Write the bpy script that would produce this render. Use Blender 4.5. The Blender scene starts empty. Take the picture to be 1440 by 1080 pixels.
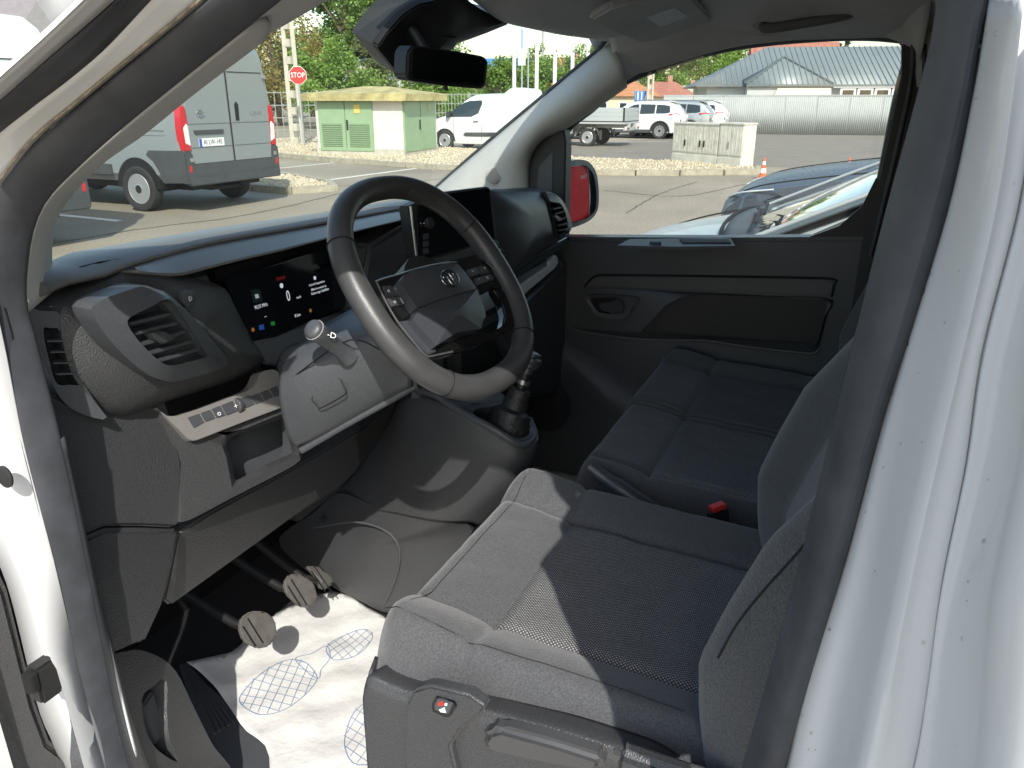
import bpy, bmesh, math, random
import numpy as np
from mathutils import Vector, Matrix

random.seed(7)
SC = bpy.context.scene
COL = SC.collection

# ------------------------------------------------------------------ camera
CAM = Vector((-1.358, -0.546, 1.65)); FPX = 1082.0
YAW = math.radians(24.0); PIT = math.radians(20.27)
FH = Vector((math.cos(YAW), math.sin(YAW), 0)); RT = Vector((math.sin(YAW), -math.cos(YAW), 0))
FW = FH * math.cos(PIT) + Vector((0, 0, -math.sin(PIT))); UP = RT.cross(FW)
cam_data = bpy.data.cameras.new('camera'); cam = bpy.data.objects.new('camera', cam_data); COL.objects.link(cam)
cam_data.sensor_width = 36.0; cam_data.lens = FPX / 1440.0 * 36.0
cam_data.clip_start = 0.02; cam_data.clip_end = 3000
cam.matrix_world = Matrix(((RT.x, UP.x, -FW.x, CAM.x), (RT.y, UP.y, -FW.y, CAM.y), (RT.z, UP.z, -FW.z, CAM.z), (0, 0, 0, 1)))
SC.camera = cam

# ------------------------------------------------------------------ sky, sun, exposure
SUN_EL = math.radians(41.5); SUN_DIR = Vector((-0.84, -0.54, 0)).normalized()      # where the sun stands
world = bpy.data.worlds.new('World'); SC.world = world; world.use_nodes = True
wn = world.node_tree.nodes; wl = world.node_tree.links
sky = wn.new('ShaderNodeTexSky'); sky.sky_type = 'NISHITA'; sky.sun_disc = False
sky.sun_elevation = SUN_EL; sky.sun_rotation = math.atan2(SUN_DIR.x, SUN_DIR.y) % (2 * math.pi)
sky.air_density = 1.3; sky.dust_density = 1.6; sky.ozone_density = 1.0; sky.altitude = 100
bg = wn['Background']; bg.inputs[1].default_value = 0.147; wl.new(sky.outputs[0], bg.inputs[0])
sd = bpy.data.lights.new('sun', 'SUN'); sd.energy = 2.95; sd.angle = math.radians(0.5); sd.color = (1.0, 0.965, 0.91)
sun = bpy.data.objects.new('sun', sd); COL.objects.link(sun)
LDIR = -(SUN_DIR * math.cos(SUN_EL) + Vector((0, 0, math.sin(SUN_EL))))
sun.rotation_euler = LDIR.to_track_quat('-Z', 'Y').to_euler(); sun.location = (-4, -4, 8)
vs = SC.view_settings; vs.view_transform = 'Standard'; vs.look = 'None'; vs.exposure = 0.92; vs.gamma = 1.0
SC.cycles.max_bounces = 8; SC.cycles.transparent_max_bounces = 16

# ------------------------------------------------------------------ pixel rays (1440 x 1080 photograph) to points in the place
def ray(u, v): return FW + RT * ((u - 720) / FPX) + UP * ((540 - v) / FPX)
def P(u, v, x=None, y=None, z=None):
    r = ray(u, v)
    if x is not None: t = (x - CAM.x) / r.x
    elif y is not None: t = (y - CAM.y) / r.y
    else: t = (z - CAM.z) / r.z
    return CAM + r * t
def PL(u, v, p0, n):
    r = ray(u, v); return CAM + r * ((p0 - CAM).dot(n) / r.dot(n))
def PX(pts, **k): return [P(u, v, **k) for u, v in pts]
def PY(pts): return [P(u, v, y=y) for u, v, y in pts]
def PXX(pts): return [P(u, v, x=x) for u, v, x in pts]
def PZ(pts): return [P(u, v, z=z) for u, v, z in pts]
def zoom(x0, y0, s): return lambda pts: [(x0 + p[0] / s, y0 + p[1] / s) + tuple(p[2:]) for p in pts]
zA = zoom(0, 0, 3); zB = zoom(400, 0, 3); zC = zoom(720, 0, 4); zD = zoom(1040, 0, 3.6); zE = zoom(0, 300, 3)
zG = zoom(760, 200, 2.6667); zH = zoom(0, 620, 2.348); zI = zoom(480, 620, 2.348); zK = zoom(1000, 500, 1.862)
zL = zoom(380, 440, 3.176); zM = zoom(300, 340, 6); zS = zoom(520, 350, 5.142); z7 = zoom(560, 250, 5.4)
z8 = zoom(200, 520, 5.4); z2 = zoom(520, 0, 4); zMi = zoom(780, 210, 9); zW = zoom(160, 60, 4.32)

# ------------------------------------------------------------------ materials
MATS = {}
def mat(name, color, rough=0.5, metal=0.0, bump=None, spec=0.5, coat=0.0, var=None, emit=None, sheen=0.0):
    if name in MATS: return MATS[name]
    m = bpy.data.materials.new(name); m.use_nodes = True
    nt = m.node_tree; b = nt.nodes['Principled BSDF']
    c = (color, color, color) if isinstance(color, (int, float)) else color
    b.inputs['Base Color'].default_value = (*c, 1); b.inputs['Roughness'].default_value = rough
    b.inputs['Metallic'].default_value = metal; b.inputs['Specular IOR Level'].default_value = spec
    b.inputs['Coat Weight'].default_value = coat; b.inputs['Sheen Weight'].default_value = sheen
    if emit: b.inputs['Emission Color'].default_value = (*emit[0], 1); b.inputs['Emission Strength'].default_value = emit[1]
    tc = None
    if var or bump:
        tc = nt.nodes.new('ShaderNodeTexCoord')
    if var:                                   # (scale, amount, roughness amount)
        n = nt.nodes.new('ShaderNodeTexNoise'); n.inputs['Scale'].default_value = var[0]; n.inputs['Detail'].default_value = 6; n.inputs['Roughness'].default_value = 0.65
        nt.links.new(tc.outputs['Object'], n.inputs['Vector'])
        mr = nt.nodes.new('ShaderNodeMapRange'); mr.inputs[1].default_value = 0.3; mr.inputs[2].default_value = 0.7
        mr.inputs[3].default_value = 1 - var[1]; mr.inputs[4].default_value = 1 + var[1]
        nt.links.new(n.outputs['Fac'], mr.inputs[0])
        mx = nt.nodes.new('ShaderNodeMix'); mx.data_type = 'RGBA'; mx.blend_type = 'MULTIPLY'; mx.inputs[0].default_value = 1
        mx.inputs[6].default_value = (*c, 1); nt.links.new(mr.outputs[0], mx.inputs[7]); nt.links.new(mx.outputs[2], b.inputs['Base Color'])
        if len(var) > 2:
            r2 = nt.nodes.new('ShaderNodeMapRange'); r2.inputs[1].default_value = 0.3; r2.inputs[2].default_value = 0.7
            r2.inputs[3].default_value = rough - var[2]; r2.inputs[4].default_value = rough + var[2]
            nt.links.new(n.outputs['Fac'], r2.inputs[0]); nt.links.new(r2.outputs[0], b.inputs['Roughness'])
    if bump:                                  # (kind, scale, strength, distance)
        if bump[0] == 'voronoi':
            t = nt.nodes.new('ShaderNodeTexVoronoi'); out = 'Distance'
        else:
            t = nt.nodes.new('ShaderNodeTexNoise'); t.inputs['Detail'].default_value = 5; out = 'Fac'
        t.inputs['Scale'].default_value = bump[1]; nt.links.new(tc.outputs['Object'], t.inputs['Vector'])
        bp = nt.nodes.new('ShaderNodeBump'); bp.inputs['Strength'].default_value = bump[2]; bp.inputs['Distance'].default_value = bump[3]
        nt.links.new(t.outputs[out], bp.inputs['Height']); nt.links.new(bp.outputs[0], b.inputs['Normal'])
    MATS[name] = m; return m
def glass_mat(name, tint, rough=0.0, refl=1.0):
    m = bpy.data.materials.new(name); m.use_nodes = True; nt = m.node_tree
    for n in list(nt.nodes):
        if n.type != 'OUTPUT_MATERIAL': nt.nodes.remove(n)
    out = [n for n in nt.nodes if n.type == 'OUTPUT_MATERIAL'][0]
    t = nt.nodes.new('ShaderNodeBsdfTransparent'); t.inputs[0].default_value = (*tint, 1)
    g = nt.nodes.new('ShaderNodeBsdfGlossy'); g.inputs['Roughness'].default_value = rough
    f = nt.nodes.new('ShaderNodeFresnel'); f.inputs[0].default_value = 1.45
    mul = nt.nodes.new('ShaderNodeMath'); mul.operation = 'MULTIPLY'; mul.inputs[1].default_value = refl
    mx = nt.nodes.new('ShaderNodeMixShader'); nt.links.new(f.outputs[0], mul.inputs[0]); nt.links.new(mul.outputs[0], mx.inputs[0])
    nt.links.new(t.outputs[0], mx.inputs[1]); nt.links.new(g.outputs[0], mx.inputs[2]); nt.links.new(mx.outputs[0], out.inputs[0])
    MATS[name] = m; return m

M_PLAST = mat('grained_plastic', (.050, .051, .053), 0.40, bump=('voronoi', 520, 0.7, 0.0009), var=(420, .28))
M_SOFT = mat('smooth_plastic', (.062, .066, .072), 0.38, bump=('voronoi', 800, 0.4, 0.0005), var=(300, .16))
M_DARK = mat('matt_black_plastic', 0.018, 0.5, bump=('noise', 900, 0.2, 0.0004))
M_BLACK = mat('deep_black', 0.004, 0.7)
M_GLOSSB = mat('piano_black', 0.006, 0.09, coat=0.5)
M_SCREEN = mat('screen_glass', (0.006, 0.008, 0.011), 0.07)
M_RUBBER = mat('seal_rubber', (.050, .053, .060), 0.55, bump=('noise', 260, 0.25, 0.0006), var=(18, .3))
M_LEATHER = mat('wheel_leather', (.050, .050, .051), 0.40, bump=('voronoi', 520, 0.22, 0.0005), var=(30, .15))
M_TOPSHEEN = mat('dash_top_sheen', (.130, .126, .118), 0.38, spec=.7, bump=('voronoi', 1200, .3, .0004), var=(20, .08))  # base colour lightened to carry the sky's reflection and sun on the dash top
M_SILVER = mat('satin_silver', 0.55, 0.32, metal=0.9)
M_WARMGREY = mat('warm_grey_trim', (0.185, 0.178, 0.168), 0.42, bump=('noise', 700, 0.12, 0.0004), var=(30, .06))
M_TRIM = mat('pillar_trim', (0.53, 0.52, 0.49), 0.6, bump=('noise', 420, 0.25, 0.0005), var=(12, .05))
M_HEAD = mat('headliner_fabric', (0.50, 0.50, 0.495), 0.85, bump=('noise', 700, 0.4, 0.0006), var=(14, .07))
M_WHITE = mat('white_paint', (0.66, 0.66, 0.655), 0.34, coat=0.2, var=(5, .015))
M_PAPER = mat('mat_paper', (0.64, 0.63, 0.60), 0.75, bump=('noise', 22, 0.8, 0.006), var=(9, .05))
M_BLUEINK = mat('blue_print', (0.17, 0.25, 0.38), 0.8)
M_CARPET = mat('dark_floor', 0.010, 0.9, bump=('noise', 300, 0.6, 0.002))
M_FABRIC = mat('black_fabric', (0.070, 0.071, 0.074), 0.9, bump=('noise', 420, 1.0, 0.0014), var=(430, .5), sheen=0.25)
M_PEDAL = mat('pedal_rubber', (0.085, 0.08, 0.072), 0.75, bump=('noise', 200, 0.5, 0.001), var=(60, .2))
M_RED = mat('red_plastic', (0.6, 0.03, 0.02), 0.4)
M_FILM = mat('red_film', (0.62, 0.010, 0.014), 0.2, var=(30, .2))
M_CHROME = mat('chrome', 0.7, 0.12, metal=1.0)
M_MIRROR = mat('mirror_glass', (0.75, 0.78, 0.78), 0.02, metal=1.0)
M_DMIRROR = mat('dimming_mirror', (0.16, 0.17, 0.18), 0.03, metal=1.0)
M_PRINT = mat('white_print', 0.7, 0.6)
M_LABEL = mat('label_paper', (0.62, 0.64, 0.66), 0.6, var=(150, .2))
M_GLASS = glass_mat('windscreen_glass', (0.90, 0.945, 0.88), refl=0.75)
M_SGLASS = glass_mat('side_glass', (0.93, 0.94, 0.91), refl=0.7)
def led(name, c, s): return mat(name, 0.0, 0.5, emit=(c, s))
M_LWHITE = led('lit_white', (0.85, 0.92, 1.0), 0.32); M_LRED = led('lit_red', (0.7, 0.02, 0.02), 0.10)
M_LGREEN = led('lit_green', (0.05, 0.6, 0.1), 0.10); M_LBLUE = led('lit_blue', (0.04, 0.16, 0.7), 0.14); M_LORANGE = led('lit_orange', (0.9, 0.3, 0.06), 0.14)

def weave_mat():
    m = bpy.data.materials.new('dotted_seat_cloth'); m.use_nodes = True; nt = m.node_tree; b = nt.nodes['Principled BSDF']
    tc = nt.nodes.new('ShaderNodeTexCoord'); sp = nt.nodes.new('ShaderNodeSeparateXYZ'); nt.links.new(tc.outputs['Object'], sp.inputs[0])
    def s(sock, k, ph=0.0):
        a = nt.nodes.new('ShaderNodeMath'); a.operation = 'MULTIPLY_ADD'; a.inputs[1].default_value = k; a.inputs[2].default_value = ph; nt.links.new(sock, a.inputs[0])
        q = nt.nodes.new('ShaderNodeMath'); q.operation = 'SINE'; nt.links.new(a.outputs[0], q.inputs[0]); return q.outputs[0]
    a = nt.nodes.new('ShaderNodeMath'); a.operation = 'MULTIPLY'; K = 2 * math.pi / 0.0046
    nt.links.new(s(sp.outputs['X'], K), a.inputs[0]); nt.links.new(s(sp.outputs['Y'], K * 0.8), a.inputs[1])
    nz = nt.nodes.new('ShaderNodeTexNoise'); nz.inputs['Scale'].default_value = 350; nt.links.new(tc.outputs['Object'], nz.inputs['Vector'])
    ad = nt.nodes.new('ShaderNodeMath'); ad.operation = 'MULTIPLY_ADD'; ad.inputs[1].default_value = 0.9; ad.inputs[2].default_value = -0.45; nt.links.new(nz.outputs['Fac'], ad.inputs[0])
    su = nt.nodes.new('ShaderNodeMath'); su.operation = 'ADD'; nt.links.new(a.outputs[0], su.inputs[0]); nt.links.new(ad.outputs[0], su.inputs[1])
    mr = nt.nodes.new('ShaderNodeMapRange'); mr.inputs[1].default_value = 0.15; mr.inputs[2].default_value = 0.75; mr.inputs[3].default_value = 0; mr.inputs[4].default_value = 1
    nt.links.new(su.outputs[0], mr.inputs[0])
    mx = nt.nodes.new('ShaderNodeMix'); mx.data_type = 'RGBA'; mx.inputs[6].default_value = (0.055, 0.056, 0.059, 1); mx.inputs[7].default_value = (0.42, 0.41, 0.395, 1)
    nt.links.new(mr.outputs[0], mx.inputs[0]); nt.links.new(mx.outputs[2], b.inputs['Base Color']); b.inputs['Roughness'].default_value = 0.85
    bp = nt.nodes.new('ShaderNodeBump'); bp.inputs['Strength'].default_value = 0.5; bp.inputs['Distance'].default_value = 0.0008
    nt.links.new(mr.outputs[0], bp.inputs['Height']); nt.links.new(bp.outputs[0], b.inputs['Normal'])
    return m
M_WEAVE = weave_mat()

# ------------------------------------------------------------------ objects
def tag(o, label=None, cat=None, group=None, kind=None):
    if label: o['label'] = label
    if cat: o['category'] = cat
    if group: o['group'] = group
    if kind: o['kind'] = kind
    return o
def thing(name, label, cat, loc=(0, 0, 0), rz=0.0, group=None):
    o = bpy.data.objects.new(name, None); COL.objects.link(o); o.location = loc; o.rotation_euler = (0, 0, rz)
    o.empty_display_size = 0.2
    return tag(o, label, cat, group)
def link(name, me, m, parent=None, smooth=None):
    if not isinstance(m, (list, tuple)): m = [m]
    for q in m: me.materials.append(q)
    o = bpy.data.objects.new(name, me); COL.objects.link(o)
    if parent is not None: o.parent = parent
    return o
def shade(me, ang=40):
    bm = bmesh.new(); bm.from_mesh(me)
    for f in bm.faces: f.smooth = True
    lim = math.radians(ang)
    for e in bm.edges:
        e.smooth = not (len(e.link_faces) == 2 and e.calc_face_angle(0) > lim)
    bm.to_mesh(me); bm.free()
def from_bm(name, bm, m, parent=None, ang=40, recalc=True):
    if recalc: bmesh.ops.recalc_face_normals(bm, faces=bm.faces[:])
    lim = math.radians(ang)
    for f in bm.faces: f.smooth = True
    for e in bm.edges: e.smooth = not (len(e.link_faces) == 2 and e.calc_face_angle(0) > lim)
    me = bpy.data.meshes.new(name); bm.to_mesh(me); bm.free()
    return link(name, me, m, parent)
def cr(pts, n, closed=False):
    """Catmull-Rom through pts, n points spread by arc length"""
    pts = [Vector(p) for p in pts]; k = len(pts)
    if k == 2 and not closed: return [pts[0].lerp(pts[1], i / (n - 1)) for i in range(n)]
    dense = []; segs = k if closed else k - 1
    for i in range(segs):
        if closed: p0, p1, p2, p3 = pts[i - 1], pts[i], pts[(i + 1) % k], pts[(i + 2) % k]
        else: p1, p2 = pts[i], pts[i + 1]; p0 = pts[i - 1] if i else p1 * 2 - p2; p3 = pts[i + 2] if i + 2 < k else p2 * 2 - p1
        for j in range(12):
            t = j / 12; dense.append(0.5 * ((2 * p1) + (p2 - p0) * t + (2 * p0 - 5 * p1 + 4 * p2 - p3) * t * t + (3 * p1 - p0 - 3 * p2 + p3) * t ** 3))
    dense.append(pts[0] if closed else pts[-1])
    d = [0.0]
    for a, b in zip(dense, dense[1:]): d.append(d[-1] + (b - a).length)
    out = []; cnt = n if closed else n - 1; j = 0
    for i in range(n):
        s = d[-1] * i / cnt
        while j < len(d) - 2 and d[j + 1] < s: j += 1
        q = (s - d[j]) / max(1e-9, d[j + 1] - d[j]); out.append(dense[j].lerp(dense[j + 1], min(1, max(0, q))))
    return out
def crp(pts, m):
    """Catmull-Rom, m points per parameter (used across curves)"""
    pts = [Vector(p) for p in pts]; k = len(pts); out = []
    for i in range(m):
        s = i * (k - 1) / (m - 1); a = min(int(s), k - 2); t = s - a
        p1, p2 = pts[a], pts[a + 1]; p0 = pts[a - 1] if a else p1 * 2 - p2; p3 = pts[a + 2] if a + 2 < k else p2 * 2 - p1
        out.append(0.5 * ((2 * p1) + (p2 - p0) * t + (2 * p0 - 5 * p1 + 4 * p2 - p3) * t * t + (3 * p1 - p0 - 3 * p2 + p3) * t ** 3))
    return out
def grid_bm(rows, closed_u=False):
    bm = bmesh.new(); V = [[bm.verts.new(p) for p in r] for r in rows]
    for i in range(len(V) - 1):
        n = len(V[i])
        for j in range(n if closed_u else n - 1):
            try: bm.faces.new((V[i][j], V[i][(j + 1) % n], V[i + 1][(j + 1) % n], V[i + 1][j]))
            except ValueError: pass
    return bm
def solid(o, t, off=-1.0):
    s = o.modifiers.new('thickness', 'SOLIDIFY'); s.thickness = t; s.offset = off; return o
def skin(name, curves, m, parent=None, n=24, across=None, thick=0.004, closed=False, ang=35, smooth_across=True):
    rows = [cr(c, n, closed) for c in curves]
    if across and smooth_across:
        cols = [crp([r[j] for r in rows], across) for j in range(n)]
        rows = [[cols[j][i] for j in range(n)] for i in range(across)]
    bm = grid_bm(rows, closed)
    bmesh.ops.remove_doubles(bm, verts=bm.verts[:], dist=1e-6)
    # faces towards the camera side
    bm.normal_update(); c = sum((f.calc_center_median() for f in bm.faces), Vector()) / len(bm.faces)
    if sum((f.normal.dot(CAM - f.calc_center_median()) * f.calc_area() for f in bm.faces)) < 0: bmesh.ops.reverse_faces(bm, faces=bm.faces[:])
    o = from_bm(name, bm, m, parent, ang, recalc=False)
    if thick: solid(o, thick)
    return o
def prism(name, outline, d, m, parent=None, bevel=0.003, seg=2, ang=35):
    """outline extruded along vector d (away from the viewer), edges rounded"""
    d = Vector(d); bm = bmesh.new(); f = bm.faces.new([bm.verts.new(p) for p in outline])
    g = bmesh.ops.extrude_face_region(bm, geom=[f])
    bmesh.ops.translate(bm, vec=d, verts=[v for v in g['geom'] if isinstance(v, bmesh.types.BMVert)])
    bmesh.ops.recalc_face_normals(bm, faces=bm.faces[:])
    if bevel:
        es = [e for e in bm.edges if len(e.link_faces) == 2 and e.calc_face_angle(0) > math.radians(25)]
        bmesh.ops.bevel(bm, geom=es, offset=bevel, segments=seg, affect='EDGES', clamp_overlap=True)
    return from_bm(name, bm, m, parent, ang)
def pillow(name, outline, nrm, h, m, parent=None, depth=0.02, rings=5, smooth=None, prof=2.2, ang=30):
    """outline (star-shaped) domed by h along nrm, with a skirt of the given depth behind it"""
    if smooth: outline = cr(outline, smooth, True)
    nrm = Vector(nrm).normalized(); o = [Vector(p) for p in outline]; c = sum(o, Vector()) / len(o)
    rows = [[p - nrm * depth for p in o]]
    for i in range(rings + 1):
        t = i / (rings + 0.6); k = 1 - t; hh = h * (1 - k ** prof)
        rows.append([c + (p - c) * k + nrm * hh for p in o])
    bm = grid_bm(rows, True); bm.verts.ensure_lookup_table()
    n = len(o); bm.faces.new([bm.verts[i] for i in range(len(bm.verts) - n, len(bm.verts))]); bm.faces.new([bm.verts[i] for i in range(n)][::-1])
    return from_bm(name, bm, m, parent, ang)
def ring(name, outer, inner, m, parent=None, n=40, extra=(), ang=30, back=None, thick=0.0, mode=None):
    """closed band from outer outline to inner outline (then on to extra outlines deeper inside)"""
    rows = [cr(outer, n, True), cr(inner, n, True)] + [cr(e, n, True) for e in extra]
    if mode != 'raw':
        for i in range(1, len(rows)):                              # line the starting points up
            k = min(range(n), key=lambda q: (rows[i][q] - rows[0][0]).length); rows[i] = rows[i][k:] + rows[i][:k]
            if (rows[i][n // 4] - rows[0][n // 4]).length > (rows[i][-(n // 4)] - rows[0][n // 4]).length: rows[i] = [rows[i][0]] + rows[i][1:][::-1]
    if back: rows.insert(0, [p + Vector(back) for p in rows[0]])
    bm = grid_bm(rows, True); o = from_bm(name, bm, m, parent, ang)
    if thick: solid(o, thick)
    return o
def lring(name, outer, inner, m, parent=None, deep=None, back=None, ang=30):
    """like ring, but corner to corner (outlines with the same number of points)"""
    rows = [[Vector(p) for p in outer], [Vector(p) for p in inner]]
    if deep: rows.append([p + Vector(deep) for p in rows[1]])
    if back: rows.insert(0, [p + Vector(back) for p in rows[0]])
    return from_bm(name, grid_bm(rows, True), m, parent, ang)
def frame_axes(t):
    t = t.normalized(); a = Vector((0, 0, 1)) if abs(t.z) < 0.9 else Vector((1, 0, 0)); b = t.cross(a).normalized(); return b, t.cross(b).normalized()
def tube_bm(bm, pts, r, seg=10, closed=False, n=None, cap=True):
    pts = cr(pts, n, closed) if n else [Vector(p) for p in pts]
    k = len(pts); rows = []; prev = None
    for i, p in enumerate(pts):
        a = pts[i - 1] if (i or closed) else p; b = pts[(i + 1) % k] if (i < k - 1 or closed) else p
        t = (b - a).normalized()
        if prev is None: u, w = frame_axes(t)
        else:
            u = (prev - t * prev.dot(t)).normalized(); w = t.cross(u)
        prev = u; rr = r[i * (len(r) - 1) // max(1, k - 1)] if isinstance(r, (list, tuple)) else r
        rows.append([bm.verts.new(p + (u * math.cos(2 * math.pi * j / seg) + w * math.sin(2 * math.pi * j / seg)) * rr) for j in range(seg)])
    R = rows + [rows[0]] if closed else rows
    for i in range(len(R) - 1):
        off = 0
        if closed and i == len(R) - 2: off = min(range(seg), key=lambda q: (R[i][0].co - R[i + 1][q].co).length)
        for j in range(seg): bm.faces.new((R[i][j], R[i][(j + 1) % seg], R[i + 1][(j + 1 + off) % seg], R[i + 1][(j + off) % seg]))
    if cap and not closed: bm.faces.new(rows[0][::-1]); bm.faces.new(rows[-1])
def tube(name, pts, r, m, parent=None, seg=10, closed=False, n=None, ang=50):
    bm = bmesh.new(); tube_bm(bm, pts, r, seg, closed, n); return from_bm(name, bm, m, parent, ang)
def box_bm(bm, c, s, rot=None, bevel=0.0, seg=2):
    g = bmesh.ops.create_cube(bm, size=1.0); M = Matrix.Translation(c) @ (rot.to_4x4() if rot is not None else Matrix.Identity(4)) @ Matrix.Diagonal((*s, 1))
    bmesh.ops.transform(bm, matrix=M, verts=g['verts'])
    if bevel:
        es = list({e for v in g['verts'] for e in v.link_edges}); bmesh.ops.bevel(bm, geom=es, offset=bevel, segments=seg, affect='EDGES', clamp_overlap=True)
def box(name, c, s, m, parent=None, rot=None, bevel=0.0, seg=2, ang=35):
    bm = bmesh.new(); box_bm(bm, c, s, rot, bevel, seg); return from_bm(name, bm, m, parent, ang)
def bar(name, a, b, w, h, m, parent=None, upv=(0, 0, 1), bevel=0.0008, tw=0.0):
    """box from a to b, w across, h along upv"""
    a = Vector(a); b = Vector(b); t = (b - a); L = t.length; t.normalize(); u = Vector(upv); s = t.cross(u).normalized(); u = s.cross(t)
    rot = Matrix((t, s, u)).transposed()
    return box(name, (a + b) / 2, (L, w, h), m, parent, rot, bevel)
def lathe(name, prof, m, parent=None, M=None, seg=28, ang=40):
    rows = [[Vector((r * math.cos(2 * math.pi * j / seg), r * math.sin(2 * math.pi * j / seg), z)) for j in range(seg)] for r, z in prof]
    bm = grid_bm(rows, True); bm.verts.ensure_lookup_table()
    n = len(rows) * seg
    if prof[0][0] > 1e-4: bm.faces.new([bm.verts[i] for i in range(seg)][::-1])
    if prof[-1][0] > 1e-4: bm.faces.new([bm.verts[n - seg + i] for i in range(seg)])
    bmesh.ops.remove_doubles(bm, verts=bm.verts[:], dist=1e-6)
    if M is not None: bmesh.ops.transform(bm, matrix=M, verts=bm.verts[:])
    return from_bm(name, bm, m, parent, ang)
def axis_M(loc, zdir, xdir=None):
    z = Vector(zdir).normalized(); x = Vector(xdir) if xdir is not None else frame_axes(z)[0]; x = (x - z * x.dot(z)).normalized(); y = z.cross(x)
    return Matrix(((x.x, y.x, z.x, loc[0]), (x.y, y.y, z.y, loc[1]), (x.z, y.z, z.z, loc[2]), (0, 0, 0, 1)))
def text(name, s, size, M, m, parent=None, extrude=0.0003, align='CENTER', sx=1.0):
    cu = bpy.data.curves.new(name, 'FONT'); cu.body = s; cu.size = size; cu.extrude = extrude; cu.align_x = align; cu.align_y = 'CENTER'; cu.resolution_u = 3
    t = bpy.data.objects.new(name, cu); COL.objects.link(t)
    dg = bpy.context.evaluated_depsgraph_get(); me = bpy.data.meshes.new_from_object(t.evaluated_get(dg)); COL.objects.unlink(t); bpy.data.objects.remove(t)
    me.transform(M @ Matrix.Diagonal((sx, 1, 1, 1))); me.materials.clear()
    return link(name, me, m, parent)
def inpoly(p, poly):
    x, y = p; c = False; j = len(poly) - 1
    for i in range(len(poly)):
        if (poly[i][1] > y) != (poly[j][1] > y) and x < (poly[j][0] - poly[i][0]) * (y - poly[i][1]) / (poly[j][1] - poly[i][1]) + poly[i][0]: c = not c
        j = i
    return c
V = Vector
# ================================================================== the van we look into: body shell
van = thing('panel_van', 'white panel van seen from its open driver side, cab shell round the seats', 'van')
T_out = [(33, 440), (30, 410), (35, 360), (43, 320), (60, 283), (100, 240), (167, 180), (253, 110), (343, 38), (400, -8), (470, -60)]
T_in = [(74, 405), (69, 380), (67, 350), (70, 325), (83, 290), (133, 233), (197, 187), (267, 130), (363, 57), (470, -5), (560, -60)]
o_ = PX(T_out, x=-.825); i_ = PX(T_in, x=-.70)
mid = [a.lerp(b, .45) + V((-.02, -.035, .01)) for a, b in zip(o_, i_)]
fwd = [p + V((.03, .10, -.015)) for p in i_]
def cut(lst, a, b): return lst[a:b]
skin('pillar_trim', [cut(o_, 0, 9), cut(mid, 0, 9), cut(i_, 0, 9), cut(fwd, 0, 9)], M_TRIM, van, n=40, across=14)
sh = [p + V((.004, -.003, .004)) for p in o_[8:]]
skin('header_trim', [o_[8:], mid[8:], i_[8:], fwd[8:]], M_HEAD, van, n=16, across=10)

# rubber seal round the door opening
S_in = [(215, 1190), (170, 1046), (145, 927), (111, 756), (81, 620), (48, 490), (32, 425), (35, 360), (43, 320), (60, 283), (100, 240), (167, 180), (253, 110), (343, 38), (400, -8)]
S_out = [(175, 1190), (128, 1025), (105, 930), (70, 762), (34, 620), (8, 490), (-14, 400), (-10, 320), (0, 267), (37, 217), (67, 185), (110, 150), (167, 103), (233, 50), (293, 0)]
B_in = [(1323, 0), (1300, 120), (1251, 300), (1201, 500), (1166, 642), (1110, 865), (1048, 1080), (1010, 1220)]
B_out = [(1391, 0), (1365, 150), (1332, 300), (1271, 500), (1236, 607), (1185, 795), (1110, 1050), (1065, 1220)]
si = PX(S_in, x=-.845); so = PX(S_out, x=-.872); bi = PX(B_in, x=-.845); bo = PX(B_out, x=-.872)
roof_i = [V((-.842, -.24, 1.772)), V((-.842, -.38, 1.785)), V((-.842, -.48, 1.768)), V((-.843, -.553, 1.728))]
roof_o = [V((-.868, -.24, 1.800)), V((-.868, -.41, 1.815)), V((-.868, -.545, 1.80)), V((-.870, -.600, 1.755))]
inn = si + roof_i + bi; out = so + roof_o + bo
def mids(a, b, k, off): return [p.lerp(q, k) + V(off) for p, q in zip(a, b)]
seal = skin('door_seal', [mids(inn, out, -.01, (.006, .002, 0)), inn, mids(inn, out, .28, (-.014, 0, 0)), mids(inn, out, .72, (-.014, 0, 0)), out, mids(inn, out, 1.1, (.012, 0, 0))], M_RUBBER, van, n=130, across=16, thick=.003)
sl = si[0:5]; skin('post_trim', [sl, [p + V((.012, .004, 0)) for p in sl], [p + V((w_, .03, 0)) for p, w_ in zip(sl, (.05, .042, .036, .026, .018))]], M_SOFT, van, n=30, across=8)
# seam of the seal
lip = mids(inn, out, .96, (-.010, 0, 0))
tube('seal_lip', lip[8:18], .0011, mat('aged_seal_edge', (.30, .25, .17), .8, var=(90, .6)), van, seg=6, n=60)

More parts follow.
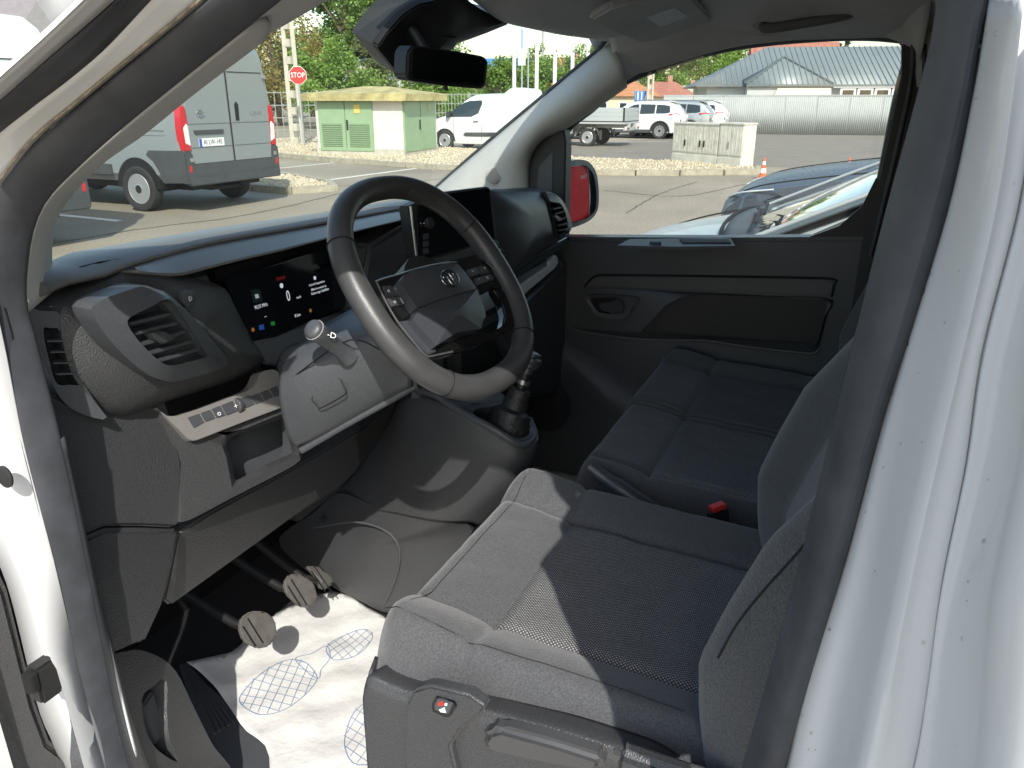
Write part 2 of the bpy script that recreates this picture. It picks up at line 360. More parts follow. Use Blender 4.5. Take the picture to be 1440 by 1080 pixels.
# painted flange along the upper pillar, second seal, outer skin
F1 = [(-40, 330), (-30, 215), (0, 187), (50, 148), (100, 110), (150, 67), (213, 0), (270, -60)]
F0 = [(-60, 350), (0, 267), (37, 217), (67, 185), (110, 150), (167, 103), (233, 50), (293, 0), (350, -50)]
skin('door_flange', [PX(F0, x=-.874), PX(F1, x=-.90)], M_WHITE, van, n=30, across=5)
F2 = [(-40, 175), (0, 141), (70, 80), (150, 10), (215, -50)]
skin('outer_seal', [PX(F1[1:], x=-.90), mids(PX(F1[1:6], x=-.90), PX(F2, x=-.93), .5, (-.012, 0, 0)), PX(F2, x=-.93)], M_RUBBER, van, n=30, across=8)
F3 = [(-40, 145), (0, 107), (60, 53), (115, 0), (170, -55)]
skin('outer_pillar', [PX(F2, x=-.932), mids(PX(F2, x=-.932), PX(F3, x=-.955), .5, (-.006, 0, 0)), PX(F3, x=-.955), [p + V((.03, .05, .0)) for p in PX(F3, x=-.955)]], M_WHITE, van, n=24, across=8)

# hinge post below: proud lit flange, recess behind it
L1 = [(-60, 400), (-50, 490), (-26, 620), (14, 762), (36, 815), (76, 930), (103, 1025), (132, 1130)]
so_low = [(-14, 400), (8, 490), (34, 620), (70, 762), (82, 815), (105, 930), (128, 1025), (158, 1130)]
skin('door_post', [PX(so_low, x=-.874), PX(L1, x=-.90), [p + V((.075, .015, 0)) for p in PX(L1, x=-.90)]], M_WHITE, van, n=40, across=None, ang=50)
L1b = [p + V((.075, .012, 0)) for p in PX(L1, x=-.90)]
L2 = [(-130, 560), (-100, 640), (-60, 720), (-20, 762), (12, 830), (52, 990), (74, 1045), (110, 1130)]
skin('hinge_recess', [L1b, PX(L2, y=.43)], M_WHITE, van, n=30, across=4)
hole = P(8, 670, x=-.906)
lathe('blanking_plug', [(.0125, 0), (.0125, .002), (.010, .0035), (.0, .002)], M_DARK, van, axis_M(hole, (-1, 0, .05)))
# door check strap bracket
cs = P(62, 955, x=-.87)
box('check_strap', cs, (.03, .024, .055), M_DARK, van, bevel=.004)
lathe('check_roller', [(.009, -.012), (.009, .012)], M_BLACK, van, axis_M(cs + V((-.018, -.004, .012)), (0, 0, 1)))

# rear door pillar: painted steps beside the seal
c0 = zK([(500, 0), (440, 200), (345, 550), (245, 850), (195, 1080), (140, 1300)]); c0 = [(1391, 0), (1365, 150), (1332, 300)] + c0
c1 = [(1398, 0), (1374, 150), (1342, 300), (1288, 500), (1250, 661), (1214, 849), (1182, 983), (1160, 1080), (1125, 1200)]
c2 = [(1430, 0), (1412, 150), (1388, 300), (1342, 500), (1290, 715), (1256, 876), (1230, 1000), (1212, 1080), (1180, 1200)]
c3 = [(1470, 0), (1452, 150), (1428, 300), (1378, 500), (1354, 661), (1322, 822), (1300, 983), (1282, 1080), (1250, 1200)]
c4 = [(1500, 0), (1490, 150), (1462, 300), (1411, 500), (1387, 634), (1333, 865), (1315, 983), (1303, 1080), (1275, 1200)]
c5 = [(1560, 0), (1550, 150), (1540, 300), (1500, 500), (1480, 661), (1450, 822), (1440, 983), (1430, 1080), (1400, 1200)]
p0 = PX(c0, x=-.866); p1 = PX(c1, x=-.888); p2 = PX(c2, x=-.948); p3 = PX(c3, x=-.952); p4 = PX(c4, x=-.955); p5 = PX(c5, x=-1.065)
bp = [[p + V((.02, -.012, 0)) for p in p0], p0, p1, p2, mids(p2, p3, .5, (-.0015, 0, 0)), p3, mids(p3, p4, .12, (.004, 0, 0)), mids(p3, p4, .3, (0, 0, 0)), p4, mids(p4, p5, .12, (.003, 0, 0)), mids(p4, p5, .3, (0, 0, 0)), p5, [V((-1.06, p.y - .06, p.z)) for p in p5], [V((-1.0, p.y - .12, p.z)) for p in p5], [V((-.955, p.y - .18, p.z)) for p in p5]]
skin('door_pillar', bp, M_WHITE, van, n=60, across=46, thick=.004, ang=60)
# water drops left on the paint
bm = bmesh.new(); rnd = random.Random(3)
for k in range(70):
    t = rnd.random(); row = rnd.choice([(p0, p1), (p1, p2), (p2, p3), (p2, p3), (p4, p5), (p4, p5)])
    a = cr(row[0], 40)[int(t * 38)]; b = cr(row[1], 40)[int(t * 38)]; q = a.lerp(b, rnd.uniform(.15, .85 if row[1] is not p5 else .5)) + V((-.0008, .0006, 0))
    r = rnd.choice([.0005, .0006, .0007, .0008, .0011])
    g = bmesh.ops.create_icosphere(bm, subdivisions=2, radius=r, matrix=Matrix.Translation(q) @ Matrix.Diagonal((.6, .8, 1.15, 1)))
for k in range(26):
    t = rnd.random(); a = cr(bo, 60)[int(t * 55)]; q = a + V((-.002, .001, 0)); r = rnd.choice([.0007, .001, .0014])
    bmesh.ops.create_icosphere(bm, subdivisions=2, radius=r, matrix=Matrix.Translation(q))
M_WATER = glass_mat('water', (0.97, 0.98, 0.99), 0.02, 1.2)
dr = from_bm('water_droplets', bm, M_WATER, van); dr['kind'] = 'stuff'

# headliner, windscreen header, far roof rail
HX = [-.86, -.70, -.35, 0, .35, .66, .80]
def rz(x): return 1.885 - .11 * (abs(x) / .8) ** 4
skin('headliner', [[V((x, .10 + .03 * (1 - (x / .8) ** 2), rz(x) - .02)) for x in HX], [V((x, -.05, rz(x) + .006)) for x in HX], [V((x, -.45, rz(x) + .012)) for x in HX], [V((x, -.95, rz(x) + .01)) for x in HX]], M_HEAD, van, n=28, across=12, thick=.05)
hl = [(560, -60), (640, -22), (690, 14), (715, 32), (760, 43), (800, 51), (835, 56), (852, 62), (866, 84), (878, 118)]
hy = [.17, .165, .16, .16, .155, .15, .145, .14, .12, .10]
low = [P(u, v, y=y) for (u, v), y in zip(hl, hy)]
low = [V((min(p.x, .80), p.y, p.z)) for p in low]
upr = [V((p.x, -.06, 1.872 - .09 * max(0, p.x / .8) ** 4)) for p in low]
skin('header_trim', [[p + V((0, .05, .03)) for p in low], low, [p.lerp(q, .4) + V((0, -.01, .0)) for p, q in zip(low, upr)], upr], M_HEAD, van, n=36, across=12)
R0 = [(870, 108), (905, 102), (940, 92), (985, 78), (1030, 67), (1080, 60), (1150, 54), (1215, 51), (1250, 54), (1275, 66), (1292, 90)]
r0 = PX(R0, x=.80); r1 = [p + V((-.045, 0, .035)) for p in r0]; r2 = [V((.62, p.y, 1.862)) for p in r0]; rb = [p + V((.05, 0, .02)) for p in r0]
skin('roof_rail_trim', [rb, r0, r1, [a.lerp(b, .55) + V((0, 0, .012)) for a, b in zip(r1, r2)], r2], M_HEAD, van, n=40, across=16)

# painted rail over the door, closing the roof
rl0 = so[-3:] + roof_o + bo[:2]; rl1 = [V((-.945, p.y - .01, max(p.z + .06, 1.80 if p.y < -.1 else 0))) for p in rl0]
skin('cant_rail', [rl0, rl1, [V((-.88, p.y, max(p.z + .02, 1.875))) for p in rl1]], M_WHITE, van, n=40, across=10, thick=.006)
box('pillar_leak_block', (-.885, -.71, 1.12), (.11, .14, 1.50), M_WHITE, van, bevel=.01)  # unseen block added to stop sun leaking past the thin pillar skin
box('rail_closer', (-.86, -.78, 1.72), (.14, .30, .34), M_WHITE, van, bevel=.02)
# windscreen
wb = [V((-.80, .58, 1.40)), V((-.4, .74, 1.36)), V((0, .79, 1.345)), V((.4, .77, 1.345)), V((.77, .67, 1.386))]
wm = [V((-.80, .37, 1.60)), V((-.4, .50, 1.605)), V((0, .54, 1.605)), V((.4, .52, 1.605)), V((.77, .41, 1.592))]
wt = [V((-.80, .13, 1.79)), V((-.4, .20, 1.835)), V((0, .22, 1.845)), V((.4, .20, 1.835)), V((.765, .13, 1.793))]
skin('windscreen', [wb, wm, wt], M_GLASS, van, n=24, across=14, thick=0)
# black border of the glass beside the far pillar
we = PX([(598, 277), (640, 240), (700, 188), (760, 138), (820, 88), (846, 66), (852, 56)], x=.765)
tube('glass_border', we, .006, M_RUBBER, van, seg=8, n=24)

# far windscreen pillar
W_ = PX([(600, 277), (640, 241), (700, 190), (760, 140), (820, 90), (848, 67), (858, 60)], x=.76)
S_ = PX([(742, 300), (742, 255), (746, 222), (763, 197), (795, 181), (835, 155), (882, 122)], x=.765)
b1 = [a.lerp(b, .35) + V((-.045, -.02, -.0)) for a, b in zip(W_, S_)]; b2 = [a.lerp(b, .72) + V((-.04, -.02, .0)) for a, b in zip(W_, S_)]
low_ = lambda c: [c[0] + (c[0] - c[1]).normalized() * .12] + c
skin('pillar_trim', [low_(W_), low_(b1), low_(b2), low_(S_), [p + V((.05, .02, 0)) for p in low_(S_)]], M_TRIM, van, n=36, across=20)
tw = PL(694, 247, (b1[1] + b1[2]) / 2 + V((-.001, .0, 0)), V((-.9, -.45, .1)))
lathe('tweeter_grille', [(.0225, -.006), (.0225, .002), (.0205, .0035), (.0, .003)], mat('tweeter_cloth', (.42, .40, .37), .8, bump=('voronoi', 900, .8, .0008)), van, axis_M(tw, (-.88, -.46, .12)))
# sail panel behind the far pillar and pillar behind the door glass
prism('sail_panel', PX([(739, 300), (740, 250), (745, 218), (762, 196), (793, 181), (796, 200), (793, 345), (745, 345)], x=.775), (.05, 0, 0), M_DARK, van, bevel=.004)
prism('sail_insert', PX([(752, 300), (757, 235), (778, 212), (776, 320), (752, 325)], x=.772), (.006, 0, 0), M_SOFT, van, bevel=.002)
prism('far_door_pillar', PX([(1268, 62), (1268, 110), (1249, 200), (1226, 300), (1212, 342), (1190, 480), (1140, 640), (1330, 700), (1430, 62)], x=.79), (.08, 0, 0), M_DARK, van, bevel=.004)
prism('pillar_cap', PX([(1278, 22), (1350, 15), (1350, 120), (1290, 125)], x=.785), (.05, 0, 0), M_HEAD, van, bevel=.004)
tube('window_channel', PX([(1284, 62), (1281, 115), (1262, 205), (1238, 305), (1224, 360)], x=.785), .006, M_RUBBER, van, seg=8, n=20)
tube('window_channel', PX([(1300, 62), (1298, 118), (1280, 210), (1254, 310), (1236, 380)], x=.780), .005, mat('pillar_plastic', .03, .5), van, seg=8, n=20)

# floor, firewall, wheel arch side, bulkhead behind the seats, side below the far door, outer roof, bonnet
box('floor', (0, -.1, .44), (1.74, 1.9, .08), M_CARPET, van)
box('firewall', (0, .86, .86), (1.74, .08, .86), M_BLACK, van)
box('bulkhead', (0, -.97, 1.15), (1.74, .04, 1.5), M_SOFT, van)
box('door_sill', (-.86, -.15, .40), (.10, .95, .16), M_WHITE, van, bevel=.02)
skin('roof_panel', [[V((x, .17, rz(x) + .00)) for x in HX], [V((x * 1.06, -.1, rz(x) + .085)) for x in HX], [V((x * 1.08, -1.4, rz(x) + .10)) for x in HX]], M_WHITE, van, n=20, across=8, thick=.01)
skin('bonnet', [[V((x, .80, 1.30 - .08 * (abs(x) / .8) ** 3)) for x in HX], [V((x, 1.15, 1.20 - .1 * (abs(x) / .8) ** 3)) for x in HX], [V((x * .95, 1.5, 1.0 - .12 * (abs(x) / .8) ** 3)) for x in HX], [V((x * .92, 1.62, .7)) for x in HX], [V((x * .92, 1.62, .3)) for x in HX]], M_WHITE, van, n=20, across=16, thick=.01)
box('side_panel', (-.93, -1.55, 1.10), (.05, 1.80, 1.5), M_WHITE, van, bevel=.02)
box('side_panel', (.93, -1.55, 1.10), (.05, 1.80, 1.5), M_WHITE, van, bevel=.02)
box('wing_panel', (-.90, 1.0, .78), (.08, 1.15, .70), M_WHITE, van, bevel=.03)
box('wing_panel', (.90, 1.0, .78), (.08, 1.15, .78), M_WHITE, van, bevel=.03)

# driver's footwell: kick panel and sill trim
kp = zH([(338, 735), (430, 692), (480, 695), (545, 725), (590, 775), (640, 880), (700, 1000), (760, 1110), (420, 1130), (370, 900)])
KX = [-.83, -.79, -.765, -.735, -.715, -.70, -.69, -.68, -.82, -.83]
kpo = [P(u, v, x=x) for (u, v), x in zip(kp, KX)]
slot_o = zH([(470, 850), (500, 815), (548, 788), (552, 900), (560, 985), (590, 1060), (520, 1020), (480, 950)])
kc = P(*zH([(520, 930)])[0], x=-.745)
kn = (kpo[4] - kpo[1]).cross(kpo[7] - kpo[1]).normalized()
if kn.dot(CAM - kc) < 0: kn = -kn
so2 = [PL(u, v, kc, kn) for u, v in slot_o]; kpo = [PL(u, v, kc, kn) for u, v in kp]
ring('kick_panel', kpo, so2, M_PLAST, van, n=48, extra=[[p - kn * .03 + (sum(so2, V()) / len(so2) - p) * .12 for p in so2]], back=-kn * .06)
prism('bonnet_release', [PL(u, v, kc - kn * .014, kn) for u, v in zH([(478, 870), (510, 820), (545, 970), (515, 1005), (485, 940)])], -kn * .02, mat('release_handle', .10, .4), van, bevel=.004)
prism('recess_floor', [p - kn * .03 for p in so2], -kn * .004, M_BLACK, van, bevel=0)
# ribbed black sill mat
for k in range(7):
    a = zH([(600 + k * 14, 745 + k * 12)])[0]; b = zH([(745 + k * 15, 1000 + k * 0)])[0]
    bar('sill_rib', P(*a, z=.486) , P(b[0] - 14, b[1] - 12 - k * 4, z=.486), .007, .012, M_SOFT, van, bevel=.002)
prism('sill_mat', PX(zH([(590, 735), (620, 730), (810, 950), (1010, 1100), (640, 1120), (640, 900)]), z=.487), (0, 0, -.008), M_SOFT, van, bevel=.003)
# ================================================================== dashboard
dash = thing('dashboard', 'dark grey plastic dashboard with air vents and screens below the windscreen', 'dashboard')
far = [P(40, 392, x=-.80)] + PY([(100, 362, .46), (150, 352, .52), (300, 325, .62), (470, 299, .67), (560, 283, .68), (625, 272, .68)]) + [V((.62, .64, 1.38)), V((.82, .50, 1.39))]
cre = [P(34, 428, x=-.815)] + PY([(100, 400, .29), (147, 391, .30), (193, 373, .31), (300, 344, .33), (400, 326, .34), (467, 314, .345), (560, 297, .34)]) + [V((.05, .32, 1.435)), V((.35, .34, 1.42)), V((.62, .345, 1.415)), V((.82, .34, 1.40))]
f2 = [p + V((0, .12, -.10)) for p in far]
skin('top_pad', [f2, far, cre], M_TOPSHEEN, dash, n=60, across=None, ang=30, thick=.006)
hc = PY([(186, 375, .31), (240, 358, .32), (300, 344, .33), (400, 326, .34), (467, 314, .345), (580, 293, .335)])
hl_ = PY([(190, 384, .285), (245, 389, .285), (290, 379, .287), (340, 366, .29), (400, 352, .292), (467, 334, .292), (590, 304, .29)])
hb = [p + V((0, .09, -.004)) for p in hl_]
skin('cluster_hood', [hc, mids(hc + [hc[-1]], hl_, .5, (0, -.004, .003)), hl_, hb], M_TOPSHEEN, dash, n=40, across=12, thick=.004)
# slot of the windscreen demister on the top pad
dv = [P(u, v, y=.345) for u, v in zE([(262, 253), (330, 226), (420, 203), (510, 190), (600, 184), (520, 206), (440, 238), (310, 252)])]
prism('demister_slot', dv, (0, .012, -.004), M_BLACK, dash, bevel=.0008)

# left pod with vent
pod = PY([(85, 440, .30), (99, 420, .305), (140, 399, .305), (190, 376, .305), (215, 374, .30), (243, 386, .295), (290, 395, .30), (318, 408, .315), (335, 440, .32), (356, 480, .325), (372, 508, .33), (330, 533, .325), (280, 550, .32), (230, 566, .315), (180, 583, .31), (163, 584, .31), (138, 571, .305), (104, 530, .30), (88, 480, .30)])
pillow('vent_pod', pod, (-.15, -1, .05), .043, M_PLAST, dash, depth=.10, rings=9, smooth=76, prof=2.6, ang=60)
def plane3(a, b, c):
    n = (b - a).cross(c - a).normalized(); return n if n.dot(CAM - a) > 0 else -n
va, vb, vc = P(140, 440, y=.246), P(315, 510, y=.268), P(235, 402, y=.254)
vn = plane3(va, vb, vc)
def VZ(pts, off=0.0): return [PL(u, v, va + vn * off, vn) for u, v in zE(pts)]
bz_o = [(385, 405), (410, 375), (480, 345), (600, 307), (650, 315), (725, 350), (850, 480), (945, 595), (962, 635), (900, 668), (745, 708), (680, 702), (600, 665), (490, 565), (420, 475)]
bz_i = [(537, 455), (570, 428), (640, 393), (705, 362), (742, 392), (800, 480), (868, 590), (868, 606), (790, 628), (720, 642), (672, 622), (610, 565), (560, 505)]
bez = ring('air_vent', VZ(bz_o, .0), VZ(bz_i, .012), M_SOFT, dash, n=64, extra=[VZ(bz_i, -.035)], back=-vn * .03, ang=40)
prism('vent_back', VZ(bz_i, -.034), -vn * .004, M_BLACK, bez, bevel=0)
prism('vent_cheek', VZ([(690, 372), (725, 352), (890, 590), (945, 600), (920, 612), (868, 604), (800, 500)], .004), -vn * .02, M_SOFT, bez, bevel=.002)
for a, b in [((542, 468), (716, 425)), ((556, 512), (748, 462)), ((594, 556), (782, 498)), ((628, 592), (810, 540)), ((664, 625), (842, 573))]:
    A, B = VZ([a], .0)[0], VZ([b], .0)[0]
    bar('slat', A - vn * .008, B - vn * .008, .020, .0045, M_SOFT, bez, upv=(vn.cross(B - A)), bevel=.0012)
kb = VZ([(640, 508), (690, 496), (745, 522), (742, 532), (690, 552), (668, 540), (650, 520)], .012)
prism('vent_knob', kb, -vn * .018, M_PLAST, bez, bevel=.002)
# round button on the pod
bt = PY([(266, 420, .262)])[0]
lathe('pod_button', [(.0115, -.008), (.0115, .001), (.0100, .002), (.0, .0015)], M_SOFT, dash, axis_M(bt, vn))
text('button_mark', 'D', .009, axis_M(bt + vn * .0022, vn, (1, 0, 0)), M_PRINT, dash)
# side grille strip
sg_n = V((-.35, -1, .0)).normalized(); sg0 = P(90, 500, y=.302)
def SG(pts, off=0.0): return [PL(u, v, sg0 + sg_n * off, sg_n) for u, v in pts]
sgo = [(36, 432), (60, 438), (85, 441), (88, 480), (104, 530), (138, 571), (150, 590), (110, 580), (84, 558), (62, 512), (42, 460)]
sgi = [(61, 464), (72, 462), (83, 464), (97, 500), (116, 538), (98, 541), (80, 539), (70, 510)]
sgr = ring('side_grille', SG(sgo), SG(sgi), M_SOFT, dash, n=44, extra=[SG(sgi, -.025)], back=-sg_n * .12)
prism('grille_back', SG(sgi, -.024), -sg_n * .004, M_BLACK, sgr, bevel=0)
for k in range(4):
    A, B = SG([(63 + k * 4.5, 478 + k * 15.5)], -.004)[0], SG([(89 + k * 7.0, 478 + k * 15.0)], -.004)[0]
    bar('slat', A, B, .016, .0022, M_SOFT, sgr, upv=(0, 0, 1), bevel=.0006)

# lower left panels
def dom(name, pts, m, h=.012, d=.12, sm=48, nrm=(-.15, -1, .1), ang=45): return pillow(name, PY(pts), nrm, h, m, dash, depth=d, rings=6, smooth=sm, ang=ang)
prism('lower_panel', PY([(60, 545, .315), (110, 572, .315), (180, 575, .32), (232, 560, .325), (246, 600, .315), (252, 650, .30), (257, 700, .298), (254, 738, .298), (246, 743, .298), (200, 741, .297), (150, 741, .292), (112, 757, .285), (88, 660, .29)]), (.02, .14, 0), M_PLAST, dash, bevel=.006, seg=3)
prism('lower_panel', PY([(112, 760, .285), (150, 744, .292), (200, 744, .297), (246, 746, .298), (252, 744, .299), (245, 790, .30), (229, 850, .30), (205, 903, .295), (190, 907, .29), (145, 927, .28), (125, 830, .28)]), (.02, .14, 0), M_PLAST, dash, bevel=.005, seg=3)
prism('under_panel', PY([(232, 845, .32), (250, 750, .315), (300, 720, .315), (420, 655, .32), (528, 592, .33), (538, 600, .34), (500, 665, .36), (470, 692, .365), (400, 736, .37), (320, 790, .36), (240, 852, .34)]), (0, .05, .01), M_PLAST, dash, bevel=.004, seg=3)
# panel with storage cubby
cb0 = P(330, 640, y=.285); cbn = V((-.12, -1, .16)).normalized()
def CB(pts, off=0.0): return [PL(u, v, cb0 + cbn * off, cbn) for u, v in pts]
cbo = [(222, 578), (268, 618), (340, 596), (415, 568), (421, 585), (426, 615), (424, 640), (412, 655), (330, 698), (262, 733), (256, 725), (254, 680), (244, 630)]
cbi = z8([(612, 522), (800, 440), (1085, 328), (1110, 360), (1175, 620), (1165, 650), (900, 790), (700, 900), (680, 880), (640, 680)])
ci2 = z8([(655, 540), (800, 470), (1070, 372), (1090, 400), (1135, 622), (1120, 640), (900, 740), (725, 835), (705, 815), (680, 680)])
cub = ring('cubby_panel', CB(cbo), CB(cbi, .001), M_PLAST, dash, n=60, extra=[CB(ci2, -.014), CB(ci2, -.085)], back=-cbn * .05, ang=35)
prism('cubby_back', CB(ci2, -.084), -cbn * .004, M_SOFT, cub, bevel=0)
# switch bezel
def SB(pts, off=0.0): return [PL(u, v, cb0 + cbn * (.021 + off), V((-.10, -1, .35)).normalized()) for u, v in z8(pts)]
sbn = V((-.10, -1, .35)).normalized()
sbz = prism('switch_bezel', SB([(110, 285), (190, 352), (265, 350), (420, 300), (640, 220), (800, 158), (845, 130), (870, 95), (895, 30), (920, 8), (990, -5), (1025, 5), (1050, 40), (1172, 215), (1176, 235), (1160, 250), (800, 385), (430, 530), (385, 540), (345, 520)]), -sbn * .025, M_WARMGREY, dash, bevel=.0025, seg=3)
for q in [[(348, 362), (436, 332), (474, 400), (396, 444)], [(446, 328), (519, 302), (558, 370), (484, 396)], [(529, 298), (594, 272), (636, 346), (568, 368)], [(602, 268), (690, 235), (735, 312), (644, 348)], [(748, 215), (818, 192), (858, 262), (790, 292)], [(826, 198), (889, 176), (928, 238), (864, 262)], [(899, 172), (958, 150), (994, 208), (936, 234)], [(968, 146), (1020, 122), (1064, 190), (1004, 206)]]:
    prism('switch', SB(q, .0015), -sbn * .006, M_SOFT, sbz, bevel=.0008)
wh = SB([(742, 268)], .004)[0]
lathe('thumb_wheel', [(.011, -.004), (.0125, -.003), (.0125, .003), (.011, .004)], M_PLAST, sbz, axis_M(wh - sbn * .008, (1, .0, -.1)))
for q, s in [((583, 330), 'o'), ((712, 278), '+')]: text('switch_mark', s, .012, axis_M(SB([q], .003)[0], sbn, (1, 0, 0)), M_PRINT, sbz)

# instrument cluster
prism('cluster_cowl', PY([(300, 380, .365), (470, 332, .37), (600, 300, .37), (620, 470, .37), (480, 500, .37), (380, 540, .37)]), (0, .02, 0), M_BLACK, dash, bevel=0)
dn = plane3(P(330, 415, y=.335), P(355, 479, y=.325), P(480, 430, y=.335))
d0 = P(400, 420, y=.333)
def DS(pts, off=0.0): return [PL(u, v, d0 + dn * off, dn) for u, v in zM(pts)]
disp = prism('instrument_display', DS([(110, 310), (250, 270), (960, 60), (1010, 160), (1140, 540), (890, 640), (540, 800), (335, 835), (280, 790), (190, 520)]), -dn * .012, M_SCREEN, dash, bevel=.002)
prism('display_frame', PY([(352, 478, .328), (450, 450, .332), (500, 432, .335), (520, 470, .30), (420, 520, .31), (372, 512, .325)]), (0, .03, 0), M_SOFT, dash, bevel=.004)
xd = (DS([(950, 330)])[0] - DS([(800, 372)])[0]).normalized()
def DT(s, q, size, m=M_LWHITE, sx=1.0): return text('display_text', s, size, axis_M(DS([q], .0008)[0], dn, xd), m, disp, extrude=.0001, sx=sx)
DT('0', (633, 460), .026, sx=.75); DT('km/h', (722, 468), .006); DT('90,35 MHz', (403, 542), .0085, sx=.85); DT('A jármű elfogadásához', (875, 350), .0052); DT('állítsa le a motort és', (890, 388), .0062, sx=.9)
DT('húzza meg a kéziféket', (902, 418), .0068, sx=.9); DT('--', (440, 628), .009); DT('8 km', (712, 620), .008); DT('BRAKE', (570, 308), .008, M_LRED)
def disc(name, q, r, m, par): return lathe(name, [(r, -.0003), (r, .0002)], m, par, axis_M(DS([q], .0008)[0], dn), seg=20)
disc('warning_lamp', (576, 370), .0042, M_LWHITE, disp); disc('warning_lamp', (857, 305), .0034, M_LWHITE, disp)
disc('warning_lamp', (335, 742), .0034, M_LORANGE, disp); disc('warning_lamp', (820, 580), .0034, led('lit_amber', (.5, .22, .05), .2), disp)
prism('warning_lamp', DS([(385, 705), (425, 695), (432, 738), (390, 745)], .0009), -dn * .0004, M_LBLUE, disp, bevel=0)
prism('warning_lamp', DS([(485, 675), (518, 670), (520, 705), (490, 706)], .0009), -dn * .0004, M_LGREEN, disp, bevel=0)
prism('radio_tile', DS([(318, 410), (390, 400), (420, 500), (340, 515)], .0006), -dn * .0004, mat('tile_grey', (.02, .03, .035), .3), disp, bevel=0)
prism('radio_icon', DS([(350, 445), (378, 440), (388, 472), (360, 480)], .0010), -dn * .0004, led('lit_grey', (.4, .45, .5), .35), disp, bevel=0)

# steering column shroud, stalk
cA_ = PXX([(396, 512, -.52), (425, 480, -.50), (470, 448, -.46), (520, 425, -.42), (575, 430, -.40)])
cB_ = PXX([(392, 545, -.535), (420, 520, -.53), (475, 482, -.51), (520, 465, -.50), (565, 480, -.49)])
cC_ = PXX([(398, 590, -.53), (430, 575, -.525), (490, 540, -.51), (540, 520, -.50), (578, 525, -.49)])
cD_ = PXX([(415, 628, -.50), (440, 620, -.49), (500, 590, -.47), (545, 565, -.46), (582, 545, -.45)])
cE_ = [p + V((.10, .02, -.01)) for p in cD_]
skin('column_shroud', [cA_, cB_, cC_, cD_, cE_], M_SOFT, dash, n=30, across=20, ang=35)
tube('shroud_seam', PX([(395, 545), (430, 517), (478, 484), (505, 478), (535, 492)], x=-.531), .0012, M_BLACK, dash, seg=5, n=18)
tube('shroud_trim', PXX([(424, 633, -.492), (470, 606, -.48), (520, 578, -.468), (560, 556, -.46), (584, 541, -.45)]), .006, M_SOFT, dash, seg=8, n=14)
hat = zL([(190, 375), (290, 285), (325, 320), (340, 355), (310, 380), (225, 425), (210, 410)])
hp = plane3(cB_[2], cC_[1], cC_[3])
tube('shroud_hatch', [PL(u, v, cC_[2] + hp * .004, hp) for u, v in hat], .0011, M_BLACK, dash, seg=5, closed=True, n=40)
s0 = P(438, 461, x=-.575); s1 = P(462, 478, x=-.555); s2 = P(484, 496, x=-.52)
st = lathe('indicator_stalk', [(.0, -.003), (.008, -.002), (.0125, .0005), (.0140, .004), (.0142, .016), (.0125, .022), (.0115, .045), (.0115, .060), (.013, .075), (.016, .085)], M_SOFT, dash, axis_M(s0, (s2 - s0)))
tube('stalk_ring', [s0 + (s2 - s0).normalized() * .006 + v * .0143 for v in [axis_M(s0, s2 - s0).to_3x3() @ V((math.cos(a), math.sin(a), 0)) for a in [k * math.pi / 8 for k in range(16)]]], .0008, mat('grey_print', .3, .5), st, seg=5, closed=True)
text('stalk_mark', '-D', .012, axis_M(s1 + V((-.004, -.009, .0085)), V((-.3, -.75, .6)), s2 - s0), M_PRINT, st)
# gaiter beside the column
skin('column_gaiter', [PY([(388, 515, .30), (400, 490, .29), (430, 478, .28), (460, 470, .28)]), PY([(392, 545, .28), (410, 515, .265), (440, 498, .26), (470, 480, .27)]), PY([(400, 575, .29), (420, 545, .28), (450, 520, .28), (480, 500, .29)])], M_SOFT, dash, n=16, across=12)
# dark area behind the steering wheel
prism('column_cowl', PY([(520, 345, .30), (580, 310, .30), (600, 372, .29), (640, 400, .28), (600, 440, .28), (545, 450, .29), (505, 440, .30)]), (0, .06, 0), M_SOFT, dash, bevel=.008, seg=3)

# centre screen
sn = V((-.22, -1, .10)).normalized(); sp0 = P(640, 320, y=.205)
def CSR(pts, off=0.0): return [PL(u, v, sp0 + sn * off, sn) for u, v in z7(pts)]
cs_ = prism('screen_housing', CSR([(80, 215), (250, 140), (330, 112), (690, 66), (706, 90), (748, 455), (735, 470), (600, 515), (215, 640), (140, 600)], .0), -sn * .03, M_DARK, dash, bevel=.003)
prism('touch_screen', CSR([(335, 128), (690, 78), (732, 460), (690, 478), (400, 560), (350, 400)], .0015), -sn * .003, M_SCREEN, cs_, bevel=.0006)
prism('control_strip', CSR([(150, 215), (330, 132), (345, 400), (395, 560), (200, 620), (148, 590)], .001), -sn * .003, M_GLOSSB, cs_, bevel=.0006)
tube('silver_edge', CSR([(93, 215), (110, 380), (138, 602)], .002), .0028, M_SILVER, cs_, seg=8, n=8)
kk = CSR([(215, 345)], .002)[0]
lathe('volume_knob', [(.0105, 0), (.0105, .010), (.009, .012), (.006, .0122), (0, .0118)], M_DARK, cs_, axis_M(kk, sn)); lathe('knob_ring', [(.0112, .001), (.0115, .003), (.0112, .005)], M_CHROME, cs_, axis_M(kk, sn))
for k in range(3): prism('screen_key', CSR([(190, 430 + k * 55), (232, 420 + k * 55), (236, 462 + k * 55), (194, 474 + k * 55)], .0025), -sn * .003, M_SOFT, cs_, bevel=.0008)
prism('screen_shelf', PY(z7([(205, 640), (520, 545), (560, 580), (640, 520), (760, 480), (775, 520), (700, 560), (560, 610), (240, 668)]) and [(u, v, .212) for u, v in z7([(205, 640), (420, 570), (610, 515), (760, 472), (778, 522), (700, 552), (540, 600), (240, 668)])]), (0, .05, 0), mat('shelf_plastic', (.10, .105, .11), .35), dash, bevel=.002)
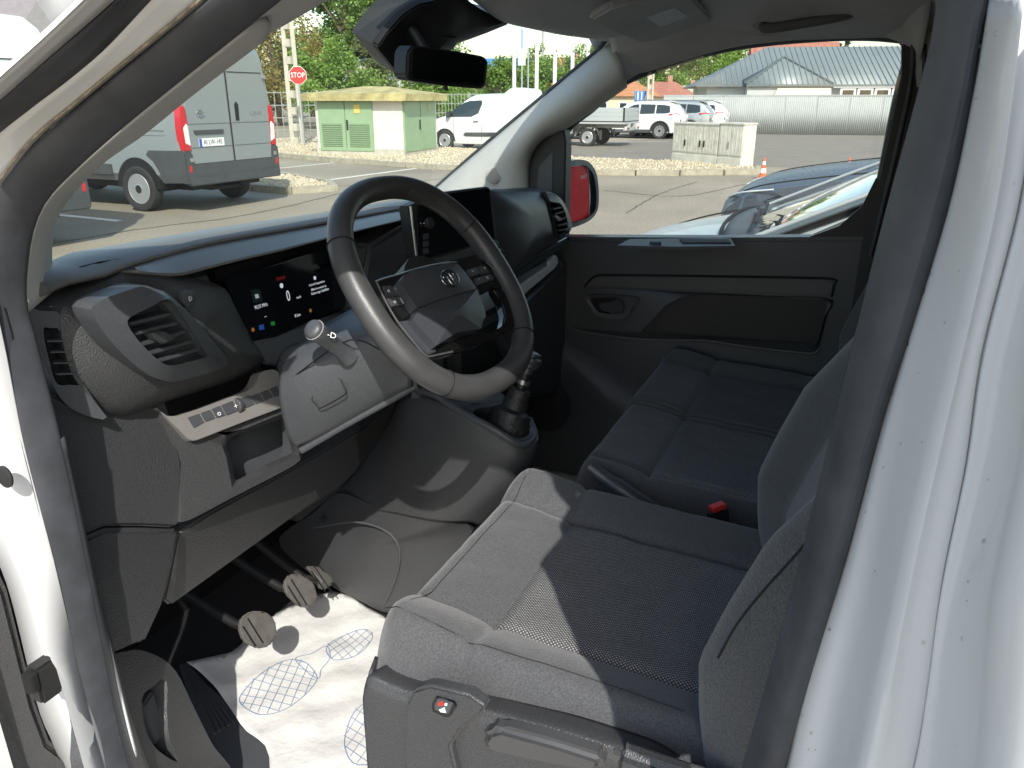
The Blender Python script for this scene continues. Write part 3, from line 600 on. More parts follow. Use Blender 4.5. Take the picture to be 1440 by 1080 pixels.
prism('centre_vent', [P(u, v, y=.215) for u, v in z7([(695, 560), (785, 530), (835, 720), (820, 730), (760, 700)])], (0, .03, 0), M_GLOSSB, dash, bevel=.001)
for k in range(3): bar('slat', P(*z7([(705 + k * 14, 575 + k * 40)])[0], y=.212), P(*z7([(792 + k * 12, 548 + k * 40)])[0], y=.212), .012, .003, M_SOFT, dash)

# passenger side
pd = [(u, v) for u, v in z7([(700, 98), (820, 86), (960, 78), (1060, 84), (1125, 105), (1150, 190), (1180, 310), (1208, 440), (1190, 500), (1080, 565), (980, 640), (900, 690), (845, 740), (828, 725), (800, 620), (775, 530), (745, 420), (725, 250)])]
pillow('passenger_pad', [P(u, v, y=.245 - .03 * min(1, max(0, (v - 266) / 120))) for u, v in pd], (-.1, -1, .15), .035, M_SOFT, dash, depth=.16, rings=7, smooth=64, prof=2.8, ang=60)
prism('pad_underside', PY([(u, v, .222) for u, v in z7([(832, 745), (905, 695), (1000, 635), (1100, 565), (1210, 500), (1285, 440), (1290, 490), (1250, 545), (1150, 610), (1000, 695), (870, 800)])]), (0, .12, 0), M_DARK, dash, bevel=.006)
rv0 = P(*z7([(1220, 300)])[0], y=.20); rvn = V((-.12, -1, .12)).normalized()
def RV(pts, off=0.0): return [PL(u, v, rv0 + rvn * off, rvn) for u, v in z7(pts)]
ro = [(1118, 108), (1160, 112), (1215, 140), (1262, 195), (1300, 280), (1318, 350), (1312, 395), (1280, 425), (1215, 445), (1180, 320), (1150, 200)]
ri = [(1150, 192), (1190, 188), (1232, 196), (1262, 245), (1284, 320), (1286, 385), (1262, 408), (1214, 428), (1190, 330)]
rvt = ring('air_vent', RV(ro, -.002), RV(ri, .006), M_SOFT, dash, n=48, extra=[RV(ri, -.03)], back=-rvn * .08)
prism('vent_back', RV(ri, -.029), -rvn * .003, M_BLACK, rvt, bevel=0)
for a, b in [((1162, 238), (1222, 222)), ((1172, 275), (1248, 252)), ((1188, 320), (1268, 298)), ((1200, 362), (1280, 340)), ((1208, 400), (1284, 380))]: bar('slat', RV([a])[0], RV([b])[0], .016, .004, M_SOFT, rvt, upv=(0, 0, 1))
prism('vent_knob', RV([(1186, 292), (1205, 283), (1248, 312), (1240, 325), (1225, 328)], .006), -rvn * .01, mat('knob_silver', .35, .35), rvt, bevel=.001)
tube('pad_accent', RV([(1212, 488), (1275, 455)], .001), .0018, M_SILVER, dash, seg=6)
tube('pad_accent', RV([(1125, 122), (1170, 125), (1200, 142)], .004), .0012, M_BLACK, dash, seg=6, n=8)
sh1 = z7([(855, 800), (960, 725), (1150, 618), (1190, 585), (1170, 630), (1150, 665), (1000, 770), (885, 862)])
prism('shelf_lining', [P(u, v, y=.235) for u, v in sh1], (0, .02, 0), mat('shelf_grey', (.16, .17, .17), .5), dash, bevel=.001)
sh2 = z7([(882, 866), (1000, 772), (1150, 668), (1152, 640), (1175, 605), (1196, 584), (1212, 605), (1216, 645), (1190, 690), (1100, 768), (1000, 850), (912, 940)])
prism('shelf_trim', [P(u, v, y=.226) for u, v in sh2], (0, .03, 0), mat('shelf_silver', (.74, .76, .76), .35), dash, bevel=.002)
prism('lower_dash', [P(u, v, y=.235) for u, v in [(735, 428), (790, 378), (790, 362), (797, 365), (803, 400), (805, 480), (795, 560), (740, 560), (700, 470)]], (0, .25, 0), M_SOFT, dash, bevel=.012, seg=3)
box('glove_box', (.45, .36, .98), (.68, .22, .34), M_DARK, dash, bevel=.03, seg=3)
# ================================================================== steering wheel
WA = math.radians(37); WQ = math.radians(-5); W0 = P(615, 403, x=-.42)
E1 = V((math.cos(WQ), math.sin(WQ), 0)); E2 = V((-math.sin(WQ) * math.sin(WA), math.cos(WQ) * math.sin(WA), math.cos(WA))); WN = E1.cross(E2)
wheel = thing('steering_wheel', 'black leather steering wheel with flat bottom and oval chrome emblem on the hub', 'steering wheel', W0)
def wp(p): p.matrix_parent_inverse = Matrix.Translation(-W0); return p
def rim_pt(t):
    c, s = math.cos(t), math.sin(t); k = .86
    x = .1585 * math.copysign(abs(c) ** k, c); y = .160 * math.copysign(abs(s) ** k, s)
    if y < 0: y *= .985
    return x, y
rows = []
for i in range(96):
    t = 2 * math.pi * i / 96; x, y = rim_pt(t); x2, y2 = rim_pt(t + .01); tg = V((x2 - x, y2 - y)).normalized(); nx, ny = tg.y, -tg.x
    flat = max(0, -math.sin(t)) ** 3
    rw = .0165 + .002 * flat + .0015 * max(0, math.cos(2 * t)); rh = .0175
    rows.append([W0 + E1 * (x + nx * rw * math.cos(a)) + E2 * (y + ny * rw * math.cos(a)) + WN * (rh * math.sin(a) + .006) for a in [2 * math.pi * j / 16 for j in range(16)]])
rows.append(rows[0])
bm = grid_bm(rows, True); bmesh.ops.remove_doubles(bm, verts=bm.verts[:], dist=1e-6)
wp(from_bm('rim', bm, M_LEATHER, wheel, 60))
def WZ(pts, off=0.0): return [PL(u, v, W0 + WN * off, WN) for u, v in zS(pts)]
for ang in (2.60, .42, -.80, -2.25):                                   # seams round the rim
    x, y = rim_pt(ang); nx, ny = math.cos(ang), math.sin(ang)
    x2, y2 = rim_pt(ang + .01); tg = V((x2 - x, y2 - y)).normalized(); nx, ny = tg.y, -tg.x
    wp(tube('rim_seam', [W0 + E1 * (x + nx * .0182 * math.cos(a)) + E2 * (y + ny * .0182 * math.cos(a)) + WN * (.0182 * math.sin(a) + .006) for a in [k * math.pi / 8 for k in range(16)]], .0009, M_BLACK, wheel, seg=5, closed=True))
bm = bmesh.new()                                                       # stitching on the inside of the rim
for rng in ((.55, 1.35), (-.65, -.2)):
    n = int((rng[1] - rng[0]) / .035)
    for i in range(n):
        t = rng[0] + (rng[1] - rng[0]) * i / n; x, y = rim_pt(t); x2, y2 = rim_pt(t + .01); tg = V((x2 - x, y2 - y)).normalized(); nx, ny = tg.y, -tg.x
        a0, a1 = 2.35, 2.85
        q = [W0 + E1 * (x + nx * .0172 * math.cos(a) + tg.x * d) + E2 * (y + ny * .0172 * math.cos(a) + tg.y * d) + WN * (.0182 * math.sin(a) + .006) for a, d in ((a0, 0), (2.6, .002), (a1, .004))]
        tube_bm(bm, q, .0007, 5)
wp(from_bm('stitching', bm, mat('stitch_thread', .05, .7), wheel))['kind'] = 'stuff'
M_HUB = mat('hub_plastic', (.048, .052, .060), .36, bump=('voronoi', 900, .18, .0004), var=(30, .1))
# spokes and switch pods (behind the airbag cover)
sp = [[(45, 238), (110, 215), (225, 180), (300, 158), (420, 130), (360, 300), (345, 450), (430, 620), (490, 700), (490, 752), (425, 778), (395, 765), (330, 690), (205, 530), (130, 400), (80, 300)],
      [(600, 100), (720, 70), (800, 70), (850, 92), (920, 160), (985, 260), (960, 300), (890, 285), (830, 310), (800, 320), (700, 200)],
      [(890, 285), (960, 300), (985, 255), (1030, 350), (1065, 440), (1078, 510), (1068, 530), (1010, 565), (960, 560), (975, 480), (950, 380)],
      [(480, 705), (620, 655), (790, 585), (880, 612), (960, 560), (1060, 525), (1072, 540), (1040, 575), (880, 660), (720, 715), (560, 765), (440, 790), (425, 775), (490, 748)]]
for q in sp: wp(prism('spoke', WZ(q, .006), -WN * .014, M_GLOSSB, wheel, bevel=.002))
wp(prism('spoke_lining', WZ([(205, 525), (300, 512), (480, 705), (485, 740), (425, 765), (340, 690)], .0085), -WN * .004, M_HUB, wheel, bevel=.001))
wp(tube('silver_strip', WZ([(45, 236), (110, 212), (220, 182), (300, 155), (430, 122), (560, 100), (630, 96)], .006), .0012, M_SILVER, wheel, seg=6, n=24))
wp(tube('silver_strip', WZ([(50, 240), (90, 330), (190, 510), (330, 690), (400, 770), (425, 778), (480, 768), (600, 742)], .008), .0014, M_SILVER, wheel, seg=6, n=30))
wp(tube('silver_strip', WZ([(845, 95), (920, 165), (985, 262), (1035, 360), (1072, 470), (1078, 515)], .009), .0018, M_SILVER, wheel, seg=6, n=24))
# airbag cover in two facets
up_ = [(215, 235), (250, 188), (300, 162), (430, 128), (605, 100), (640, 110), (700, 180), (772, 284), (640, 325), (500, 368), (345, 428), (320, 395), (255, 295)]
lo_ = [(345, 432), (500, 373), (640, 330), (774, 290), (828, 420), (840, 488), (820, 520), (805, 575), (630, 605), (480, 700), (385, 595), (308, 508), (345, 455)]
wp(pillow('airbag_cover', WZ(up_, .022), WN, .007, M_HUB, wheel, depth=.03, rings=5, prof=1.6, ang=25))
wp(pillow('airbag_cover', WZ(lo_, .020), WN, .009, M_HUB, wheel, depth=.03, rings=3, prof=1.1, ang=12))
ec = WZ([(580, 212)], .030)[0]
def ell(c, a, b, n=28): return [c + E1 * (a * math.cos(t)) + E2 * (b * math.sin(t)) for t in [2 * math.pi * k / n for k in range(n)]]
M_EMB = mat('dark_chrome', .30, .2, metal=1.0)
wp(tube('emblem', ell(ec, .0185, .0125), .0013, M_EMB, wheel, seg=7, closed=True)); wp(tube('emblem', ell(ec + E2 * .0045, .0125, .0052), .0010, M_EMB, wheel, seg=6, closed=True)); wp(tube('emblem', ell(ec - E2 * .001, .0045, .0105), .0010, M_EMB, wheel, seg=6, closed=True))
wp(text('airbag_mark', 'AIRBAG', .005, axis_M(WZ([(685, 375)], .0265)[0], WN, E1), mat('mark_grey', .06, .6), wheel))
for q in ([(95, 265), (155, 262), (180, 340), (130, 345)], [(160, 268), (215, 262), (250, 325), (190, 335)], [(130, 350), (195, 343), (225, 405), (170, 410)], [(200, 343), (262, 335), (285, 390), (235, 405)], [(705, 150), (780, 125), (800, 175), (740, 200)], [(790, 122), (835, 120), (870, 170), (812, 180)], [(755, 215), (815, 195), (840, 235), (775, 260)], [(822, 192), (880, 180), (905, 220), (848, 235)]):
    wp(prism('wheel_button', WZ(q, .0095), -WN * .006, M_SOFT, wheel, bevel=.001))
for q, s in (((135, 300), 'o'), ((192, 288), '='), ((180, 378), 'o'), ((230, 372), '|'), ((745, 160), '='), ((790, 215), '-'), ((850, 205), 'o'), ((832, 140), '+')):
    wp(text('button_mark', s, .009, axis_M(WZ([q], .0102)[0], WN, E1), M_PRINT, wheel))
wp(tube('hub_boss', [W0 - WN * .006, W0 - WN * .05, W0 - WN * .14], [.055, .05, .045], M_DARK, wheel, seg=20))

# ================================================================== centre console and gear lever
con = thing('centre_console', 'sculpted dark plastic centre console between footwells carrying the gear lever', 'console')
tA = PXX([(560, 562, -.02), (545, 590, -.02), (522, 630, -.015), (495, 668, -.01), (470, 692, -.01)])
tB = PXX([(585, 556, -.07), (572, 600, -.075), (550, 650, -.07), (525, 690, -.06), (500, 712, -.05)])
tC = PXX([(630, 572, -.10), (628, 620, -.11), (615, 670, -.105), (590, 705, -.10), (560, 722, -.09)])
tD = PXX([(690, 605, -.105), (685, 645, -.115), (665, 690, -.11), (640, 715, -.105), (615, 733, -.10)])
tE = PXX([(735, 627, -.08), (733, 648, -.09), (715, 680, -.09), (690, 705, -.09), (658, 735, -.085)])
tF = PXX([(754, 612, -.01), (752, 640, -.015), (738, 672, -.02), (712, 702, -.03), (672, 738, -.04)])
skin('console_side', [tA, tB, tC, tD, tE, tF, [p + V((.05, .14, .0)) for p in tF]], M_PLAST, con, n=26, across=40, ang=50)
tube('console_rim', PXX([(588, 548, -.075), (612, 556, -.09), (645, 577, -.10), (695, 604, -.104), (733, 626, -.082), (752, 612, -.02), (745, 590, .03)]), .007, M_SOFT, con, seg=10, n=30)
lw = [(392, 757, .0), (440, 722, -.02), (475, 694, -.035), (520, 708, -.065), (575, 722, -.085), (630, 734, -.09), (664, 740, -.07), (650, 770, -.06), (610, 812, -.07), (556, 862, -.085), (500, 842, -.07), (450, 815, -.05), (410, 785, -.02)]
pillow('console_foot', PXX(lw), (-1, -.2, .1), .012, M_PLAST, con, depth=.10, rings=5, smooth=52, ang=50)
rec = [(400, 760), (450, 728), (520, 737), (555, 752), (565, 790), (552, 850), (500, 832), (450, 808)]
tube('foot_groove', [P(u, v, x=-.088) for u, v in [(440, 742), (500, 734), (545, 748), (562, 775), (556, 815), (540, 850)]], .0025, M_SOFT, con, seg=6, n=24)
lathe('clip_plug', [(.008, -.003), (.008, .002), (.0, .002)], M_BLACK, con, axis_M(P(454, 730, x=-.055), (-1, -.2, .1)))
prism('column_filler', PY([(415, 690, .36), (470, 640, .34), (525, 590, .32), (560, 560, .30), (548, 590, .33), (520, 640, .35), (475, 692, .37), (420, 735, .39)]), (0, .05, 0), M_DARK, con, bevel=.003)
fr_o = zL([(850, 425), (900, 412), (1020, 395), (1100, 410), (1150, 470), (1197, 550), (1190, 575), (1140, 602), (1095, 592), (980, 530), (880, 465)])
fr_i = zL([(905, 440), (1000, 418), (1088, 428), (1130, 480), (1158, 535), (1120, 560), (1080, 552), (980, 500)])
frp = P(708, 590, x=-.03); frn = V((-.25, -.35, 1)).normalized()
def FRP(pts, off=0.0): return [PL(u, v, frp + frn * off, frn) for u, v in pts]
ring('lever_frame', FRP(fr_o), FRP(fr_i, .004), M_SOFT, con, n=44, extra=[FRP(fr_i, -.02)], back=-frn * .05)
prism('console_top', FRP(zL([(630, 335), (700, 400), (850, 470), (900, 410), (1100, 400), (1000, 330), (850, 300)]), -.004), -frn * .03, mat('console_satin', (.09, .095, .10), .35), con, bevel=.004)
lv = thing('gear_lever', 'black gear lever with leather boot rising behind the steering wheel rim', 'gear lever', FRP(zL([(1060, 520)]))[0])
g0 = FRP(zL([(1060, 510)]), -.01)[0]; kt = P(747, 503, x=.02); LB = lv.location.copy()
def lvp(o): o.matrix_parent_inverse = Matrix.Translation(-LB); return o
gm = g0.lerp(kt, .55)
lvp(tube('boot', [g0 + V((.0, 0, -.01)), g0.lerp(kt, .12), g0.lerp(kt, .3), g0.lerp(kt, .5), gm], [.045, .040, .027, .024, .021], mat('boot_leather', .02, .5, bump=('noise', 90, .8, .004)), lv, seg=18, n=14))
lvp(tube('lever_rod', [gm, g0.lerp(kt, .85)], .010, M_DARK, lv, seg=12))
lvp(tube('lever_collar', [g0.lerp(kt, .62), g0.lerp(kt, .68)], .0155, mat('collar_silver', .25, .3, metal=.8), lv, seg=14))
lvp(tube('knob', [g0.lerp(kt, .78), g0.lerp(kt, .88), g0.lerp(kt, 1.0), g0.lerp(kt, 1.06), g0.lerp(kt, 1.09)], [.014, .021, .024, .019, .008], M_HUB, lv, seg=18, n=14))

# ================================================================== driver's seat
from mathutils import noise as mnoise
def seat_cushion(name_pre, root, X, Y, z0, sect, fab=M_FABRIC, ins=M_WEAVE, split=None, bol=.031, tilt=0.05):
    """X: (outer left, insert left, insert right, outer right); Y: (front, insert front, back)"""
    xl, il, ir, xr = X; yf, yi, yb = Y
    def prof(x, y):
        z = z0 + tilt * (y - yi)
        for a, e, sg in ((il, xl, -1), (ir, xr, 1)):
            d = (x - a) * sg; w = (e - a) * sg
            if d > 0:
                t = min(1, d / w); z += bol * math.sin(min(1, t * 1.35) * math.pi / 2) ** 1.0 * (1 if t < .6 else 1) - .11 * max(0, (t - .62) / .38) ** 2.4
            z -= .008 * math.exp(-(d / .007) ** 2)
        d = y - yi
        if d > 0:
            t = min(1, d / (yf - yi)); z += .012 * math.sin(min(1, t * 1.6) * math.pi / 2) - .11 * max(0, (t - .70) / .30) ** 2.3
        z -= .007 * math.exp(-(d / .007) ** 2)
        if il < x < ir and y < yi: z -= .006 * math.sin(math.pi * (x - il) / (ir - il)) * min(1, (yi - y) / .1)
        z += .0022 * mnoise.noise(V((x * 16, y * 16, 3.1))) + .0012 * mnoise.noise(V((x * 45, y * 38, 7.7)))
        if split is not None: z -= .016 * math.exp(-((x - split) / .008) ** 2)
        return z
    def lin(a, b, n): return [a + (b - a) * i / n for i in range(n)]
    nl, nm, nr = 22, 40, 22; xs = lin(xl, il, nl) + lin(il, ir, nm) + lin(ir, xr, nr) + [xr]
    ys = lin(yf, yi, 24) + lin(yi, yb, 44) + [yb]
    def rnd_y(x, y):
        t = max((il - x) / (il - xl), (x - ir) / (xr - ir), 0); k = max(0, (y - yi) / (yf - yi)); return y - .05 * t ** 3 * k
    G = [[V((x, rnd_y(x, y), prof(x, y))) for x in xs] for y in ys]
    ba, bb = bmesh.new(), bmesh.new()
    va_ = {}; vb_ = {}
    def vert(bm, dct, i, j):
        if (i, j) not in dct: dct[(i, j)] = bm.verts.new(G[i][j])
        return dct[(i, j)]
    for i in range(len(ys) - 1):
        for j in range(len(xs) - 1):
            inside = nl <= j < nl + nm and i >= 24
            bm, dct = (bb, vb_) if inside else (ba, va_)
            bm.faces.new([vert(bm, dct, i, j), vert(bm, dct, i, j + 1), vert(bm, dct, i + 1, j + 1), vert(bm, dct, i + 1, j)])
    for j in range(len(xs) - 1):                                       # skirts: front and sides
        a, b = G[0][j], G[0][j + 1]; ba.faces.new([ba.verts.new(p) for p in (b, a, a + V((0, -.012, -.10)), b + V((0, -.012, -.10)))])
    for i in range(len(ys) - 1):
        for j, s in ((0, 1), (len(xs) - 1, -1)):
            a, b = G[i][j], G[i + 1][j]; ba.faces.new([ba.verts.new(p) for p in (a, b, b + V((.012 * s, 0, -.06)), a + V((.012 * s, 0, -.06)))])
    bmesh.ops.remove_doubles(ba, verts=ba.verts[:], dist=1e-6)
    for bm in (ba, bb):
        bm.normal_update()
    seat_cushion.prof = prof
    return from_bm('cushion', ba, fab, root, 75), from_bm('cushion_insert', bb, ins, root, 75)
ds = thing('driver_seat', 'black cloth driver seat with dotted centre panel and grey plastic side cover', 'seat', (-.4, -.3, .48))
SL = ds.location.copy()
def sp_(o): o.matrix_parent_inverse = Matrix.Translation(-SL); return o
for o in seat_cushion('driver', ds, (-.660, -.535, -.217, -.108), (.012, -.155, -.50), .948, None): sp_(o)
# seams on the bolsters
def zseat(p, dz=.0): return V((p.x, p.y, p.z + dz))
pf = seat_cushion.prof
sp_(tube('seat_seam', [V((x, y, pf(x, y) + .0004)) for x, y in [(-.612 - .004 * math.sin(k * .3), -.02 - k * .022) for k in range(20)]], .0007, M_BLACK, ds, seg=5))
sp_(tube('seat_seam', [V((x, -.045, pf(x, -.045) + .0004)) for x in [-.60 + .025 * k for k in range(20)]], .0006, M_BLACK, ds, seg=5))
# backrest
BY = [(.86, -.50), (.93, -.470), (1.0, -.458), (1.07, -.452), (1.15, -.476), (1.23, -.505), (1.33, -.570), (1.45, -.645), (1.58, -.70)]
def backrest(root, xl, xr, bolster=.06, m1=M_FABRIC, dy=0.0, ins=M_WEAVE):
    n = 36; rows = []; rows2 = []
    zs = [p[0] for p in BY]
    for k in range(40):
        z = zs[0] + (zs[-1] - zs[0]) * k / 39
        y = np.interp(z, zs, [p[1] for p in BY]) + dy; row = []
        for j in range(n + 1):
            t = j / n; x = xl + (xr - xl) * t; e = abs(2 * t - 1)
            g = np.interp(e, [0, .5, .62, .78, .9, .97, 1], [bolster, bolster * .95, bolster * .6, .008, 0, .016, .045])
            row.append(V((x, y - g, z)))
        row = [V((xl + .015, y - .17, z))] + [V((xl, y - .10, z))] + row + [V((xr, y - .10, z)), V((xr - .015, y - .17, z))]
        rows.append(row)
    top = [[p + V((0, -.05 * q, .03 * math.sin(q * 1.57))) for p in rows[-1]] for q in (.5, 1)]
    bm = grid_bm(rows + top); o = from_bm('backrest', bm, m1, root, 70); return o
sp_(backrest(ds, -.672, -.115))
sp_(tube('backrest_seam', PXX([(1143, 752, -.675), (1115, 785, -.678), (1070, 835, -.68), (1035, 880, -.678), (1010, 925, -.676)]), .0014, M_BLACK, ds, seg=5, n=20))
sp_(tube('backrest_seam', [V((-.12, -.49, 1.0)), V((-.122, -.50, 1.12)), V((-.122, -.56, 1.27)), V((-.122, -.64, 1.42))], .0014, M_BLACK, ds, seg=5, n=16))
# plastic base and side cover
sp_(box('seat_base', (-.395, -.26, .67), (.50, .46, .36), M_DARK, ds, bevel=.02))
ctop = PX(zI([(86, 800), (100, 765), (150, 785), (230, 815), (420, 862), (560, 897), (720, 938), (880, 988), (1010, 1033), (1100, 1085)]), x=-.676)
sp_(skin('side_cover', [[p + V((.035, 0, -.012)) for p in ctop], ctop, [p + V((-.010, 0, -.008)) for p in ctop], [p + V((-.014, 0, -.05)) for p in ctop], [p + V((-.014, 0, -.30)) for p in ctop]], M_PLAST, ds, n=50, across=18, ang=60))
sp_(skin('front_cover', [ctop[0:2] + [ctop[1] + V((.03, .01, 0))], [p + V((0, .012, -.12)) for p in ctop[0:2]] + [ctop[1] + V((.03, .03, -.12))], [p + V((.01, .012, -.32)) for p in ctop[0:2]] + [ctop[1] + V((.04, .03, -.32))]], M_PLAST, ds, n=8, across=6))
s2_ = PX(zI([(213, 870), (235, 825), (290, 808), (420, 838), (478, 878), (462, 905), (420, 935), (395, 955), (360, 1010), (400, 1180), (560, 1330), (215, 1330), (205, 1000)]), x=-.702)
sp_(prism('cover_boss', s2_, (.02, 0, 0), M_PLAST, ds, bevel=.004, seg=3))
swn = V((-1, 0, .25)).normalized(); sw0 = P(*zI([(337, 880)])[0], x=-.7035)
def SW(pts, off): return [PL(u, v, sw0 + V((-off, 0, 0)), V((-1, 0, 0))) for u, v in zI(pts)]
sw = sp_(prism('seat_switch', SW([(298, 870), (312, 845), (372, 862), (380, 878), (358, 912), (345, 915), (300, 895)], .001), (.01, 0, 0), M_GLOSSB, ds, bevel=.001))
prism('switch_rocker', SW([(306, 874), (318, 852), (368, 868), (352, 905), (308, 890)], .003), (.008, 0, 0), M_SOFT, sw, bevel=.001)
prism('switch_lamp', SW([(318, 868), (332, 858), (338, 872), (322, 876)], .0036), (.001, 0, 0), M_RED, sw, bevel=0); prism('switch_mark', SW([(322, 888), (340, 880), (345, 898), (328, 896)], .0036), (.001, 0, 0), M_PRINT, sw, bevel=0)
prism('switch_mark', SW([(342, 866), (350, 868), (348, 876), (340, 874)], .0036), (.001, 0, 0), M_PRINT, sw, bevel=0)
sp_(prism('recline_lever', PX(zI([(462, 990), (480, 962), (520, 952), (700, 1000), (862, 1052), (858, 1085), (840, 1105), (700, 1085), (520, 1045), (478, 1030)]), x=-.722), (.028, 0, 0), mat('lever_plastic', .06, .45, bump=('voronoi', 700, .3, .0005)), ds, bevel=.008, seg=3))
sp_(box('hinge_cover', (-.685, -.455, .90), (.03, .16, .13), M_PLAST, ds, bevel=.014, seg=3))

# ================================================================== passenger bench
be = thing('passenger_bench', 'black cloth double passenger bench with dotted centre panels beside the far door', 'seat', (.39, -.3, .48)); BL = be.location.copy()
def bp_(o): o.matrix_parent_inverse = Matrix.Translation(-BL); return o
for o in seat_cushion('bench', be, (-.03, .015, .335, .345), (-.075, -.236, -.56), .950, None, bol=.006): bp_(o)
for o in seat_cushion('bench', be, (.349, .356, .668, .80), (-.065, -.236, -.56), .952, None, bol=.012): bp_(o)
bp_(box('bench_base', (.39, -.33, .70), (.76, .42, .34), M_DARK, be, bevel=.02))
bp_(backrest(be, .02, .345, .03, dy=-.09)); bp_(backrest(be, .352, .80, .03, dy=-.09))

# ================================================================== small things by the seats
a, b = P(836, 662, x=-.065), P(905, 712, x=-.075)
hb_ = thing('handbrake_lever', 'black handbrake lever raised between driver seat and bench', 'handbrake', b); HBL = b.copy()
def hp_(o): o.matrix_parent_inverse = Matrix.Translation(-HBL); return o
dd = (b - a).normalized()
hp_(tube('grip', [a, a + dd * .012, a + dd * .05, a + dd * .10, a + dd * .14, b + dd * .12], [.014, .019, .0205, .019, .016, .014], M_HUB, hb_, seg=14, n=14))
hp_(tube('release_button', [a - dd * .014, a + dd * .004], .006, mat('button_grey', .12, .4), hb_, seg=10))
def buckle(pos, up, label, tagit):
    t = thing('seat_belt_buckle', label, 'buckle', pos, group=None); up = up.normalized(); side = V((-.75, -.62, .2)).normalized(); fx = up.cross(side).normalized(); side = fx.cross(up)
    R_ = Matrix((fx, side, up)).transposed()
    bx_ = lambda n, c, s, m, par, bv: box(n, pos + R_ @ V(c), s, m, par, R_, bv)
    bd = bx_('buckle_body', (0, 0, -.005), (.036, .022, .075), M_DARK, t, .005); bd.matrix_parent_inverse = Matrix.Translation(-pos)
    rb = bx_('release_button', (0, .002, .0355), (.029, .018, .010), M_RED, t, .002); rb.matrix_parent_inverse = Matrix.Translation(-pos)
    if tagit:
        lb = bx_('paper_tag', (-.006, .0125, .004), (.009, .0012, .010), M_PRINT, t, 0); lb.matrix_parent_inverse = Matrix.Translation(-pos)
    st_ = bx_('buckle_stem', (0, 0, -.085), (.022, .008, .10), M_DARK, t, .002); st_.matrix_parent_inverse = Matrix.Translation(-pos)
buckle(P(1011, 735, x=-.075), V((-.12, .18, 1)), 'seat belt buckle with red button standing between driver seat and bench', True)
buckle(P(1092, 640, x=.34), V((-.3, .3, .6)), 'seat belt buckle with red button lying in the gap of the passenger bench', False)

# pedals
def pedal(name, label, pad, y0, nrm, m, nb, armto):
    pts = zH(pad); c = (sum(p[0] for p in pts) / len(pts), sum(p[1] for p in pts) / len(pts)); c3 = P(c[0], c[1], y=y0); n = V(nrm).normalized()
    t = thing(name, label, 'pedal', c3)
    inv = Matrix.Translation(-c3); out3 = [PL(u, v, c3, n) for u, v in pts]
    o = prism('pad', out3, -n * .012, m, t, bevel=.004, seg=3); o.matrix_parent_inverse = inv
    xs = V((1, 0, 0)); ys = n.cross(xs); w = max((p - c3).dot(xs) for p in out3); h = max((p - c3).dot(ys) for p in out3)
    for k in range(nb):
        x = (k - (nb - 1) / 2) * (2 * w / nb) * .86; hh = h * math.sqrt(max(.1, 1 - (x / w) ** 2)) * .78
        q = box('tread_groove', c3 + xs * x, (.0026, 2 * hh, .0012), M_BLACK, t, Matrix((xs, ys, n)).transposed(), 0); q.matrix_parent_inverse = inv
    a = tube('arm', [c3 - n * .010, c3 - n * .03 + V((-.005, .05, .015)), V(armto)], .009, M_BLACK, t, seg=10, n=10); a.matrix_parent_inverse = inv
    return c3
pedal('clutch_pedal', 'worn rubber clutch pedal with upright ribs nearest the door side', [(832, 560), (880, 562), (912, 590), (918, 640), (892, 678), (855, 685), (805, 658), (790, 612), (800, 580)], .37, (-.1, -.85, .55), M_PEDAL, 4, (-.46, .80, .82))
pedal('brake_pedal', 'worn rubber brake pedal with upright ribs beside the console', [(958, 438), (1000, 440), (1040, 470), (1053, 520), (1030, 550), (992, 546), (948, 505), (938, 468)], .40, (-.1, -.85, .55), M_PEDAL, 4, (-.33, .80, .84))
pedal('accelerator_pedal', 'narrow dark accelerator pedal between brake pedal and console', [(1010, 412), (1050, 412), (1095, 445), (1105, 468), (1075, 490), (1050, 480), (1060, 462)], .44, (-.1, -.8, .6), mat('accel_rubber', (.07, .065, .06), .6, bump=('noise', 200, .5, .001)), 3, (-.24, .80, .85))

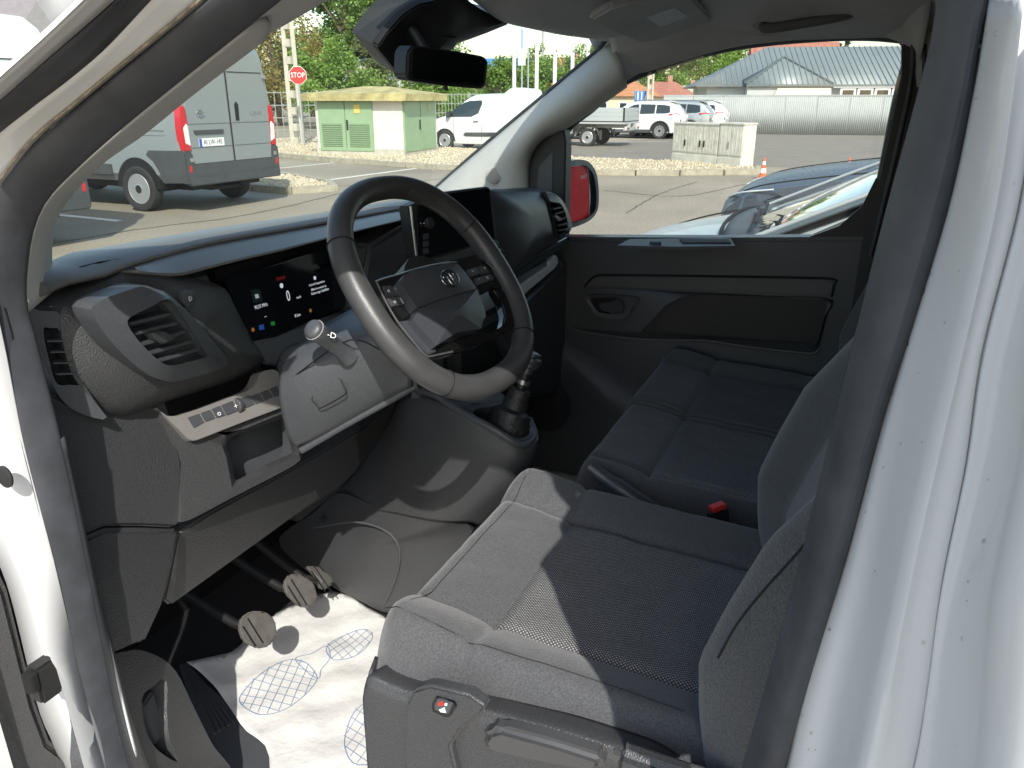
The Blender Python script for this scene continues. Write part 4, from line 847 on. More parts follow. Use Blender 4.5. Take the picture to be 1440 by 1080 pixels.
# paper mats with printed shoe soles
def paper(name, label, poly, z, soles):
    c = sum(poly, V()) / len(poly); t = thing(name, label, 'paper mat', c); inv = Matrix.Translation(-c)
    xs = [p.x for p in poly]; ys = [p.y for p in poly]; x0, x1, y0, y1 = min(xs), max(xs), min(ys), max(ys); pl = [(p.x, p.y) for p in cr(poly, 60, True)]
    n = 54; bm = bmesh.new(); vv = {}; rn = random.Random(5)
    ph = [(rn.uniform(20, 60) * rn.choice((-1, 1)), rn.uniform(20, 60), rn.uniform(0, 6), rn.uniform(.0006, .0016)) for _ in range(6)]
    hz = lambda x, y: z + sum(a * math.sin(kx * x + ky * y + p) for kx, ky, p, a in ph)
    for i in range(n):
        for j in range(n):
            cx, cy = x0 + (x1 - x0) * (i + .5) / n, y0 + (y1 - y0) * (j + .5) / n
            if not inpoly((cx, cy), pl): continue
            f = []
            for a, b in ((i, j), (i + 1, j), (i + 1, j + 1), (i, j + 1)):
                if (a, b) not in vv:
                    x, y = x0 + (x1 - x0) * a / n, y0 + (y1 - y0) * b / n; vv[(a, b)] = bm.verts.new((x, y, hz(x, y)))
                f.append(vv[(a, b)])
            bm.faces.new(f)
    for v in bm.verts:
        if v.is_boundary:
            q = min(((V((a[0], a[1], 0)).lerp(V((b[0], b[1], 0)), min(1, max(0, (V((v.co.x - a[0], v.co.y - a[1], 0)).dot(V((b[0] - a[0], b[1] - a[1], 0)))) / max(1e-9, (b[0] - a[0]) ** 2 + (b[1] - a[1]) ** 2))))) for a, b in zip(pl, pl[1:] + pl[:1])), key=lambda w: (w.x - v.co.x) ** 2 + (w.y - v.co.y) ** 2)
            v.co.x, v.co.y = q.x, q.y
    for _ in range(0): bmesh.ops.smooth_vert(bm, verts=[v for v in bm.verts if v.is_boundary], factor=.5, use_axis_x=True, use_axis_y=True, use_axis_z=False)
    s = from_bm('sheet', bm, M_PAPER, t, 80); s.matrix_parent_inverse = inv; solid(s, .0015)
    bm = bmesh.new()
    def seg_(p, q, w=.0009):
        L = (q - p).length; k = max(1, int(L / .01)); d = (q - p).normalized(); sd_ = V((-d.y, d.x, 0)) * w
        for i in range(k):
            a_, b_ = p.lerp(q, i / k), p.lerp(q, (i + 1) / k); pts = [a_ - sd_, b_ - sd_, b_ + sd_, a_ + sd_]
            bm.faces.new([bm.verts.new((r.x, r.y, hz(r.x, r.y) + .0022)) for r in pts])
    for outl, gridn in soles:
        o = cr(outl, 40, True); pp = [(p.x, p.y) for p in o]
        for a_, b_ in zip(o, o[1:] + o[:1]): seg_(a_, b_)
        if gridn:
            cc = sum(o, V()) / len(o); far_ = max(o, key=lambda p: (p - cc).length); ax = (far_ - cc).normalized(); ay = V((-ax.y, ax.x, 0))
            for k in range(-7, 8):
                for d1, d2 in ((ax, ay), (ay, ax)):
                    base = cc + d1 * (k * gridn); st = None
                    for q in range(-40, 41):
                        p = base + d2 * (q * .005) + d1 * (.010 * math.sin(q * .08)); ins_ = inpoly((p.x, p.y), pp)
                        if ins_ and st is None: st = p
                        if not ins_ and st is not None: seg_(st, p, .0007); st = None
    if len(bm.faces): pr = from_bm('printed_soles', bm, M_BLUEINK, t, recalc=False); pr['kind'] = 'stuff'; pr.matrix_parent_inverse = inv
    else: bm.free()
MZ = .500
def gz(pts): return [P(u, v, z=MZ) for u, v in zH(pts)]
fore = gz([(790, 858), (800, 830), (850, 785), (910, 740), (960, 725), (1010, 735), (1040, 765), (1045, 795), (1000, 850), (940, 890), (870, 907), (820, 890)])
heel = gz([(1078, 690), (1095, 665), (1140, 638), (1190, 625), (1222, 632), (1230, 655), (1205, 690), (1160, 715), (1110, 727), (1085, 715)])
neck = gz([(975, 725), (1030, 705), (1078, 682), (1090, 720), (1060, 755), (1048, 785)])
fore2 = [P(u, v, z=MZ) for u, v in zI([(10, 1000), (30, 920), (70, 875), (110, 860), (200, 830), (260, 860), (220, 1000), (120, 1060), (40, 1065)])]
dm_poly = gz([(615, 730), (700, 715), (780, 690), (820, 640), (930, 560), (1080, 498), (1120, 500), (1262, 578), (1330, 640), (1400, 760), (1420, 1150), (950, 1150), (880, 1010), (800, 940), (740, 850), (660, 760)])
paper('paper_floor_mat', 'white paper floor mat with blue shoe sole print below the pedals', dm_poly, MZ, [(fore, .020), (heel, .018), (neck, 0), (fore2, .020)])
pm = [V((.16, .62, .5)), V((.75, .62, .5)), V((.76, .1, .5)), V((.16, .1, .5))]
s3 = [V((.35, .42, .5)), V((.42, .50, .5)), V((.50, .48, .5)), V((.52, .36, .5)), V((.46, .24, .5)), V((.38, .24, .5)), V((.34, .32, .5))]
s4 = [p + V((.2, .02, 0)) for p in s3]; s5 = [p + V((-.02, -.22, 0)) for p in s3]
paper('paper_floor_mat', 'white paper floor mat in the far footwell beyond the console', pm, MZ, [(s3, .02), (s4, .02), (s5, .02)])

# ================================================================== overhead
def tl(c): return lambda o: (setattr(o, 'matrix_parent_inverse', Matrix.Translation(-c)), o)[1]
q = P(630, 95, y=.17); rm = thing('rear_view_mirror', 'black interior rear view mirror with dark glass under the sensor housing', 'mirror', q); f = tl(q)
mo = z2([(213, 300), (228, 268), (245, 258), (275, 258), (460, 282), (635, 315), (662, 330), (670, 350), (656, 480), (645, 496), (620, 500), (430, 483), (245, 455), (218, 445), (208, 425)])
mn = V((-.25, -1, -.06)).normalized()
hs = f(prism('mirror_housing', [PL(u, v, q, mn) for u, v in mo], -mn * .035, M_DARK, rm, bevel=.004, seg=3))
f(prism('mirror_glass', [PL(q_[0], q_[1], q + mn * .001, mn) for q_ in z2([(248, 275), (275, 268), (460, 291), (632, 323), (655, 340), (642, 478), (620, 488), (430, 470), (255, 444), (240, 425)])], -mn * .003, M_DMIRROR, rm, bevel=.001))
f(tube('dip_lever', [PL(*z2([(425, 478)])[0], q, mn), PL(*z2([(428, 508)])[0], q, mn)], .0045, M_DARK, rm, seg=8))
f(tube('mirror_stem', [q - mn * .03, q + V((.0, .06, .05)), q + V((0, .10, .09))], .010, M_DARK, rm, seg=10, n=8))
hq = P(600, 40, y=.24); sh_ = thing('sensor_housing', 'large black plastic sensor housing on the windscreen above the mirror', 'housing', hq); f = tl(hq)
h0 = z2([(45, 265), (100, 185), (190, 85), (280, 25), (340, -5), (420, -50), (520, -50), (560, 8), (620, 50), (700, 90), (795, 112), (770, 140), (660, 185), (560, 222), (490, 245), (468, 280), (330, 300), (215, 440), (180, 435), (130, 370), (70, 295)])
hn = V((-.2, -1, -.45)).normalized()
f(pillow('cover', [PL(u, v, hq, hn) for u, v in h0], hn, .022, M_DARK, sh_, depth=.07, rings=5, prof=1.8, ang=35))
f(prism('cover_edge', [PL(u, v, hq + hn * .012, hn) for u, v in z2([(48, 262), (100, 185), (190, 85), (280, 25), (380, 5), (385, 40), (300, 90), (190, 180), (215, 440), (180, 435), (60, 285)])], -hn * .02, M_BLACK, sh_, bevel=.003))
for k in range(4): f(bar('vent_slot', PL(*z2([(430 + k * 8, 205 + k * 0)])[0], hq + hn * .024, hn), PL(*z2([(465 + k * 8, 212)])[0], hq + hn * .024, hn), .002, .0012, M_BLACK, sh_, upv=hn))
oc = P(790, 22, y=.125); ov = thing('overhead_console', 'grey overhead console with reading lamps and dark sensor window at the windscreen header', 'overhead console', oc); f = tl(oc)
on = V((-.15, -1, -.35)).normalized()
f(pillow('console_body', [PL(u, v, oc, on) for u, v in zC([(20, 65), (120, 20), (300, -20), (600, -40), (580, 20), (480, 70), (380, 115), (340, 150), (300, 168), (230, 160), (120, 115)])], on, .012, M_HEAD, ov, depth=.04, rings=4, smooth=40, ang=50))
f(prism('sensor_window', [PL(u, v, oc + on * .012, on) for u, v in zC([(205, 75), (215, 45), (330, 75), (335, 100), (300, 135), (215, 118)])], -on * .012, M_GLOSSB, ov, bevel=.003))
f(prism('lamp_lens', [PL(u, v, oc + on * .013, on) for u, v in zC([(355, 42), (420, 22), (540, 20), (560, 32), (520, 52), (430, 62)])], -on * .012, mat('lamp_lens', (.5, .5, .48), .12, coat=.5), ov, bevel=.002))
f(prism('lamp_switch', [PL(u, v, oc + on * .0155, on) for u, v in zC([(470, 32), (525, 28), (520, 45), (480, 52)])], -on * .008, M_DARK, ov, bevel=.001))
f(prism('lamp_lens', [PL(u, v, oc + on * .013, on) for u, v in zC([(300, 15), (330, 8), (380, 12), (370, 28), (320, 30)])], -on * .012, MATS['lamp_lens'], ov, bevel=.002))
vq = P(930, 40, x=.50); vz = thing('sun_visor', 'grey passenger sun visor folded up with a white warning label', 'sun visor', vq); f = tl(vq)
def VX(pts, dz=0.0): return [P(u, v, x=.25 + (u - 830) / (1000 - 830) * .42) + V((0, 0, dz)) for u, v in zC(pts)]
vo = zC([(440, 118), (560, 50), (740, -2), (1000, -30), (1060, 35), (1115, 92), (1118, 118), (1080, 140), (900, 200), (790, 236), (715, 245), (560, 180)])
v0 = P(880, 58, x=.52); vnn = V((-.10, -.42, -.9)).normalized()
f(prism('visor_panel', [PL(u, v, v0, vnn) for u, v in vo], -vnn * .018, M_HEAD, vz, bevel=.006, seg=3))
f(prism('warning_label', [PL(u, v, v0 + vnn * .001, vnn) for u, v in zC([(756, 100), (912, 44), (990, 94), (835, 152)])], -vnn * .002, M_LABEL, vz, bevel=0))
a_, b_ = P(*zD([(120, 125)])[0], x=.735), P(*zD([(580, 45)])[0], x=.735)
gh = thing('grab_handle', 'dark grab handle on the roof rail above the passenger door', 'handle', (a_ + b_) / 2); f = tl((a_ + b_) / 2)
f(tube('grip', [a_ + V((.035, 0, .03)), a_ + V((0, 0, 0)), a_.lerp(b_, .08) + V((-.02, 0, -.012)), a_.lerp(b_, .5) + V((-.024, 0, -.014)), a_.lerp(b_, .92) + V((-.02, 0, -.012)), b_, b_ + V((.035, 0, .03))], .0115, mat('handle_plastic', (.12, .12, .115), .6), gh, seg=12, n=36))
f(box('end_cap', a_ + V((.005, .008, .004)), (.03, .032, .03), mat('cap_plastic', (.30, .295, .28), .6), gh, bevel=.006)); f(box('end_cap', b_ + V((.005, -.008, .004)), (.03, .032, .03), MATS['handle_plastic'], gh, bevel=.006))

# ================================================================== passenger door
pdr = thing('passenger_door', 'closed passenger door with black plastic lining, window and outside mirror', 'door', (.82, -.15, .45)); DL = V((.82, -.15, .45))
f = tl(DL)
def dx(pts, x): return PX(zG(pts), x=x)
base = [V((.80, .40, 1.262)), V((.80, .23, 1.268)), V((.80, -.2, 1.295)), V((.80, -.60, 1.325)), V((.80, -.72, 1.325)), V((.80, -.72, .45)), V((.80, .40, .45))]
f(prism('door_lining', base, (.07, 0, 0), M_SOFT, pdr, bevel=.010, seg=4))
f(box('belt_ledge', (.865, -.16, 1.275), (.07, 1.1, .02), M_SOFT, pdr, Matrix.Rotation(math.radians(-3.9), 3, 'X'), .004))
f(prism('switch_plate', [P(u, v, z=z) + V((0, 0, .004)) for u, v, z in [(868, 347, 1.283), (885, 338, 1.283), (1000, 336.5, 1.293), (1028, 337, 1.297), (1034, 348, 1.297), (950, 349, 1.290)]], (0, 0, -.008), M_RUBBER, pdr, bevel=.001))
f(prism('grip_slot', [P(u, v, z=z) + V((0, 0, .0075)) for u, v, z in [(955, 340, 1.290), (1024, 340.5, 1.296), (1028, 345, 1.296), (960, 345, 1.290)]], (0, 0, -.002), M_BLACK, pdr, bevel=0))
f(tube('window_switch', [P(915, 342, z=1.292), P(928, 343, z=1.294)], .006, M_SOFT, pdr, seg=8))
ins = [(168, 540), (190, 515), (225, 503), (500, 505), (800, 510), (1080, 516), (1096, 526), (1098, 545), (1088, 578), (860, 566), (640, 556), (400, 548)]
f(prism('trim_insert', dx(ins, .794), (.02, 0, 0), mat('insert_plastic', .085, .45, bump=('voronoi', 900, .3, .0005)), pdr, bevel=.003))
f(tube('insert_groove', dx([(165, 543), (200, 505), (235, 498), (500, 500), (800, 505), (1085, 511), (1102, 528), (1092, 580)], .7985), .0035, M_BLACK, pdr, seg=6, n=50))
af_o = [(104, 685), (110, 655), (140, 600), (166, 552), (400, 556), (640, 565), (860, 576), (1090, 588), (1075, 650), (1045, 765), (1028, 785), (1000, 785), (800, 762), (620, 738), (480, 735), (330, 728), (150, 702)]
af_i = [(378, 712), (420, 665), (470, 612), (520, 585), (580, 572), (700, 574), (860, 580), (1078, 592), (1062, 660), (1034, 752), (1000, 754), (800, 742), (620, 728), (480, 722)]
f(ring('armrest_frame', dx(af_o, .796), dx(af_i, .782), M_SOFT, pdr, n=80, extra=[dx(af_i, .799)], back=(.012, 0, 0)))
f(tube('armrest_lip', dx([(104, 690), (150, 708), (330, 735), (480, 742), (620, 745), (800, 770), (1000, 792), (1030, 792), (1048, 770)], .792), .004, MATS['insert_plastic'], pdr, seg=8, n=50))
f(prism('pocket_floor', dx(af_i, .7985), (.004, 0, 0), M_DARK, pdr, bevel=0))
hr_o = [(180, 575), (360, 582), (345, 620), (310, 662), (220, 655), (190, 620)]; hr_i = [(190, 585), (290, 583), (318, 605), (318, 635), (270, 645), (220, 638), (200, 615)]
f(ring('handle_recess', dx(hr_o, .774), dx(hr_i, .776), M_SOFT, pdr, n=40, extra=[dx(hr_i, .790)], back=(.012, 0, 0)))
f(prism('recess_back', dx(hr_i, .7895), (.004, 0, 0), M_BLACK, pdr, bevel=0))
f(prism('door_handle', dx([(215, 605), (250, 602), (280, 590), (300, 588), (316, 610), (314, 636), (270, 640), (225, 632)], .777), (.010, 0, 0), M_HUB, pdr, bevel=.004, seg=3))
f(lathe('speaker_grille', [(.085, 0), (.085, .004), (.078, .006), (0, .005)], mat('grille_black', .02, .6, bump=('voronoi', 260, 1, .002)), pdr, axis_M((.752, .28, .74), (-1, 0, 0))))
f(tube('speaker_rim', dx([(0, 860), (60, 855), (150, 870), (230, 920), (300, 980), (340, 1010)], .785), .008, M_SOFT, pdr, seg=8, n=24))
f(pillow('door_pocket', [V((.80, .38, .95)), V((.80, .20, .93)), V((.80, .0, .84)), V((.80, -.2, .80)), V((.80, -.6, .80)), V((.80, -.6, .5)), V((.80, .38, .5))], (-1, 0, 0), .05, M_SOFT, pdr, depth=.01, rings=5, smooth=50))
# door window and its frame
wg = PX([(795, 185), (870, 110), (940, 92), (1030, 67), (1150, 54), (1250, 54), (1275, 66), (1262, 130), (1226, 300), (1212, 342), (795, 342)], x=.815)
f(prism('window_glass', wg, (.003, 0, 0), M_SGLASS, pdr, bevel=0))
f(tube('window_frame', PX([(790, 345), (791, 260), (793, 190), (835, 150), (875, 116), (940, 90), (1030, 65), (1150, 52), (1250, 52), (1278, 68), (1262, 140), (1228, 305), (1208, 345)], x=.83), .012, M_RUBBER, pdr, seg=8, n=70))
# belt end: dark corner at the back of the window
f(prism('window_corner', PX([(1125, 338), (1180, 318), (1212, 290), (1232, 250), (1240, 260), (1215, 345)], x=.812), (.01, 0, 0), M_DARK, pdr, bevel=.001))
# outside mirror
mq = P(815, 270, y=.29); omn = V((-.28, -1, 0)).normalized()
def OM(pts, off=0.0): return [PL(u, v, mq + omn * off, omn) for u, v in zMi(pts)]
oh = [(95, 190), (140, 160), (230, 138), (330, 130), (410, 148), (470, 195), (520, 280), (548, 400), (560, 560), (556, 700), (535, 790), (480, 870), (390, 930), (250, 985), (120, 1000), (90, 900)]
og = [(150, 360), (165, 270), (205, 215), (300, 200), (390, 205), (440, 240), (490, 320), (518, 450), (528, 600), (522, 730), (495, 800), (430, 860), (330, 905), (200, 935), (165, 800)]
dmr = f(ring('door_mirror', OM(oh), OM(og, .002), mat('mirror_shell', (.045, .05, .055), .3), pdr, n=60, extra=[OM(og, -.012)], back=-omn * .11, ang=45))
pillow('mirror_back', [p - omn * .10 for p in OM(oh)], -omn, .04, MATS['mirror_shell'], dmr, depth=.0, rings=4, smooth=40)
prism('mirror_glass', OM(og, -.010), -omn * .003, M_MIRROR, dmr, bevel=0)
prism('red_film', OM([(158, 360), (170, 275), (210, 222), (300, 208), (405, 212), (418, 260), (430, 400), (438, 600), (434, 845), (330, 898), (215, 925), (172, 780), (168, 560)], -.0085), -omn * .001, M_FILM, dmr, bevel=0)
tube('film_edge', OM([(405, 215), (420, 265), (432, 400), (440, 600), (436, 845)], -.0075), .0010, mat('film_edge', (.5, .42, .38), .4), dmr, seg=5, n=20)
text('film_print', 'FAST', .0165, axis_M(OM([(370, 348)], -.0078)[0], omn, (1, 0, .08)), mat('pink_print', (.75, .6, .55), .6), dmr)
f(tube('mirror_arm', [V((.84, .33, 1.30)), V((.92, .36, 1.31)), mq + V((-.02, .06, -.04))], .028, M_DARK, pdr, seg=12, n=10))
f(prism('outer_skin', [V((.93, .5, 1.24)), V((.93, -.65, 1.29)), V((.95, -.65, .4)), V((.95, .5, .4))], (.01, 0, 0), M_WHITE, pdr, bevel=.003))

# ================================================================== open driver's door at the edge of the picture
dd_ = thing('driver_door', 'opened driver door with dark plastic lining beside the white hinge post', 'door', (-.93, .42, .45)); f = tl(V((-.93, .42, .45)))
hnrm = V((-.45, -.89, 0)).normalized(); dp0 = P(40, 1000, y=.435)
def DO(pts, off=0.0): return [PL(u, v, dp0 + hnrm * off, hnrm) for u, v in pts]
f(prism('door_lining', DO([(-140, 560), (-62, 700), (-22, 765), (10, 832), (50, 992), (70, 1046), (128, 1090), (150, 1230), (-160, 1230)]), -hnrm * .04, M_PLAST, dd_, bevel=.008, seg=3))
f(prism('door_skin', DO([(-170, 520), (-110, 640), (-20, 800), (40, 1000), (60, 1230), (-190, 1230)], -.05), -hnrm * .03, M_WHITE, dd_, bevel=.008))
f(pillow('door_pocket', DO([(-130, 800), (-40, 860), (-10, 960), (30, 1060), (60, 1120), (60, 1200), (-130, 1200)], .001), hnrm, .03, M_PLAST, dd_, depth=.002, rings=4, smooth=32))
# ================================================================== outside: ground
def G(u, v, z=0.0): return P(u, v, z=z)
def asphalt():
    m = bpy.data.materials.new('worn_asphalt'); m.use_nodes = True; nt = m.node_tree; b = nt.nodes['Principled BSDF']
    tc = nt.nodes.new('ShaderNodeTexCoord')
    def noise(s, d=6):
        n = nt.nodes.new('ShaderNodeTexNoise'); n.inputs['Scale'].default_value = s; n.inputs['Detail'].default_value = d; nt.links.new(tc.outputs['Object'], n.inputs['Vector']); return n.outputs['Fac']
    r = nt.nodes.new('ShaderNodeValToRGB'); r.color_ramp.elements[0].position = .32; r.color_ramp.elements[0].color = (.215, .186, .143, 1); r.color_ramp.elements[1].position = .68; r.color_ramp.elements[1].color = (.315, .272, .210, 1)
    mx = nt.nodes.new('ShaderNodeMix'); mx.data_type = 'RGBA'; mx.blend_type = 'OVERLAY'; mx.inputs[0].default_value = .55
    nt.links.new(noise(.35), r.inputs[0]); nt.links.new(r.outputs[0], mx.inputs[6]); nt.links.new(noise(28, 8), mx.inputs[7]); nt.links.new(mx.outputs[2], b.inputs['Base Color'])
    b.inputs['Roughness'].default_value = .92
    bp = nt.nodes.new('ShaderNodeBump'); bp.inputs['Strength'].default_value = .5; bp.inputs['Distance'].default_value = .01; nt.links.new(noise(60, 3), bp.inputs['Height']); nt.links.new(bp.outputs[0], b.inputs['Normal'])
    return m
bm = bmesh.new(); bmesh.ops.create_grid(bm, x_segments=8, y_segments=8, size=700); gr = from_bm('ground', bm, asphalt()); gr['kind'] = 'structure'
M_LINE = mat('road_paint', (.62, .60, .53), .8, var=(8, .2))
def stripe(a, b, w, z=.004):
    d = (b - a).normalized(); s = V((-d.y, d.x, 0)) * w / 2; bm = bmesh.new()
    bm.faces.new([bm.verts.new(V((p.x, p.y, z))) for p in (a - s, b - s, b + s, a + s)]); o = from_bm('road_marking', bm, M_LINE); o['kind'] = 'structure'
stripe(G(60, 300), G(168, 311), .13); stripe(G(425, 258), G(585, 237), .16); stripe(G(380, 238), G(470, 229), .13); stripe(G(835, 194.5), G(960, 193.5), .16); stripe(G(640, 211.5), G(760, 212), .14)
stripe(G(786, 199), G(940, 199.5), .12)
M_TAR = mat('tar_seam', (.10, .093, .078), .8, var=(12, .3))
def seam(pts, w):
    pts = cr(pts, 30); rn = random.Random(len(pts)); rows = [[], []]
    for i, p in enumerate(pts):
        d = (pts[min(i + 1, 29)] - pts[max(i - 1, 0)]).normalized(); s = V((-d.y, d.x, 0)) * w * rn.uniform(.6, 1.2); j = s * rn.uniform(-1.5, 1.5); rows[0].append(V((p.x, p.y, .0042)) + s + j); rows[1].append(V((p.x, p.y, .0042)) - s + j)
    o = from_bm('tar_seam', grid_bm(rows), M_TAR); o['kind'] = 'structure'
seam([G(60, 345), G(200, 322), G(360, 300), G(520, 262)], .02); seam([G(850, 268), G(960, 276), G(1060, 258), G(1150, 262)], .018); seam([G(880, 300), G(930, 272), G(980, 256)], .015); seam([G(800, 218), G(900, 216), G(1080, 222), G(1240, 212)], .03); seam([G(470, 262), G(560, 258), G(640, 250)], .02)
# darker tarmac beyond the island
bm = bmesh.new(); bm.faces.new([bm.verts.new((p.x, p.y, .0035)) for p in (G(780, 226), G(1130, 236), G(1250, 231), G(1250, 190.2), G(930, 188.2), G(935, 193.2), G(780, 209.5))])
pt = from_bm('tarmac_patch', bm, mat('grey_tarmac', (.20, .18, .145), .9, var=(1.2, .12), bump=('noise', 60, .4, .01))); pt['kind'] = 'structure'

M_KERB = mat('kerb_concrete', (.34, .31, .24), .9, bump=('noise', 30, .5, .01), var=(6, .25))
M_STONE = [mat('gravel_a', (.52, .45, .32), .9, var=(9, .2)), mat('gravel_b', (.48, .40, .27), .9, var=(9, .2)), mat('gravel_c', (.60, .54, .43), .9)]
def island(label_stuff, kerb_line, poly, nst, rnd):
    bm = bmesh.new(); bm.faces.new([bm.verts.new((x, y, .10)) for x, y in poly]); base = from_bm('gravel_bed', bm, mat('gravel_soil', (.45, .385, .27), .95, var=(14, .35), bump=('noise', 18, 1, .04))); base['kind'] = 'structure'
    pts = cr([V((x, y, 0)) for x, y in kerb_line], 400); acc = 0; last = pts[0]; L = .98; start = pts[0]
    total = sum((q - p).length for p, q in zip(pts, pts[1:])); n = int(total / 1.0); cl = cr([V((x, y, 0)) for x, y in kerb_line], n + 1)
    for i in range(n):
        a, b = cl[i], cl[i + 1]; d = (b - a).normalized()
        bar('kerb_stone', a + d * .012 + V((0, 0, .06)), b - d * .012 + V((0, 0, .06 + rnd.uniform(-.006, .006))), .16, .135, M_KERB, base, bevel=.012)
    bm = bmesh.new(); xs = [p[0] for p in poly]; ys = [p[1] for p in poly]; k = 0
    proto = [V(v) for v in ((1, 0, 0), (-.8, .2, .1), (.1, 1, -.1), (0, -.9, .1), (.1, .1, .8), (0, 0, -.6))]; fc = ((0, 2, 4), (2, 1, 4), (1, 3, 4), (3, 0, 4), (2, 0, 5), (1, 2, 5), (3, 1, 5), (0, 3, 5))
    while k < nst:
        x, y = rnd.uniform(min(xs), max(xs)), rnd.uniform(min(ys), max(ys))
        if not inpoly((x, y), poly): continue
        k += 1; s = rnd.uniform(.02, .042); R_ = Matrix.Rotation(rnd.uniform(0, 6.28), 3, 'Z') @ Matrix.Rotation(rnd.uniform(0, 6.28), 3, 'X')
        vs_ = [bm.verts.new(V((x, y, .105 + rnd.uniform(-.01, .015))) + (R_ @ p) * s * rnd.uniform(.8, 1.2)) for p in proto]; mi = rnd.choice((0, 0, 1, 2))
        for t in fc: f_ = bm.faces.new([vs_[q] for q in t]); f_.material_index = mi
    o = from_bm('gravel', bm, M_STONE, None, 10, recalc=False); tag(o, label_stuff, 'gravel', kind='stuff')
rnd = random.Random(11)
island('pale gravel filling the long kerbed island round the green hut', [(23.0, 24), (19.4, 18.5), (17.6, 14.5), (16.6, 11), (16.15, 8.6), (16.2, 5.8), (17.0, 3.6), (17.7, 2.2), (18.3, 1.75), (19.2, 1.9)],
       [(23.0, 24), (19.4, 18.5), (17.6, 14.5), (16.6, 11), (16.2, 8.6), (16.25, 5.8), (17.05, 3.6), (17.8, 2.25), (18.4, 1.85), (19.4, 2.1), (20.2, 4.0), (20.6, 7.3), (22.3, 10.5), (24.5, 15), (28, 22)], 9000, rnd)
island('pale gravel in the small rounded island beside the grey van', [(13.6, 13.0), (12.9, 11.5), (12.1, 9.9), (11.5, 9.0), (10.9, 8.7), (10.4, 9.0), (10.5, 10.0), (11.0, 11.5), (11.6, 13.0)],
       [(13.5, 13.0), (12.8, 11.5), (12.0, 9.95), (11.4, 9.1), (10.9, 8.8), (10.5, 9.1), (10.6, 10.0), (11.1, 11.5), (11.7, 13.0)], 2200, rnd)

# ================================================================== vehicles
M_TYRE = mat('tyre', .025, .8, bump=('noise', 60, .4, .004)); M_RIM = mat('steel_rim', (.50, .51, .52), .35, metal=.6); M_DRIM = mat('rim_dark', .02, .5)
M_CARGLASS = mat('car_glass', (.02, .03, .032), .05, coat=.6); M_TAIL = mat('tail_red', (.50, .015, .02), .12, coat=.8); M_TAILW = mat('tail_white', (.75, .72, .70), .12, coat=.6)
M_GREYP = mat('grey_van_paint', (.215, .24, .245), .28, coat=.7); M_BUMP = mat('bumper_plastic', (.055, .06, .062), .55, var=(4, .15)); M_WCAR = mat('white_car_paint', (.76, .77, .77), .2, coat=.8)
M_SCAR = mat('silver_car_paint', (.33, .365, .37), .38, coat=.25); M_DCAR = mat('slate_car_paint', (.045, .052, .064), .42, coat=.12); M_GSUV = mat('grey_suv_paint', (.36, .39, .40), .25, metal=.3, coat=.8)
def wheel_at(root, x, y, r, w, side, style='steel', spokes=10):
    """wheel with its outer face towards side (-1 left, +1 right)"""
    M = axis_M((x, y, r), (side, 0, 0), (0, 0, 1))
    t = lathe('wheel', [(r * .62, -w), (r * .9, -w), (r * .985, -w * .8), (r, -w * .5), (r, -w * .2), (r * .97, -w * .02), (r * .9, .0), (r * .70, -.008), (r * .655, -.02)], M_TYRE, root, M, seg=36)
    lathe('rim', [(r * .665, -.012), (r * .64, -.006), (r * .60, -.016), (r * .50, -.024), (r * .36, -.018), (r * .22, -.012), (r * .20, -.006), (r * .12, -.003), (0, -.003)], M_RIM if style == 'steel' else M_DRIM, t, M, seg=36)
    if style == 'steel':
        for k in range(10):
            a = 2 * math.pi * k / 10; c = M @ V((r * .50 * math.cos(a), r * .50 * math.sin(a), -.0225)); lathe('rim_hole', [(r * .088, -.002), (r * .088, .003), (0, .003)], M_BLACK, t, axis_M(c, (side, 0, 0)), seg=10)
        lathe('hub_cap', [(r * .19, -.01), (r * .17, .003), (0, .006)], M_DRIM, t, M, seg=16)
    else:
        for k in range(spokes):
            a = 2 * math.pi * k / spokes; c = V((math.cos(a), math.sin(a), 0)); p, q = M @ (c * r * .12 + V((0, 0, -.012))), M @ (c * r * .63 + V((0, 0, -.008)))
            bar('spoke', p, q, r * .15, .012, M_RIM, t, upv=(side, 0, 0), bevel=0)
        lathe('rim_lip', [(r * .60, -.012), (r * .655, -.004), (r * .67, -.012)], M_RIM, t, M, seg=36)
    return t
def hull(name, st, m, root, sub=4, cap=True, ang=32):
    """st: stations (y, [(half width, z) ... sill to roof centre])"""
    k = len(st[0][1]); rows = []
    cols = [crp([V((w_[1][j][0], w_[0], w_[1][j][1])) for w_ in st], (len(st) - 1) * sub + 1) for j in range(k)]
    for i in range((len(st) - 1) * sub + 1):
        half = [cols[j][i] for j in range(k)]; half = [V((max(0, p.x), p.y, p.z)) for p in half]
        rows.append([V((-p.x, p.y, p.z)) for p in half] + [p for p in half[::-1] if p.x > 1e-4])
    bm = grid_bm(rows)
    if cap:
        bm.verts.ensure_lookup_table(); n = len(rows[0]); N = len(bm.verts)
        try: bm.faces.new([bm.verts[i] for i in range(n)]); bm.faces.new([bm.verts[N - n + i] for i in range(n)][::-1])
        except ValueError: pass
    return from_bm(name, bm, m, root, ang)
def side_patch(name, pts, wfun, side, m, root, off=.008, t=.012):
    """panel on a vehicle side; pts (y, z), wfun(z) half width"""
    o = [V((side * (wfun(y, z) + off), y, z)) for y, z in pts]; return prism(name, o, (-side * t, 0, 0), m, root, bevel=0)
